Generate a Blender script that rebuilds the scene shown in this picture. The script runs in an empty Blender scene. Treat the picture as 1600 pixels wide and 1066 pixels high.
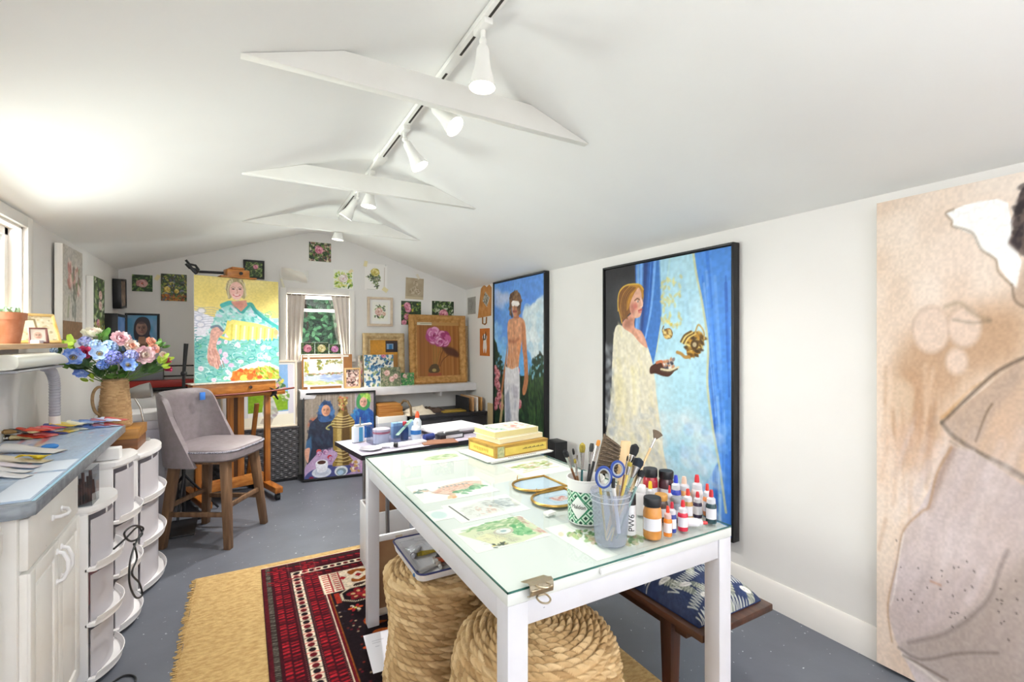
import bpy, bmesh, math, random
import numpy as np
from mathutils import Vector, Matrix, Euler

random.seed(7)
SC = bpy.context.scene
COL = SC.collection
PI = math.pi


# ------------------------------------------------------------------ colours
def c3(h):
 """sRGB colour ('#rrggbb' or 0-255 triple) as a 0-1 sRGB triple"""
 if isinstance(h, str):
  h = h.lstrip('#')
  return tuple(int(h[i:i + 2], 16) / 255 for i in (0, 2, 4))
 return tuple(v / 255 for v in h)


def lin1(c):
 return c / 12.92 if c <= 0.04045 else ((c + 0.055) / 1.055) ** 2.4


def lin(h):
 return tuple(lin1(v) for v in c3(h)) + (1.0,)


# ------------------------------------------------------------------ materials
MATS = {}


def _new(key):
 m = bpy.data.materials.new(key)
 m.use_nodes = True
 nt = m.node_tree
 b = nt.nodes['Principled BSDF']
 return m, nt, b


def mat(key, col, rough=0.5, metal=0.0, col2=None, scale=8.0, stretch=(1, 1, 1), detail=4.0, lo=0.35, hi=0.65,
  bump=0.0, bscale=None, trans=0.0, ior=1.45, alpha=1.0, emit=None, estr=0.0, coat=0.0, spec=0.5, spots=None):
 """principled material; col2 adds a procedural noise mix, spots=(colour, scale, threshold) adds specks"""
 if key in MATS:
  return MATS[key]
 m, nt, b = _new(key)
 N, L = nt.nodes.new, nt.links.new
 b.inputs['Base Color'].default_value = lin(col)
 b.inputs['Roughness'].default_value = rough
 b.inputs['Metallic'].default_value = metal
 b.inputs['Specular IOR Level'].default_value = spec
 b.inputs['IOR'].default_value = ior
 b.inputs['Transmission Weight'].default_value = trans
 b.inputs['Alpha'].default_value = alpha
 b.inputs['Coat Weight'].default_value = coat
 if emit:
  b.inputs['Emission Color'].default_value = lin(emit)
  b.inputs['Emission Strength'].default_value = estr
 tc = mp = None
 if col2 or bump or spots:
  tc = N('ShaderNodeTexCoord')
  mp = N('ShaderNodeMapping')
  mp.inputs['Scale'].default_value = stretch
  L(tc.outputs['Object'], mp.inputs['Vector'])
 out = None
 if col2:
  no = N('ShaderNodeTexNoise')
  no.inputs['Scale'].default_value = scale
  no.inputs['Detail'].default_value = detail
  L(mp.outputs['Vector'], no.inputs['Vector'])
  rp = N('ShaderNodeValToRGB')
  rp.color_ramp.elements[0].position = lo
  rp.color_ramp.elements[1].position = hi
  rp.color_ramp.elements[0].color = lin(col)
  rp.color_ramp.elements[1].color = lin(col2)
  L(no.outputs['Fac'], rp.inputs['Fac'])
  out = rp.outputs['Color']
 if spots:
  for sc_, (scol, sscale, th) in enumerate(spots):
   n2 = N('ShaderNodeTexNoise')
   n2.inputs['Scale'].default_value = sscale
   n2.inputs['Detail'].default_value = 3
   L(tc.outputs['Object'], n2.inputs['Vector'])
   r2 = N('ShaderNodeValToRGB')
   r2.color_ramp.elements[0].position = th
   r2.color_ramp.elements[1].position = th + 0.015
   L(n2.outputs['Fac'], r2.inputs['Fac'])
   mx = N('ShaderNodeMix')
   mx.data_type = 'RGBA'
   if out:
    L(out, mx.inputs['A'])
   else:
    mx.inputs['A'].default_value = lin(col)
   mx.inputs['B'].default_value = lin(scol)
   L(r2.outputs['Color'], mx.inputs['Factor'])
   out = mx.outputs['Result']
 if out:
  L(out, b.inputs['Base Color'])
 if bump:
  nb = N('ShaderNodeTexNoise')
  nb.inputs['Scale'].default_value = bscale or scale
  nb.inputs['Detail'].default_value = 4
  L(mp.outputs['Vector'], nb.inputs['Vector'])
  bp = N('ShaderNodeBump')
  bp.inputs['Strength'].default_value = bump
  bp.inputs['Distance'].default_value = 0.01
  L(nb.outputs['Fac'], bp.inputs['Height'])
  L(bp.outputs['Normal'], b.inputs['Normal'])
 MATS[key] = m
 return m


def wood(key, dark, light, axis='X', rough=0.45, scale=1.0, coat=0.0):
 st = {'X': (1.2, 18, 18), 'Y': (18, 1.2, 18), 'Z': (18, 18, 1.2)}[axis]
 return mat(key, dark, rough, col2=light, scale=2.2 * scale, stretch=st, detail=6, lo=0.3, hi=0.7, bump=0.08, coat=coat)


def attr_mat(key, rough=0.55, bump=0.15, bscale=160, spec=0.3):
 """colour comes from the mesh's painted colour attribute (artwork pigment)"""
 if key in MATS:
  return MATS[key]
 m, nt, b = _new(key)
 N, L = nt.nodes.new, nt.links.new
 at = N('ShaderNodeAttribute')
 at.attribute_name = 'pigment'
 L(at.outputs['Color'], b.inputs['Base Color'])
 b.inputs['Roughness'].default_value = rough
 b.inputs['Specular IOR Level'].default_value = spec
 if bump:
  tc = N('ShaderNodeTexCoord')
  nb = N('ShaderNodeTexNoise')
  nb.inputs['Scale'].default_value = bscale
  L(tc.outputs['Object'], nb.inputs['Vector'])
  bp = N('ShaderNodeBump')
  bp.inputs['Strength'].default_value = bump
  bp.inputs['Distance'].default_value = 0.004
  L(nb.outputs['Fac'], bp.inputs['Height'])
  L(bp.outputs['Normal'], b.inputs['Normal'])
 MATS[key] = m
 return m


def glass(key, tint='#ffffff', rough=0.02, ior=1.45):
 """thin clear glass or plastic: mostly see-through with fresnel reflection"""
 if key in MATS:
  return MATS[key]
 m, nt, b = _new(key)
 N, L = nt.nodes.new, nt.links.new
 nt.nodes.remove(b)
 o = nt.nodes['Material Output']
 tr = N('ShaderNodeBsdfTransparent')
 tr.inputs['Color'].default_value = lin(tint)
 gl = N('ShaderNodeBsdfGlossy')
 gl.inputs['Roughness'].default_value = rough
 fr = N('ShaderNodeFresnel')
 fr.inputs['IOR'].default_value = ior
 mx = N('ShaderNodeMixShader')
 ge = N('ShaderNodeNewGeometry')
 ff = N('ShaderNodeMath')
 ff.operation = 'SUBTRACT'
 ff.inputs[0].default_value = 1.0
 L(ge.outputs['Backfacing'], ff.inputs[1])
 fm = N('ShaderNodeMath')
 fm.operation = 'MULTIPLY'
 L(fr.outputs['Fac'], fm.inputs[0])
 L(ff.outputs['Value'], fm.inputs[1])
 L(fm.outputs['Value'], mx.inputs['Fac'])
 L(tr.outputs['BSDF'], mx.inputs[1])
 L(gl.outputs['BSDF'], mx.inputs[2])
 L(mx.outputs['Shader'], o.inputs['Surface'])
 MATS[key] = m
 return m


def frosted(key, col, clear=0.5, rough=0.3):
 """milky translucent plastic: a mix of transparent, translucent and plain plastic"""
 if key in MATS:
  return MATS[key]
 m, nt, b = _new(key)
 N, L = nt.nodes.new, nt.links.new
 b.inputs['Base Color'].default_value = lin(col)
 b.inputs['Roughness'].default_value = rough
 o = nt.nodes['Material Output']
 tr = N('ShaderNodeBsdfTransparent')
 tr.inputs['Color'].default_value = lin(col)
 mx = N('ShaderNodeMixShader')
 mx.inputs['Fac'].default_value = clear
 L(b.outputs['BSDF'], mx.inputs[1])
 L(tr.outputs['BSDF'], mx.inputs[2])
 L(mx.outputs['Shader'], o.inputs['Surface'])
 MATS[key] = m
 return m


# ------------------------------------------------------------------ mesh building
class MB:
 def __init__(s):
  s.bm = bmesh.new()

 def _tx(s, verts, M):
  if M is not None:
   bmesh.ops.transform(s.bm, matrix=M, verts=verts)

 def box(s, x0, x1, y0, y1, z0, z1, bev=0.0, M=None, seg=2):
  t = bmesh.new()
  vs = [t.verts.new((x, y, z)) for x in (x0, x1) for y in (y0, y1) for z in (z0, z1)]
  for f in ((0, 1, 3, 2), (4, 6, 7, 5), (0, 4, 5, 1), (2, 3, 7, 6), (0, 2, 6, 4), (1, 5, 7, 3)):
   t.faces.new([vs[i] for i in f])
  if bev > 0:
   bmesh.ops.bevel(t, geom=list(t.edges), offset=bev, segments=seg, affect='EDGES', profile=0.5)
  s._merge(t, M)
  return s

 def _merge(s, t, M=None):
  if M is not None:
   bmesh.ops.transform(t, matrix=M, verts=list(t.verts))
  t.verts.index_update()
  nv = [s.bm.verts.new(v.co) for v in t.verts]
  for f in t.faces:
   try:
    s.bm.faces.new([nv[v.index] for v in f.verts])
   except ValueError:
    pass
  t.free()

 def hexa(s, a, b, bev=0.0):
  """solid between two quads of four points each"""
  t = bmesh.new()
  va = [t.verts.new(p) for p in a]
  vb = [t.verts.new(p) for p in b]
  t.faces.new(va[::-1])
  t.faces.new(vb)
  for i in range(4):
   j = (i + 1) % 4
   t.faces.new((va[i], va[j], vb[j], vb[i]))
  if bev:
   bmesh.ops.bevel(t, geom=list(t.edges), offset=bev, segments=2, affect='EDGES', profile=0.5)
  s._merge(t)
  return s

 def leg(s, p0, p1, a0, b0, a1=None, b1=None, rz=0.0, bev=0.003):
  """straight square leg from p0 to p1, half sizes (a, b) at each end, turned by rz"""
  a1 = a0 if a1 is None else a1
  b1 = b0 if b1 is None else b1
  R = Matrix.Rotation(rz, 3, 'Z')
  q = lambda p, a, b: [Vector(p) + R @ Vector((x * a, y * b, 0)) for x, y in ((-1, -1), (1, -1), (1, 1), (-1, 1))]
  return s.hexa(q(p0, a0, b0), q(p1, a1, b1), bev)

 def bar(s, p0, p1, w, h, up=(0, 0, 1), bev=0.002):
  """rectangular bar from p0 to p1, width w across and height h along up"""
  p0, p1 = Vector(p0), Vector(p1)
  d = (p1 - p0).normalized()
  sd = d.cross(Vector(up)).normalized()
  u = sd.cross(d).normalized()
  q = lambda p: [p + sd * (x * w / 2) + u * (y * h / 2) for x, y in ((-1, -1), (1, -1), (1, 1), (-1, 1))]
  return s.hexa(q(p0), q(p1), bev)

 def tube(s, pts, r, n=10, closed=False, flat=1.0, caps=True):
  pts = [Vector(p) for p in pts]
  k = len(pts)
  rs = r if isinstance(r, (list, tuple)) else [r] * k
  rings = []
  prev = None
  for i, p in enumerate(pts):
   a = pts[(i - 1) % k] if (closed or i > 0) else p
   b = pts[(i + 1) % k] if (closed or i < k - 1) else p
   d = (b - a).normalized()
   if prev is None:
    ref = Vector((0, 0, 1)) if abs(d.z) < 0.9 else Vector((1, 0, 0))
    x = d.cross(ref).normalized()
   else:
    x = (prev - d * prev.dot(d)).normalized()
   prev = x
   y = d.cross(x)
   rings.append([s.bm.verts.new(p + (x * math.cos(t) + y * math.sin(t) * flat) * rs[i]) for t in [2 * PI * j / n for j in range(n)]])
  m = k if closed else k - 1
  for i in range(m):
   A, B = rings[i], rings[(i + 1) % k]
   for j in range(n):
    s.bm.faces.new((A[j], A[(j + 1) % n], B[(j + 1) % n], B[j]))
  if not closed and caps:
   s.bm.faces.new(rings[0][::-1])
   s.bm.faces.new(rings[-1])
  return s

 def cyl(s, p0, p1, r0, r1=None, n=20):
  return s.tube([p0, p1], [r0, r0 if r1 is None else r1], n)

 def lathe(s, prof, n=32, M=None, a0=0.0, a1=2 * PI):
  full = abs(a1 - a0 - 2 * PI) < 1e-6
  cnt = n if full else n + 1
  rings = []
  new = []
  for r, z in prof:
   if r < 1e-6:
    v = s.bm.verts.new((0, 0, z))
    rings.append([v] * cnt)
    new.append(v)
   else:
    ring = [s.bm.verts.new((r * math.cos(a0 + (a1 - a0) * j / n), r * math.sin(a0 + (a1 - a0) * j / n), z)) for j in range(cnt)]
    rings.append(ring)
    new += ring
  for A, B in zip(rings, rings[1:]):
   for j in range(n):
    k = (j + 1) % cnt if full else j + 1
    f = []
    for v in (A[j], A[k], B[k], B[j]):
     if v not in f:
      f.append(v)
    if len(f) > 2:
     try:
      s.bm.faces.new(f)
     except ValueError:
      pass
  s._tx(new, M)
  return s

 def prism(s, poly, z0, z1, M=None, bev=0.0):
  t = bmesh.new()
  a = [t.verts.new((x, y, z0)) for x, y in poly]
  b = [t.verts.new((x, y, z1)) for x, y in poly]
  t.faces.new(a[::-1])
  t.faces.new(b)
  k = len(poly)
  for i in range(k):
   j = (i + 1) % k
   t.faces.new((a[i], a[j], b[j], b[i]))
  if bev:
   bmesh.ops.bevel(t, geom=list(t.edges), offset=bev, segments=2, affect='EDGES', profile=0.5)
  s._merge(t, M)
  return s

 def ball(s, c, r, sc=(1, 1, 1), n=12, M=None):
  t = bmesh.new()
  bmesh.ops.create_uvsphere(t, u_segments=n, v_segments=max(6, n * 2 // 3), radius=r)
  bmesh.ops.transform(t, matrix=Matrix.Translation(c) @ (M or Matrix()) @ Matrix.Diagonal((sc[0], sc[1], sc[2], 1)), verts=list(t.verts))
  s._merge(t)
  return s

 def surf(s, nu, nv, fn, closed_u=False, thick=0.0):
  """parametric sheet fn(u, v) -> point, u and v in 0..1"""
  g = []
  for j in range(nv + 1):
   g.append([s.bm.verts.new(fn(i / nu, j / nv)) for i in range(nu + (0 if closed_u else 1))])
  k = len(g[0])
  fs = []
  for j in range(nv):
   for i in range(nu):
    fs.append(s.bm.faces.new((g[j][i], g[j][(i + 1) % k], g[j + 1][(i + 1) % k], g[j + 1][i])))
  if thick:
   bmesh.ops.recalc_face_normals(s.bm, faces=fs)
   bmesh.ops.solidify(s.bm, geom=fs, thickness=thick)
  return s

 def face(s, pts):
  s.bm.faces.new([s.bm.verts.new(p) for p in pts])
  return s


def link(o, parent=None, world=True):
 COL.objects.link(o)
 if parent is not None:
  o.parent = parent
  if world and parent.type == 'EMPTY':
   o.matrix_parent_inverse = parent.matrix_basis.inverted()
 return o


def obj(name, mb, m, parent=None, smooth=38, label=None, world=True):
 me = bpy.data.meshes.new(name)
 bmesh.ops.recalc_face_normals(mb.bm, faces=list(mb.bm.faces))
 mb.bm.to_mesh(me)
 mb.bm.free()
 if smooth:
  me.polygons.foreach_set('use_smooth', [True] * len(me.polygons))
  me.set_sharp_from_angle(angle=math.radians(smooth))
 me.materials.append(m)
 o = bpy.data.objects.new(name, me)
 link(o, parent, world)
 if label:
  o['label'] = label
 return o


def tag(o, label, cat, group=None):
 o['label'] = label
 o['category'] = cat
 if group:
  o['group'] = group
 return o


def thing(name, label, cat, loc=(0, 0, 0), rz=0.0, group=None, rot=None):
 o = bpy.data.objects.new(name, None)
 o.empty_display_size = 0.05
 COL.objects.link(o)
 o.location = loc
 o.rotation_euler = rot if rot else (0, 0, rz)
 o.matrix_basis = Matrix.LocRotScale(Vector(loc), Euler(o.rotation_euler), None)
 return tag(o, label, cat, group)


def struct(name, mb, m, parent=None, smooth=38):
 o = obj(name, mb, m, parent, smooth)
 if parent is None:
  o['kind'] = 'structure'
 return o


def dup(root, loc, rot=None, label=None, group=None, scale=None):
 """copy of a thing with copies of its parts and sub-parts"""
 r = root.copy()
 COL.objects.link(r)
 r.location = loc
 if rot is not None:
  r.rotation_euler = rot
 if scale is not None:
  r.scale = scale
 if label:
  r['label'] = label
 if group:
  r['group'] = group
 for ch in list(root.children):
  k = ch.copy()
  COL.objects.link(k)
  k.parent = r
  for g in list(ch.children):
   d = g.copy()
   COL.objects.link(d)
   d.parent = k
 return r


# placing axes: wall pictures are modelled in local X (right), Z (up), facing local -Y
RZ_BACK, RZ_RIGHT, RZ_LEFT = 0.0, -PI / 2, PI / 2


def T(loc, rz=0.0, tilt=0.0):
 return Matrix.Translation(loc) @ Matrix.Rotation(rz, 4, 'Z') @ Matrix.Rotation(tilt, 4, 'X')


# ------------------------------------------------------------------ painter: brush work for the pictures in the room
def value_noise(h, w, sx, sy, rng):
 """smooth noise with about sx by sy cells over the sheet, 0-1"""
 nx, ny = max(2, int(sx) + 2), max(2, int(sy) + 2)
 g = rng.random((ny, nx))
 y = np.linspace(0, sy, h, endpoint=False)
 x = np.linspace(0, sx, w, endpoint=False)
 yi, xi = y.astype(int), x.astype(int)
 fy, fx = y - yi, x - xi
 fy = (fy * fy * (3 - 2 * fy))[:, None]
 fx = (fx * fx * (3 - 2 * fx))[None, :]
 yi = np.clip(yi, 0, ny - 2)
 xi = np.clip(xi, 0, nx - 2)
 a = g[yi][:, xi]
 b = g[yi][:, xi + 1]
 c = g[yi + 1][:, xi]
 d = g[yi + 1][:, xi + 1]
 return (a * (1 - fx) + b * fx) * (1 - fy) + (c * (1 - fx) + d * fx) * fy


def catmull(pts, closed=True, k=6):
 out = []
 n = len(pts)
 for i in range(n if closed else n - 1):
  p = [pts[(i + j - 1) % n] if closed else pts[min(max(i + j - 1, 0), n - 1)] for j in range(4)]
  for s in range(k):
   t = s / k
   q = []
   for d in (0, 1):
    a, b, c, e = (v[d] for v in p)
    q.append(0.5 * (2 * b + (c - a) * t + (2 * a - 5 * b + 4 * c - e) * t * t + (3 * b - a - 3 * c + e) * t ** 3))
   out.append(tuple(q))
 if not closed:
  out.append(pts[-1])
 return out


def catmull3(p, k=6):
 a, b = catmull([(q[0], q[1]) for q in p], False, k), catmull([(q[0], q[2]) for q in p], False, k)
 return [(u[0], u[1], w[1]) for u, w in zip(a, b)]


def closed3(p, k=4):
 a, b = catmull([(q[0], q[1]) for q in p], True, k), catmull([(q[0], q[2]) for q in p], True, k)
 return [(u[0], u[1], w[1]) for u, w in zip(a, b)]


def blur2(m, r):
 if r < 0.5:
  return m
 k = int(round(r))
 for _ in range(2):
  for ax in (0, 1):
   p = np.pad(m, [(k, k) if a == ax else (0, 0) for a in (0, 1)], mode='edge')
   cs = np.cumsum(p, axis=ax)
   z = np.zeros_like(np.take(cs, [0], axis=ax))
   cs = np.concatenate([z, cs], axis=ax)
   n = m.shape[ax]
   w = 2 * k + 1
   m = (np.take(cs, range(w, w + n), axis=ax) - np.take(cs, range(0, n), axis=ax)) / w
 return m


class Art:
 def __init__(s, w, h, bg='#ffffff', seed=1):
  s.w, s.h = w, h
  s.a = np.ones((h, w, 3)) * np.array(c3(bg))
  s.rng = np.random.default_rng(seed)

 def C(s, c):
  return np.array(c3(c))

 def polymask(s, pts):
  P = np.array(pts, float) * (s.w, s.h)
  x0, x1 = int(max(0, math.floor(P[:, 0].min()) - 1)), int(min(s.w, math.ceil(P[:, 0].max()) + 2))
  y0, y1 = int(max(0, math.floor(P[:, 1].min()) - 1)), int(min(s.h, math.ceil(P[:, 1].max()) + 2))
  if x1 <= x0 or y1 <= y0:
   return None
  acc = np.zeros((y1 - y0, x1 - x0))
  for oy in (0.17, 0.5, 0.83):
   for ox in (0.17, 0.5, 0.83):
    X = np.arange(x0, x1)[None, :] + ox
    Y = np.arange(y0, y1)[:, None] + oy
    ins = np.zeros((y1 - y0, x1 - x0), bool)
    for i in range(len(P)):
     (ax, ay), (bx, by) = P[i], P[i - 1]
     if ay == by:
      continue
     cr = (ay > Y) != (by > Y)
     ins ^= cr & (X < (bx - ax) * (Y - ay) / (by - ay) + ax)
    acc += ins
  return x0, x1, y0, y1, acc / 9

 def _put(s, x0, x1, y0, y1, m, col):
  m = m[..., None]
  s.a[y0:y1, x0:x1] = s.a[y0:y1, x0:x1] * (1 - m) + col * m

 def full(s, pts):
  m = np.zeros((s.h, s.w))
  r = s.polymask(pts)
  if r:
   m[r[2]:r[3], r[0]:r[1]] = r[4]
  return m

 def poly(s, pts, col, alpha=1.0, blur=0, smooth=False, col2=None, mott=0.0):
  """filled shape; col2 mixes a second pigment in by soft noise, mott adds brush mottling"""
  if smooth:
   pts = catmull(pts)
  r = s.polymask(pts)
  if r is None:
   return s
  x0, x1, y0, y1, m = r
  if blur:
   k = int(blur * 2) + 1
   X0, X1, Y0, Y1 = max(0, x0 - k), min(s.w, x1 + k), max(0, y0 - k), min(s.h, y1 + k)
   M = np.zeros((Y1 - Y0, X1 - X0))
   M[y0 - Y0:y1 - Y0, x0 - X0:x1 - X0] = m
   m = blur2(M, blur)
   x0, x1, y0, y1 = X0, X1, Y0, Y1
  colr = s.C(col)
  if col2:
   n = value_noise(y1 - y0, x1 - x0, (x1 - x0) / 9, (y1 - y0) / 9, s.rng)[..., None]
   colr = colr * (1 - n) + s.C(col2) * n
  if mott:
   n = value_noise(y1 - y0, x1 - x0, (x1 - x0) / 4, (y1 - y0) / 4, s.rng)[..., None]
   colr = np.clip(colr * (1 + mott * (n - 0.5) * 2), 0, 1)
  s._put(x0, x1, y0, y1, m * alpha, colr)
  return s

 def rect(s, u0, v0, u1, v1, col, **k):
  return s.poly([(u0, v0), (u1, v0), (u1, v1), (u0, v1)], col, **k)

 def ell(s, u, v, ru, rv, col, ang=0.0, alpha=1.0, soft=1.0):
  cx, cy, rx, ry = u * s.w, v * s.h, max(ru * s.w, 0.3), max(rv * s.h, 0.3)
  R = max(rx, ry) + 2
  x0, x1, y0, y1 = int(max(0, cx - R)), int(min(s.w, cx + R + 1)), int(max(0, cy - R)), int(min(s.h, cy + R + 1))
  if x1 <= x0 or y1 <= y0:
   return s
  X = np.arange(x0, x1)[None, :] + 0.5 - cx
  Y = np.arange(y0, y1)[:, None] + 0.5 - cy
  ca, sa = math.cos(ang), math.sin(ang)
  d = np.sqrt(((X * ca + Y * sa) / rx) ** 2 + ((-X * sa + Y * ca) / ry) ** 2)
  m = np.clip((1 - d) * min(rx, ry) / soft + 0.5, 0, 1) * alpha
  s._put(x0, x1, y0, y1, m, s.C(col))
  return s

 def stroke(s, pts, wd, col, alpha=1.0, smooth=True, soft=1.0):
  """brush line, wd = width as a share of the sheet's width"""
  if smooth and len(pts) > 2:
   pts = catmull(pts, False, 5)
  P = np.array(pts, float) * (s.w, s.h)
  hw = max(wd * s.w / 2, 0.35)
  R = hw + 2
  x0, x1 = int(max(0, P[:, 0].min() - R)), int(min(s.w, P[:, 0].max() + R + 1))
  y0, y1 = int(max(0, P[:, 1].min() - R)), int(min(s.h, P[:, 1].max() + R + 1))
  if x1 <= x0 or y1 <= y0:
   return s
  X = np.arange(x0, x1)[None, :] + 0.5
  Y = np.arange(y0, y1)[:, None] + 0.5
  D = np.full((y1 - y0, x1 - x0), 1e9)
  for (ax, ay), (bx, by) in zip(P, P[1:]):
   dx, dy = bx - ax, by - ay
   L2 = dx * dx + dy * dy or 1e-9
   t = np.clip(((X - ax) * dx + (Y - ay) * dy) / L2, 0, 1)
   D = np.minimum(D, np.hypot(X - ax - t * dx, Y - ay - t * dy))
  s._put(x0, x1, y0, y1, np.clip((hw - D) / soft + 0.5, 0, 1) * alpha, s.C(col))
  return s

 def dabs(s, region, cols, n, size, aspect=2.0, ang=None, jit=0.6, alpha=0.8):
  """n brush dabs inside region (polygon, None = whole sheet); size in sheet widths (lo, hi)"""
  reg = None
  if region is not None:
   P = np.array(region)
   lo, hi = P.min(0), P.max(0)
   reg = s.full(region)
  else:
   lo, hi = np.zeros(2), np.ones(2)
  k = 0
  tries = 0
  while k < n and tries < n * 6:
   tries += 1
   u, v = lo + (hi - lo) * s.rng.random(2)
   if reg is not None:
    yy, xx = min(s.h - 1, max(0, int(v * s.h))), min(s.w - 1, max(0, int(u * s.w)))
    if reg[yy, xx] < 0.5:
     continue
   sz = size[0] + (size[1] - size[0]) * s.rng.random()
   a = (s.rng.random() * PI if ang is None else ang + (s.rng.random() - 0.5) * 2 * jit)
   s.ell(u, v, sz, sz * s.w / s.h / aspect, cols[s.rng.integers(len(cols))], a, alpha, 1.2)
   k += 1
  return s

 def wash(s, cols, cells, amt=0.6, region=None):
  """cloudy wash of pigments over the sheet or a shape"""
  m = np.ones((s.h, s.w)) if region is None else s.full(region)
  for c in cols:
   n = value_noise(s.h, s.w, cells, cells * s.h / s.w, s.rng)
   n = np.clip((n - 0.35) * 2.2, 0, 1) * amt * m
   s._put(0, s.w, 0, s.h, n, s.C(c))
  return s

 def grain(s, amt=0.05, cx=40, cy=40):
  n = value_noise(s.h, s.w, cx, cy, s.rng)[..., None]
  s.a = np.clip(s.a * (1 + amt * (n - 0.5) * 2), 0, 1)
  return s

 def rose(s, u, v, r, pal, squash=1.0, petals=6):
  """a bloom: rings of petals from the outside in; pal = dark, mid, light, heart"""
  ar = s.w / s.h
  for ring, rr in enumerate((1.0, 0.74, 0.5, 0.3)):
   k = petals - ring
   o = s.rng.random() * 6.28
   for i in range(max(3, k)):
    a = o + 2 * PI * i / max(3, k)
    pr = r * rr * 0.62
    cu, cv = u + math.cos(a) * pr, v + math.sin(a) * pr * ar * squash
    base = pal[min(2, (i + ring) % 3)]
    s.ell(cu, cv, r * rr * 0.5, r * rr * 0.38 * ar * squash, pal[0], a + PI / 2, 0.75)
    s.ell(cu + r * 0.04, cv - r * 0.05 * ar, r * rr * 0.44, r * rr * 0.3 * ar * squash, base, a + PI / 2, 0.95)
  s.ell(u, v, r * 0.16, r * 0.14 * ar, pal[3], 0, 0.9)
  return s

 def face(s, u, v, r, skin, shade, hair=None, turn=0.0, lips='#b5605a', eye='#3a3532'):
  """simple portrait head about 2r wide"""
  ar = s.w / s.h
  s.ell(u, v, r, r * 1.32 * ar, skin)
  s.ell(u + r * 0.45 * (1 if turn >= 0 else -1), v + r * 0.15 * ar, r * 0.5, r * 1.0 * ar, shade, 0, 0.45, 3)
  for k in (-1, 1):
   eu = u + (k * 0.4 + turn * 0.2) * r
   s.ell(eu, v - r * 0.12 * ar, r * 0.2, r * 0.13 * ar, shade, 0, 0.7)
   s.ell(eu, v - r * 0.11 * ar, r * 0.12, r * 0.1 * ar, eye, 0, 0.95)
   s.stroke([(eu - r * 0.25, v - r * 0.3 * ar), (eu, v - r * 0.38 * ar), (eu + r * 0.25, v - r * 0.3 * ar)], r * 0.1, eye, 0.6)
  s.stroke([(u + turn * r * 0.2, v - r * 0.1 * ar), (u + r * 0.16 + turn * r * 0.2, v + r * 0.32 * ar), (u + turn * r * 0.2, v + r * 0.36 * ar)], r * 0.12, shade, 0.9)
  s.stroke([(u - r * 0.35 + turn * r * 0.2, v + r * 0.66 * ar), (u + turn * r * 0.2, v + r * 0.74 * ar), (u + r * 0.35 + turn * r * 0.2, v + r * 0.64 * ar)], r * 0.16, lips, 0.9)
  return s


def sheet(name, art, w, h, depth, m, parent=None, edge='#f1eee8', M=None, zfun=None, label=None, loc_world=True):
 """painted sheet or stretched canvas: front face in local XZ facing -Y, centred in X, bottom at Z=0, depth towards +Y.
 the brush work is a mesh colour attribute on the front face"""
 a = art.a if isinstance(art, Art) else art
 H, W = a.shape[:2]
 xs = np.linspace(-w / 2, w / 2, W)
 zs = np.linspace(h, 0, H)
 X, Z = np.meshgrid(xs, zs)
 Y = np.zeros_like(X) if zfun is None else zfun(X, Z)
 co = np.stack([X, Y, Z], -1).reshape(-1, 3)
 cl = np.concatenate([np.where(a <= 0.04045, a / 12.92, ((a + 0.055) / 1.055) ** 2.4).reshape(-1, 3), np.ones((H * W, 1))], 1)
 idx = np.arange(H * W).reshape(H, W)
 q = np.stack([idx[1:, :-1], idx[1:, 1:], idx[:-1, 1:], idx[:-1, :-1]], -1).reshape(-1, 4)
 # body of the sheet: rim ring at the front and a back face
 rim = np.concatenate([idx[0, :], idx[1:, -1], idx[-1, -2::-1], idx[-2:0:-1, 0]])
 k = len(rim)
 n0 = H * W
 fr = co[rim].copy()
 bk = fr + np.array([0, depth, 0])
 co = np.concatenate([co, fr, bk])
 e = np.tile(np.array(lin(edge)), (2 * k, 1))
 cl = np.concatenate([cl, e])
 r = np.arange(k)
 side = np.stack([n0 + r, n0 + (r + 1) % k, n0 + k + (r + 1) % k, n0 + k + r], -1)
 me = bpy.data.meshes.new(name)
 nq = len(q) + len(side)
 me.vertices.add(len(co))
 me.vertices.foreach_set('co', co.ravel().astype(np.float32))
 back = (n0 + k + r)[::-1]
 loops = np.concatenate([q.ravel(), side.ravel(), back])
 me.loops.add(len(loops))
 me.loops.foreach_set('vertex_index', loops.astype(np.int32))
 me.polygons.add(nq + 1)
 st = np.concatenate([np.arange(nq) * 4, [nq * 4]])
 me.polygons.foreach_set('loop_start', st.astype(np.int32))
 me.update(calc_edges=True)
 me.validate()
 at = me.color_attributes.new('pigment', 'FLOAT_COLOR', 'POINT')
 at.data.foreach_set('color', cl.ravel().astype(np.float32))
 me.materials.append(m)
 if M is not None:
  me.transform(M)
 o = bpy.data.objects.new(name, me)
 link(o, parent, loc_world)
 if label:
  o['label'] = label
 return o


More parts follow.
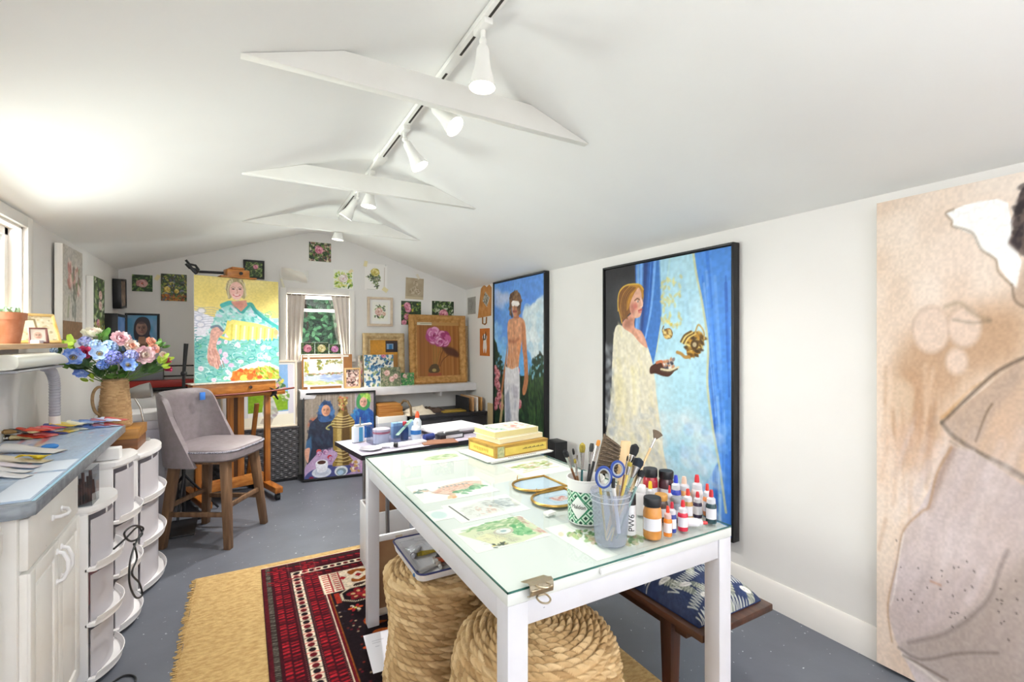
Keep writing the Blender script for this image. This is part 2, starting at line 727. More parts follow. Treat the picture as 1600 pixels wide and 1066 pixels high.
def frame_mb(w, h, fw, d0, d1, bev=0.002, prof=None):
 """picture frame of four mitred bars round an opening w by h (bottom at z=0), width fw, from y=d0 (front) to y=d1"""
 mb = MB()
 o = [(-w / 2 - fw, -fw), (w / 2 + fw, -fw), (w / 2 + fw, h + fw), (-w / 2 - fw, h + fw)]
 i = [(-w / 2, 0), (w / 2, 0), (w / 2, h), (-w / 2, h)]
 for k in range(4):
  j = (k + 1) % 4
  q = [o[k], o[j], i[j], i[k]]
  if prof is None:
   mb.hexa([(x, d1, z) for x, z in q], [(x, d0, z) for x, z in q], bev)
  else:
   # moulded bar: stations across the width (t 0 outer .. 1 inner, height y)
   L = max(abs(o[j][0] - o[k][0]), abs(o[j][1] - o[k][1]))
   n = max(2, int(L / 0.012))
   lerp = lambda a, b, t: (a[0] + (b[0] - a[0]) * t, a[1] + (b[1] - a[1]) * t)
   def fn(s_, t_, k=k, j=j, n=n):
    A, B = lerp(o[k], o[j], s_), lerp(i[k], i[j], s_)
    x, z = lerp(A, B, t_)
    y = prof(t_, s_ * L)
    return (x, y, z)
   mb.surf(n, 18, fn)
   mb.hexa([(x, d1, z) for x, z in q], [(x, (d0 + d1) / 2, z) for x, z in q], 0)
 return mb


def picture(name, label, cat, art, w, h, M, paint, fw=0.0, fmat=None, depth=0.02, lip=0.006, edge='#f1eee8', group=None, fdepth=None, prof=None,
   matw=0.0, matmat=None, glazed=False, gap=0.0):
 """a picture as a thing: canvas, and frame / mount / glazing when it has them"""
 t = thing(name, label, cat, group=group)
 t.matrix_basis = M
 loc, rot, _ = M.decompose()
 t.location = loc
 t.rotation_euler = rot.to_euler()
 sheet('canvas', art, w, h, depth, paint, t, edge, loc_world=False)
 W, Hh, zo = w, h, 0.0
 if matw:
  f = obj('mount', frame_mb(w, h, matw, -0.001, 0.004, 0), matmat, t, world=False)
  W, Hh, zo = w + 2 * matw, h + 2 * matw, -matw
 if fw:
  mb = frame_mb(W + 2 * gap, Hh + 2 * gap, fw, -lip, fdepth or depth + 0.002, prof=prof)
  f = obj('frame', mb, fmat, t, world=False)
  f.location = (0, 0, zo - gap)
 return t


# ------------------------------------------------------------------ the room
XR, XL, YB, YF = 2.33, -0.94, 5.22, -2.60
ZW, ZR, XM = 1.965, 2.50, 0.695          # wall height, ridge height and ridge line
SLOPE = (ZR - ZW) / (XR - XM)
roof_z = lambda x: ZR - SLOPE * abs(x - XM)

M_wall = mat('white wall paint', '#e9e7e4', 0.75, col2='#e4e1de', scale=1.5, bump=0.03, bscale=60)
M_ceil = mat('white ceiling paint', '#f3f3f1', 0.85, col2='#efeeec', scale=1.2, bump=0.03, bscale=40)
M_trim = mat('white gloss trim', '#e8e4df', 0.4)
M_white = mat('white lacquer', '#ecebee', 0.38)
M_floor = mat('blue grey floor paint', '#5d6069', 0.42, col2='#666a73', scale=3.0, bump=0.05, bscale=30,
              spots=(('#c4c7cb', 46, 0.705), ('#8b8f96', 14, 0.72), ('#4f535b', 20, 0.73)))
M_black = mat('black satin', '#17171a', 0.45)
M_dark = mat('dark grey plastic', '#2a2a2d', 0.5)

t = 0.10
struct('floor', MB().box(XL - t, XR + t, YF - t, YB + t, -0.1, 0.0), M_floor, smooth=0)

# ceiling: two slopes meeting in a soft plastered ridge
prof = [(XL - 0.02, roof_z(XL - 0.02)), (XM - 0.22, roof_z(XM - 0.22)), (XM - 0.12, ZR - 0.046), (XM, ZR - 0.035), (XM + 0.12, ZR - 0.046), (XM + 0.22, roof_z(XM + 0.22)), (XR + 0.02, roof_z(XR + 0.02))]
mb = MB()
mb.prism(prof + [(x, z + 0.08) for x, z in prof[::-1]], YF, YB, M=Matrix(((1, 0, 0, 0), (0, 0, 1, 0), (0, 1, 0, 0), (0, 0, 0, 1))))
struct('ceiling', mb, M_ceil, smooth=30)

# left wall with its window
WY0, WY1, WZ0, WZ1 = 1.95, 3.185, 1.34, 1.905
mb = MB()
mb.box(XL - t, XL, YF, WY0, 0, ZW + 0.05)
mb.box(XL - t, XL, WY1, YB, 0, ZW + 0.05)
mb.box(XL - t, XL, WY0, WY1, 0, WZ0)
mb.box(XL - t, XL, WY0, WY1, WZ1, ZW + 0.05)
struct('wall_left', mb, M_wall, smooth=0)
struct('wall_right', MB().box(XR, XR + t, YF, YB, 0, ZW + 0.05), M_wall, smooth=0)

# back wall with its small window
BX0, BX1, BZ0, BZ1 = 0.372, 0.972, 1.16, 1.83
gab = lambda x0, x1, z0: [(x0, z0), (x1, z0), (x1, roof_z(x1) + 0.03), (x0, roof_z(x0) + 0.03)]
XZ = lambda y: Matrix(((1, 0, 0, 0), (0, 0, 1, y), (0, 1, 0, 0), (0, 0, 0, 1)))
mb = MB()
mb.prism(gab(XL - t, BX0, 0), 0, t, M=XZ(YB))
mb.prism([(BX0, BZ1), (BX1, BZ1), (BX1, roof_z(BX1) + 0.03), (XM, ZR + 0.03), (BX0, roof_z(BX0) + 0.03)], 0, t, M=XZ(YB))
mb.prism(gab(BX1, XR + t, 0), 0, t, M=XZ(YB))
mb.box(BX0, BX1, YB, YB + t, 0, BZ0)
struct('wall_back', mb, M_wall, smooth=0)

# front wall behind the viewpoint: wide open doorway to the garden
DX0, DX1, DZ1 = -0.55, 2.05, 1.93
mb = MB()
mb.prism(gab(XL - t, DX0, 0), 0, -t, M=XZ(YF))
mb.prism(gab(DX1, XR + t, 0), 0, -t, M=XZ(YF))
mb.prism([(DX0, DZ1), (DX1, DZ1), (DX1, roof_z(DX1) + 0.03), (XM, ZR + 0.03), (DX0, roof_z(DX0) + 0.03)], 0, -t, M=XZ(YF))
struct('wall_front', mb, M_wall, smooth=0)
mb = MB()
mb.box(DX0 - 0.07, DX0, YF - t - 0.01, YF + 0.015, 0, DZ1 + 0.07, 0.004)
mb.box(DX1, DX1 + 0.07, YF - t - 0.01, YF + 0.015, 0, DZ1 + 0.07, 0.004)
mb.box(DX0, DX1, YF - t - 0.01, YF + 0.015, DZ1, DZ1 + 0.07, 0.004)
d1 = struct('door_1', mb, M_trim)

# baseboards
mb = MB()
mb.prism([(XR, 0), (XR - 0.016, 0), (XR - 0.016, 0.122), (XR - 0.006, 0.138), (XR, 0.138)], YF, YB, M=Matrix(((1, 0, 0, 0), (0, 0, 1, 0), (0, 1, 0, 0), (0, 0, 0, 1))))
struct('baseboard_right', mb, M_trim)
struct('baseboard_left', MB().box(XL, XL + 0.014, YF, YB, 0, 0.13, 0.003), M_trim)
struct('baseboard_back', MB().box(XL + 0.014, XR - 0.016, YB - 0.014, YB, 0, 0.13, 0.003), M_trim)

# left window: casing, sash, glass
M_glass = glass('window glass', '#f4faf8', 0.0, 1.45)
w1 = thing('window_1', 'white framed window', 'window')
for k in ('label', 'category'):
 del w1[k]
w1['kind'] = 'structure'
mb = MB()
mb.box(XL, XL + 0.022, WY1, WY1 + 0.062, WZ0 - 0.02, WZ1 + 0.055, 0.003)
mb.box(XL, XL + 0.022, WY0 - 0.062, WY0, WZ0 - 0.02, WZ1 + 0.055, 0.003)
mb.box(XL, XL + 0.022, WY0, WY1, WZ1, WZ1 + 0.055, 0.003)
obj('window_casing', mb, M_trim, w1)
mb = MB()
mb.box(XL - t, XL + 0.001, WY0, WY0 + 0.012, WZ0, WZ1)
mb.box(XL - t, XL + 0.001, WY1 - 0.012, WY1, WZ0, WZ1)
mb.box(XL - t, XL + 0.001, WY0, WY1, WZ1 - 0.012, WZ1)
ym = (WY0 + WY1) / 2
for y in (WY0 + 0.012, ym - 0.02, WY1 - 0.052):
 mb.box(XL - 0.075, XL - 0.045, y, y + 0.04, WZ0 + 0.02, WZ1 - 0.012, 0.003)
for z in (WZ0 + 0.02, WZ1 - 0.05):
 mb.box(XL - 0.075, XL - 0.045, WY0 + 0.012, WY1 - 0.012, z, z + 0.038, 0.003)
obj('window_sash', mb, M_trim, w1)
obj('window_pane', MB().box(XL - 0.062, XL - 0.058, WY0 + 0.03, WY1 - 0.03, WZ0 + 0.04, WZ1 - 0.03), M_glass, w1)

# back window
w2 = thing('window_2', 'small window', 'window')
for k in ('label', 'category'):
 del w2[k]
w2['kind'] = 'structure'
mb = MB()
mb.box(0.311, BX0, YB - 0.024, YB, 1.10, 1.882, 0.003)
mb.box(BX1, 1.026, YB - 0.024, YB, 1.10, 1.882, 0.003)
mb.box(BX0, BX1, YB - 0.024, YB, BZ1 - 0.005, 1.882, 0.003)
mb.box(0.30, 1.036, YB - 0.045, YB, BZ0 - 0.03, BZ0, 0.003)
obj('window_casing', mb, M_trim, w2)
mb = MB()
mb.box(BX0, BX0 + 0.012, YB, YB + t, BZ0, BZ1)
mb.box(BX1 - 0.012, BX1, YB, YB + t, BZ0, BZ1)
mb.box(BX0, BX1, YB, YB + t, BZ1 - 0.012, BZ1)
mb.box(BX0, BX1, YB, YB + t, BZ0, BZ0 + 0.012)
for x in (BX0 + 0.012, BX1 - 0.05):
 mb.box(x, x + 0.038, YB + 0.04, YB + 0.07, BZ0 + 0.012, BZ1 - 0.012, 0.003)
for z in (BZ0 + 0.012, 1.655, BZ1 - 0.045):
 mb.box(BX0 + 0.012, BX1 - 0.012, YB + 0.04, YB + 0.07, z, z + 0.026, 0.003)
obj('window_sash', mb, M_trim, w2)
obj('window_pane', MB().box(BX0 + 0.03, BX1 - 0.03, YB + 0.053, YB + 0.057, BZ0 + 0.03, BZ1 - 0.03), M_glass, w2)

# ------------------------------------------------------------------ tie beams across the roof
M_beam = mat('white beam paint', '#f0efea', 0.6, col2='#eae8e2', scale=4)
beam_lab = ['white tie beam across the ceiling, nearest of the three and largest in view',
   'white tie beam across the ceiling, middle one of the three',
   'white tie beam across the ceiling, farthest one close to the end wall']
for y, lab in zip((1.735, 2.965, 4.165), beam_lab):
 zb, zt = 2.268, 2.372
 inv = lambda z: (ZR - z) / SLOPE
 mb = MB()
 p = [(XM - inv(zb) + 0.004, zb), (XM + inv(zb) - 0.004, zb), (XM + inv(zt) - 0.004, zt), (XM - inv(zt) + 0.004, zt)]
 mb.prism(p, y, y + 0.038, M=Matrix(((1, 0, 0, 0), (0, 0, 1, 0), (0, 1, 0, 0), (0, 0, 0, 1))), bev=0.0015)
 tag(obj('tie_beam', mb, M_beam), lab, 'beam', 'roof tie beams')

# ------------------------------------------------------------------ track lights
M_track = mat('white track enamel', '#f2f1ec', 0.35)
M_slot = mat('dark track slot', '#3a3530', 0.6)
ZT = ZR - 0.04
TX = 0.715
tr = thing('lighting_track', 'long white lighting track running along the ceiling ridge above the tie beams', 'track light', (TX, 0.5, ZT))
obj('rail', MB().box(TX - 0.018, TX + 0.018, 0.30, 4.28, ZT - 0.022, ZT, 0.002), M_track, tr)
mb = MB()
for y0, y1 in ((0.32, 1.20), (1.27, 1.66), (1.80, 1.98), (2.06, 2.30), (2.36, 2.90), (3.10, 3.60), (3.66, 4.10)):
 mb.box(TX - 0.002, TX + 0.007, y0, y1, ZT - 0.0235, ZT - 0.0215)
obj('slot', mb, M_slot, tr)
mb = MB()
mb.box(TX - 0.028, TX + 0.028, 2.80, 2.93, ZT - 0.03, ZT - 0.001, 0.003)
obj('power_feed', mb, M_track, tr)


def spot(y, aim, label, size=1.0, watt=62):
 """track head: adapter on the rail, stem, bell-shaped shade that aims along aim, lamp inside"""
 base = Vector((TX, y, ZT - 0.022))
 a = Vector(aim).normalized()
 s_ = thing('track_spotlight', label, 'spotlight', base, group='spotlights on the ceiling track')
 mb = MB()
 mb.box(TX - 0.017, TX + 0.017, y - 0.045, y + 0.045, base.z - 0.022, base.z + 0.001, 0.004)
 mb.cyl(base + Vector((0, 0, -0.020)), base + Vector((0, 0, -0.05)), 0.009)
 obj('adapter', mb, M_track, s_)
 kn = base + Vector((0, 0, -0.058))
 mb = MB()
 mb.ball(kn, 0.014, n=14)
 mb.cyl(kn, kn + a * 0.03, 0.011)
 obj('swivel', mb, M_track, s_)
 q = a.to_track_quat('Z', 'Y').to_matrix().to_4x4()
 o = kn + a * 0.018
 M = Matrix.Translation(o) @ q
 R, L = 0.052 * size, 0.155 * size
 prof_ = [(0.0, 0.0), (0.018, 0.002), (0.024 * size, 0.012), (0.027 * size, 0.35 * L), (0.031 * size, 0.52 * L), (0.043 * size, 0.80 * L), (R, L), (R - 0.003, L), (0.040 * size, 0.80 * L), (0.028 * size, 0.52 * L), (0.02 * size, 0.4 * L)]
 mb = MB().lathe(prof_, 32, M)
 obj('shade', mb, M_track, s_)
 mb = MB().lathe([(0, L * 0.90), (0.036 * size, L * 0.90), (0.036 * size, L * 0.86), (0.02 * size, L * 0.5)], 24, M)
 obj('bulb', mb, mat('lit spot bulb', '#ffffff', 0.4, emit='#fff4e2', estr=14.0), s_)
 ld = bpy.data.lights.new('spot_beam', 'SPOT')
 ld.energy = watt
 ld.color = (1.0, 0.965, 0.92)
 ld.spot_size = math.radians(95)
 ld.spot_blend = 0.8
 ld.shadow_soft_size = 0.03
 lo = bpy.data.objects.new('spot_beam', ld)
 COL.objects.link(lo)
 lo.location = o + a * (L + 0.01)
 lo.rotation_euler = (-a).to_track_quat('Z', 'Y').to_euler()
 return s_


spot(1.46, (-0.02, 0.0, -1), 'white spotlight hanging straight down in front of the nearest tie beam', 0.92, 9)
spot(1.97, (0.40, -0.50, -0.62), 'lit white spotlight half hidden just behind the nearest tie beam', 0.92, 14)
spot(2.37, (0.42, -0.24, -0.85), 'white spotlight tilted to the right between the nearest and middle tie beams', 0.92, 45)
spot(3.10, (-0.10, 0.0, -1), 'white spotlight pointing down just behind the middle tie beam', 0.95, 80)
spot(3.50, (-0.48, 0.25, -0.85), 'white spotlight tilted to the left in front of the farthest tie beam', 0.95, 26)
spot(4.24, (-0.10, 0.05, -1), 'white spotlight peeping out under the farthest tie beam', 0.95, 105)


# ------------------------------------------------------------------ main work table
TX0, TX1, TY0, TY1, TZ = 0.500, 1.265, 0.900, 2.290, 0.800
tb = thing('work_table', 'white rectangular work table with square legs and a glass sheet on top', 'table', ((TX0 + TX1) / 2, (TY0 + TY1) / 2, 0))
M_table = mat('worn white table paint', '#d3d3da', 0.4, col2='#cccbd0', scale=6, spots=(('#8d8f99', 60, 0.75),))
zt = TZ - 0.006
obj('tabletop', MB().box(TX0 + 0.001, TX1 - 0.001, TY0 + 0.001, TY1 - 0.001, zt - 0.026, zt, 0.0015), mat('white table top', '#d8dbd8', 0.4), tb)
mb = MB()
rb, rt, th = zt - 0.082, zt - 0.0265, 0.018
mb.box(TX0 + 0.055, TX1 - 0.055, TY0 + 0.006, TY0 + 0.006 + th, rb, rt, 0.001)
mb.box(TX0 + 0.055, TX1 - 0.055, TY1 - 0.006 - th, TY1 - 0.006, rb, rt, 0.001)
mb.box(TX0 + 0.006, TX0 + 0.006 + th, TY0 + 0.055, TY1 - 0.055, rb, rt, 0.001)
mb.box(TX1 - 0.006 - th, TX1 - 0.006, TY0 + 0.055, TY1 - 0.055, rb, rt, 0.001)
obj('apron', mb, M_table, tb)
for x in (TX0 + 0.002, TX1 - 0.054):
 for y in (TY0 + 0.002, TY1 - 0.054):
  obj('leg', MB().box(x, x + 0.052, y, y + 0.052, 0.0092 if y < 1 else 0.0146, rt, 0.0015), M_table, tb)
# glass sheet (its green edge is a part of its own look)
M_tglass = glass('table glass', '#fcfefd', 0.01, 1.33)
M_edge = mat('green glass edge', '#2d5f55', 0.15, spec=0.8)
gl = thing('glass_sheet', 'clear glass sheet with green edge lying on the white work table', 'glass sheet', ((TX0 + TX1) / 2, (TY0 + TY1) / 2, TZ - 0.006))
obj('pane', MB().box(TX0 + 0.003, TX1 - 0.003, TY0 + 0.003, TY1 - 0.003, TZ - 0.0035, TZ), M_tglass, gl, smooth=0)
mb = MB()
mb.box(TX0, TX1, TY0, TY0 + 0.0028, TZ - 0.0035, TZ)
mb.box(TX0, TX1, TY1 - 0.0028, TY1, TZ - 0.0035, TZ)
mb.box(TX0, TX0 + 0.0028, TY0, TY1, TZ - 0.0035, TZ)
mb.box(TX1 - 0.0028, TX1, TY0, TY1, TZ - 0.0035, TZ)
obj('edge', mb, M_edge, gl, label='dark green glass edge', smooth=0)

# bulldog clip on the near edge
M_steel = mat('nickel steel', '#b3a791', 0.28, 1.0, bump=0.1, bscale=300)
cl = thing('bulldog_clip', 'metal bulldog clip gripping the near edge of the glass sheet', 'clip', (0.575, 0.905, TZ))
mb = MB()
zc = TZ - 0.004
pts = [(-0.004, 0.045, zc + 0.0065), (-0.010, 0.018, zc + 0.011)]
prof_ = [(0.020, 0.0055), (0.004, 0.010), (-0.012, 0.0165), (-0.020, 0.012), (-0.022, 0.0), (-0.020, -0.012), (-0.012, -0.0165), (-0.008, -0.0165)]
fn = lambda u, v: (0.545 + 0.062 * u, 0.9 + np.interp(v, np.linspace(0, 1, 8), [p[0] for p in prof_]), zc + 0.004 + np.interp(v, np.linspace(0, 1, 8), [p[1] for p in prof_]))
mb.surf(2, 28, fn, thick=0.0012)
obj('jaw', mb, M_steel, cl)
mb = MB()
loop = lambda s_: [(0.576 + x, 0.877 + y, zc + 0.006 + s_ * (0.005 + z)) for x, y, z in ((-0.014, 0.0, 0.003), (-0.012, -0.014, 0.005), (0, -0.021, 0.006), (0.012, -0.014, 0.005), (0.014, 0.0, 0.003), (0.008, 0.008, 0.002), (-0.008, 0.008, 0.002))]
mb.tube([(x, y, z) for x, y, z in closed3(loop(1))], 0.0022, 8, closed=True)
mb.tube([(x, y, z - 0.012) for x, y, z in closed3(loop(-1))], 0.0022, 8, closed=True)
mb.cyl((0.548, 0.879, zc + 0.004), (0.604, 0.879, zc + 0.004), 0.003)
obj('lever', mb, M_steel, cl)
# paper strip trapped at the near edge
single = tag(obj('hanging_paper_strip', MB().box(0.757, 0.905, 0.8915, 0.898, zt - 0.013, zt - 0.0005, 0.0005), mat('bright paper', '#f4f3f6', 0.7)), 'white paper strip hanging at the near edge of the work table', 'paper')

# ------------------------------------------------------------------ folding table behind it
Ft = T((0.548, 2.59, 0), math.radians(8.0))
FW, FD, FZ = 0.88, 0.46, 0.735
ft = thing('folding_table', 'folding table with dark rim and bent grey legs behind the white work table', 'table', (0.95, 2.85, 0))
obj('tabletop', MB().box(0.004, FW - 0.004, 0.004, FD - 0.004, FZ - 0.02, FZ, 0.001, M=Ft), mat('mauve table laminate', '#c4bcc9', 0.25, col2='#b1a8b8', scale=7, spots=(('#efeef2', 30, 0.66), ('#6f6676', 40, 0.74))), ft)
mb = MB()
mb.box(0, FW, 0, 0.004, FZ - 0.024, FZ + 0.001, 0, M=Ft)
mb.box(0, FW, FD - 0.004, FD, FZ - 0.024, FZ + 0.001, 0, M=Ft)
mb.box(0, 0.004, 0, FD, FZ - 0.024, FZ + 0.001, 0, M=Ft)
mb.box(FW - 0.004, FW, 0, FD, FZ - 0.024, FZ + 0.001, 0, M=Ft)
obj('rim', mb, mat('black table rim', '#1d1b22', 0.4), ft)
M_leg = mat('grey steel tube', '#8c9096', 0.3, 0.8)
for x0, s_ in ((0.165, 1), (FW - 0.165, -1)):
 mb = MB()
 q = lambda *p: Ft @ Vector(p)
 mb.tube([q(x0, 0.05, FZ - 0.024), q(x0, 0.05, 0.35), q(x0, 0.03, 0.012)], 0.011)
 mb.tube([q(x0, FD - 0.05, FZ - 0.024), q(x0, FD - 0.05, 0.35), q(x0, FD - 0.03, 0.012)], 0.011)
 mb.tube([q(x0, 0.05, 0.62), q(x0, FD - 0.05, 0.62)], 0.009)
 obj('leg', mb, M_leg, ft)
 obj('brace', MB().tube([q(x0, 0.2, 0.62), q(x0 + s_ * 0.22, 0.2, FZ - 0.03)], 0.007), M_leg, ft)

# ------------------------------------------------------------------ counter on the left with its cabinets
M_cab = mat('cabinet white paint', '#eceae6', 0.42, col2='#e5e2de', scale=5, spots=(('#a39d95', 40, 0.765),))
A = math.radians(1.85)
CM = T((-0.505, 1.785, 0), A)            # counter frame: x towards the room, y along the counter
co = thing('worktop', 'blue paint-stained worktop slab on the white cabinets by the left wall', 'worktop', (-0.7, 2.5, 0.87))
mb = MB()
c_ = [(-0.025, 0), (0, 0.028), (0, 1.447), (-0.388, 1.447), (-0.43, 0)]
mb.prism(c_, 0.862, 0.899, M=CM, bev=0.002)
obj('slab', mb, mat('worktop edge metal', '#8d949c', 0.35, col2='#6f757e', scale=14, stretch=(1, 2, 3)), co)
a = Art(110, 330, '#a9c0dc', 18)
a.wash(['#bcd0e6', '#8fa9cb', '#c9d8ea', '#9bb0cc'], 5, 0.55)
a.dabs([(0, 0), (0.5, 0), (0.5, 1), (0, 1)], ['#b9bac4', '#c9c6cf', '#a9b2c4', '#d5d2da'], 130, (0.05, 0.2), 3, 1.4, 0.5, 0.4)
for k in range(34):
 u, v = 0.10 + 0.35 * a.rng.random(), a.rng.random()
 a.stroke([(u, v), (u + 0.05, v + 0.08), (u + 0.06, v + 0.16)], 0.02 + 0.05 * a.rng.random(), ['#d98a9a', '#c95f6a', '#e4b4c0', '#e8dce4', '#7d95c4', '#d9c49a'][int(a.rng.integers(6))], 0.6, soft=3)
a.dabs(None, ['#e9eef6', '#d98a98', '#5d7ba8', '#f2f2f6', '#6f8fc0'], 160, (0.01, 0.035), 1.8, alpha=0.6)
a.grain(0.05, 50, 120)
sheet('surface', a, 0.372, 1.40, 0.0008, attr_mat('stained worktop paint', 0.3, 0.1, 120, 0.5), co, edge='#a9c0dc', M=CM @ T((-0.202, 0.042, 0.9002)) @ Matrix.Rotation(-PI / 2, 4, 'X'), label='light blue worktop surface smeared with paint')
# masking tape strips along the worktop's long edge
obj('tape_edge', MB().box(-0.0135, -0.0045, 0.036, 1.43, 0.9003, 0.9008, 0, M=CM), mat('pale blue tape', '#a7d3ea', 0.4), co)
for y0, y1 in ((0.06, 0.40), (0.43, 0.60)):
 pp = obj('masking_sheet', MB().box(-0.115, -0.022, y0, y1, 0.9004, 0.901, 0, M=CM), mat('pale blue paper', '#dfe9f7', 0.5))
 tag(pp, 'pale sheet of paper taped at the near corner of the blue worktop' if y0 < 0.1 else 'small pale slip of paper beside the taped sheet on the worktop', 'paper')


def cabinet(label, y0, y1, x0, x1, z1, doors, drawers, side=None, M=CM):
 """white base cabinet: carcass, drawer fronts with bow handles over panelled doors, front faces +x"""
 t_ = thing('base_cabinet', label, 'cabinet', M @ Vector(((x0 + x1) / 2, (y0 + y1) / 2, 0)))
 mb = MB()
 mb.box(x0, x1 - 0.02, y0, y1, 0.07, z1, 0.002, M=M)
 mb.box(x0, x1 - 0.06, y0 + 0.005, y1 - 0.005, 0, 0.07, 0, M=M)
 obj('carcass', mb, M_cab, t_)
 dz0 = z1 - 0.16
 n = drawers
 for k in range(n):
  a, b = y0 + 0.012 + (y1 - y0 - 0.024) * k / n + 0.003, y0 + 0.012 + (y1 - y0 - 0.024) * (k + 1) / n - 0.003
  d = obj('drawer', MB().box(x1 - 0.02, x1, a, b, dz0, z1 - 0.012, 0.004, M=M), M_cab, t_)
  ym = (a + b) / 2
  h = MB().tube([M @ Vector((x1 + dx, ym + dy, (dz0 + z1) / 2 + dz)) for dx, dy, dz in ((0.0, -0.05, 0.002), (0.018, -0.042, 0.0), (0.028, -0.015, -0.004), (0.028, 0.015, -0.004), (0.018, 0.042, 0.0), (0.0, 0.05, 0.002))], 0.006, 10)
  for dy in (-0.05, 0.05):
   h.ball(M @ Vector((x1 + 0.002, ym + dy, (dz0 + z1) / 2)), 0.010, (0.5, 1, 1))
  obj('handle', h, M_white, d, world=False)
 n = doors
 for k in range(n):
  a, b = y0 + 0.012 + (y1 - y0 - 0.024) * k / n + 0.002, y0 + 0.012 + (y1 - y0 - 0.024) * (k + 1) / n - 0.002
  mb = MB().box(x1 - 0.02, x1 - 0.002, a, b, 0.085, dz0 - 0.008, 0.003, M=M)
  w = 0.045
  mb.box(x1 - 0.004, x1 + 0.005, a, a + w, 0.085, dz0 - 0.008, 0.003, M=M)
  mb.box(x1 - 0.004, x1 + 0.005, b - w, b, 0.085, dz0 - 0.008, 0.003, M=M)
  mb.box(x1 - 0.004, x1 + 0.005, a + w, b - w, 0.085, 0.085 + w, 0.003, M=M)
  mb.box(x1 - 0.004, x1 + 0.005, a + w, b - w, dz0 - 0.008 - w, dz0 - 0.008, 0.003, M=M)
  mb.box(x1 - 0.004, x1 + 0.003, a + w + 0.012, b - w - 0.012, 0.097 + w, dz0 - 0.02 - w, 0.005, M=M)
  d = obj('door', mb, M_cab, t_)
  yh = b - 0.022 if k == 0 else a + 0.022
  zh = dz0 - 0.09
  h = MB().tube([M @ Vector((x1 + dx, yh, zh + dz)) for dx, dz in ((0.004, 0.05), (0.022, 0.043), (0.033, 0.015), (0.033, -0.015), (0.022, -0.043), (0.004, -0.05))], 0.006, 10)
  for dz in (-0.05, 0.05):
   h.ball(M @ Vector((x1 + 0.006, yh, zh + dz)), 0.010, (0.5, 1, 1))
  obj('handle', h, M_white, d, world=False)
 return t_


cabinet('white base cabinet with a drawer over two panelled doors under the blue worktop', 0.035, 0.60, -0.40, -0.022, 0.86, 2, 1)
# nearer low cabinet end against the left edge of the photograph
nc = thing('side_cabinet', 'white cabinet end panel with scalloped apron at the left edge, nearest the viewer', 'cabinet', (-0.72, 1.5, 0))
mb = MB()
mb.box(-0.93, -0.565, 1.35, 1.745, 0.0, 0.845, 0.002)
obj('carcass', mb, M_cab, nc)
mb = MB()
ap = [(1.36, 0.845), (1.735, 0.845), (1.735, 0.80), (1.715, 0.785), (1.69, 0.76), (1.66, 0.752), (1.62, 0.765), (1.58, 0.79), (1.36, 0.79)]
mb.prism([(y, z) for y, z in ap], -0.565, -0.548, M=Matrix(((0, 0, 1, 0), (1, 0, 0, 0), (0, 1, 0, 0), (0, 0, 0, 1))), bev=0.001)
obj('apron', mb, M_cab, nc)
obj('top_board', MB().box(-0.935, -0.555, 1.35, 1.75, 0.845, 0.86, 0.002), M_cab, nc)

# ------------------------------------------------------------------ bar stool
M_lea = mat('taupe leather', '#7d7476', 0.42, col2='#867c80', scale=30, bump=0.12, bscale=220, coat=0.1)
M_oak = wood('walnut stained stool wood', '#5d4431', '#86664a', 'Z', 0.5)
st = thing('counter_stool', 'taupe leather counter stool with curved back and wooden legs', 'stool', (-0.165, 3.87, 0), math.radians(-30))
SM = T((-0.165, 3.87, 0), math.radians(-30))      # stool frame: +x is the front edge
def sup(a, b, n, k=48):
 return [(a * abs(math.cos(t)) ** (2 / n) * (1 if math.cos(t) >= 0 else -1), b * abs(math.sin(t)) ** (2 / n) * (1 if math.sin(t) >= 0 else -1)) for t in [2 * PI * i / k for i in range(k)]]
mb = MB()
rings = [(0.235, 0.235, 0.565), (0.245, 0.245, 0.575), (0.247, 0.247, 0.622), (0.243, 0.243, 0.632), (0.238, 0.238, 0.642), (0.20, 0.20, 0.658), (0.10, 0.10, 0.664), (0.001, 0.001, 0.665)]
def seat_fn(u, v):
 i = min(int(v * 7), 6); f = v * 7 - i
 a = rings[i][0] * (1 - f) + rings[i + 1][0] * f
 z = rings[i][2] * (1 - f) + rings[i + 1][2] * f
 p = sup(a, a, 4.5)[int(round(u * 48)) % 48]
 return SM @ Vector((p[0], p[1], z))
mb.surf(48, 7, seat_fn, closed_u=True)
mb.face([SM @ Vector((x, y, 0.565)) for x, y in sup(0.235, 0.235, 4.5)][::-1])
seat = obj('seat', mb, M_lea, st)
mb = MB()
trim_ = [SM @ Vector((x, y, 0.628)) for x, y in sup(0.247, 0.247, 4.5, 120)]
tp_ = [p for p in trim_ if (SM.inverted() @ p).x > -0.15]
k0 = next(i for i in range(len(trim_)) if (SM.inverted() @ trim_[i - 1]).x <= -0.15 < (SM.inverted() @ trim_[i]).x)
tp_ = [trim_[(k0 + i) % 120] for i in range(len(tp_))]
mb.tube(tp_, [0.0066 if i % 2 else 0.0048 for i in range(len(tp_))], 8)
obj('braid_trim', mb, mat('dark braid trim', '#3d4150', 0.6, col2='#a9a6b0', scale=120), seat, world=False)
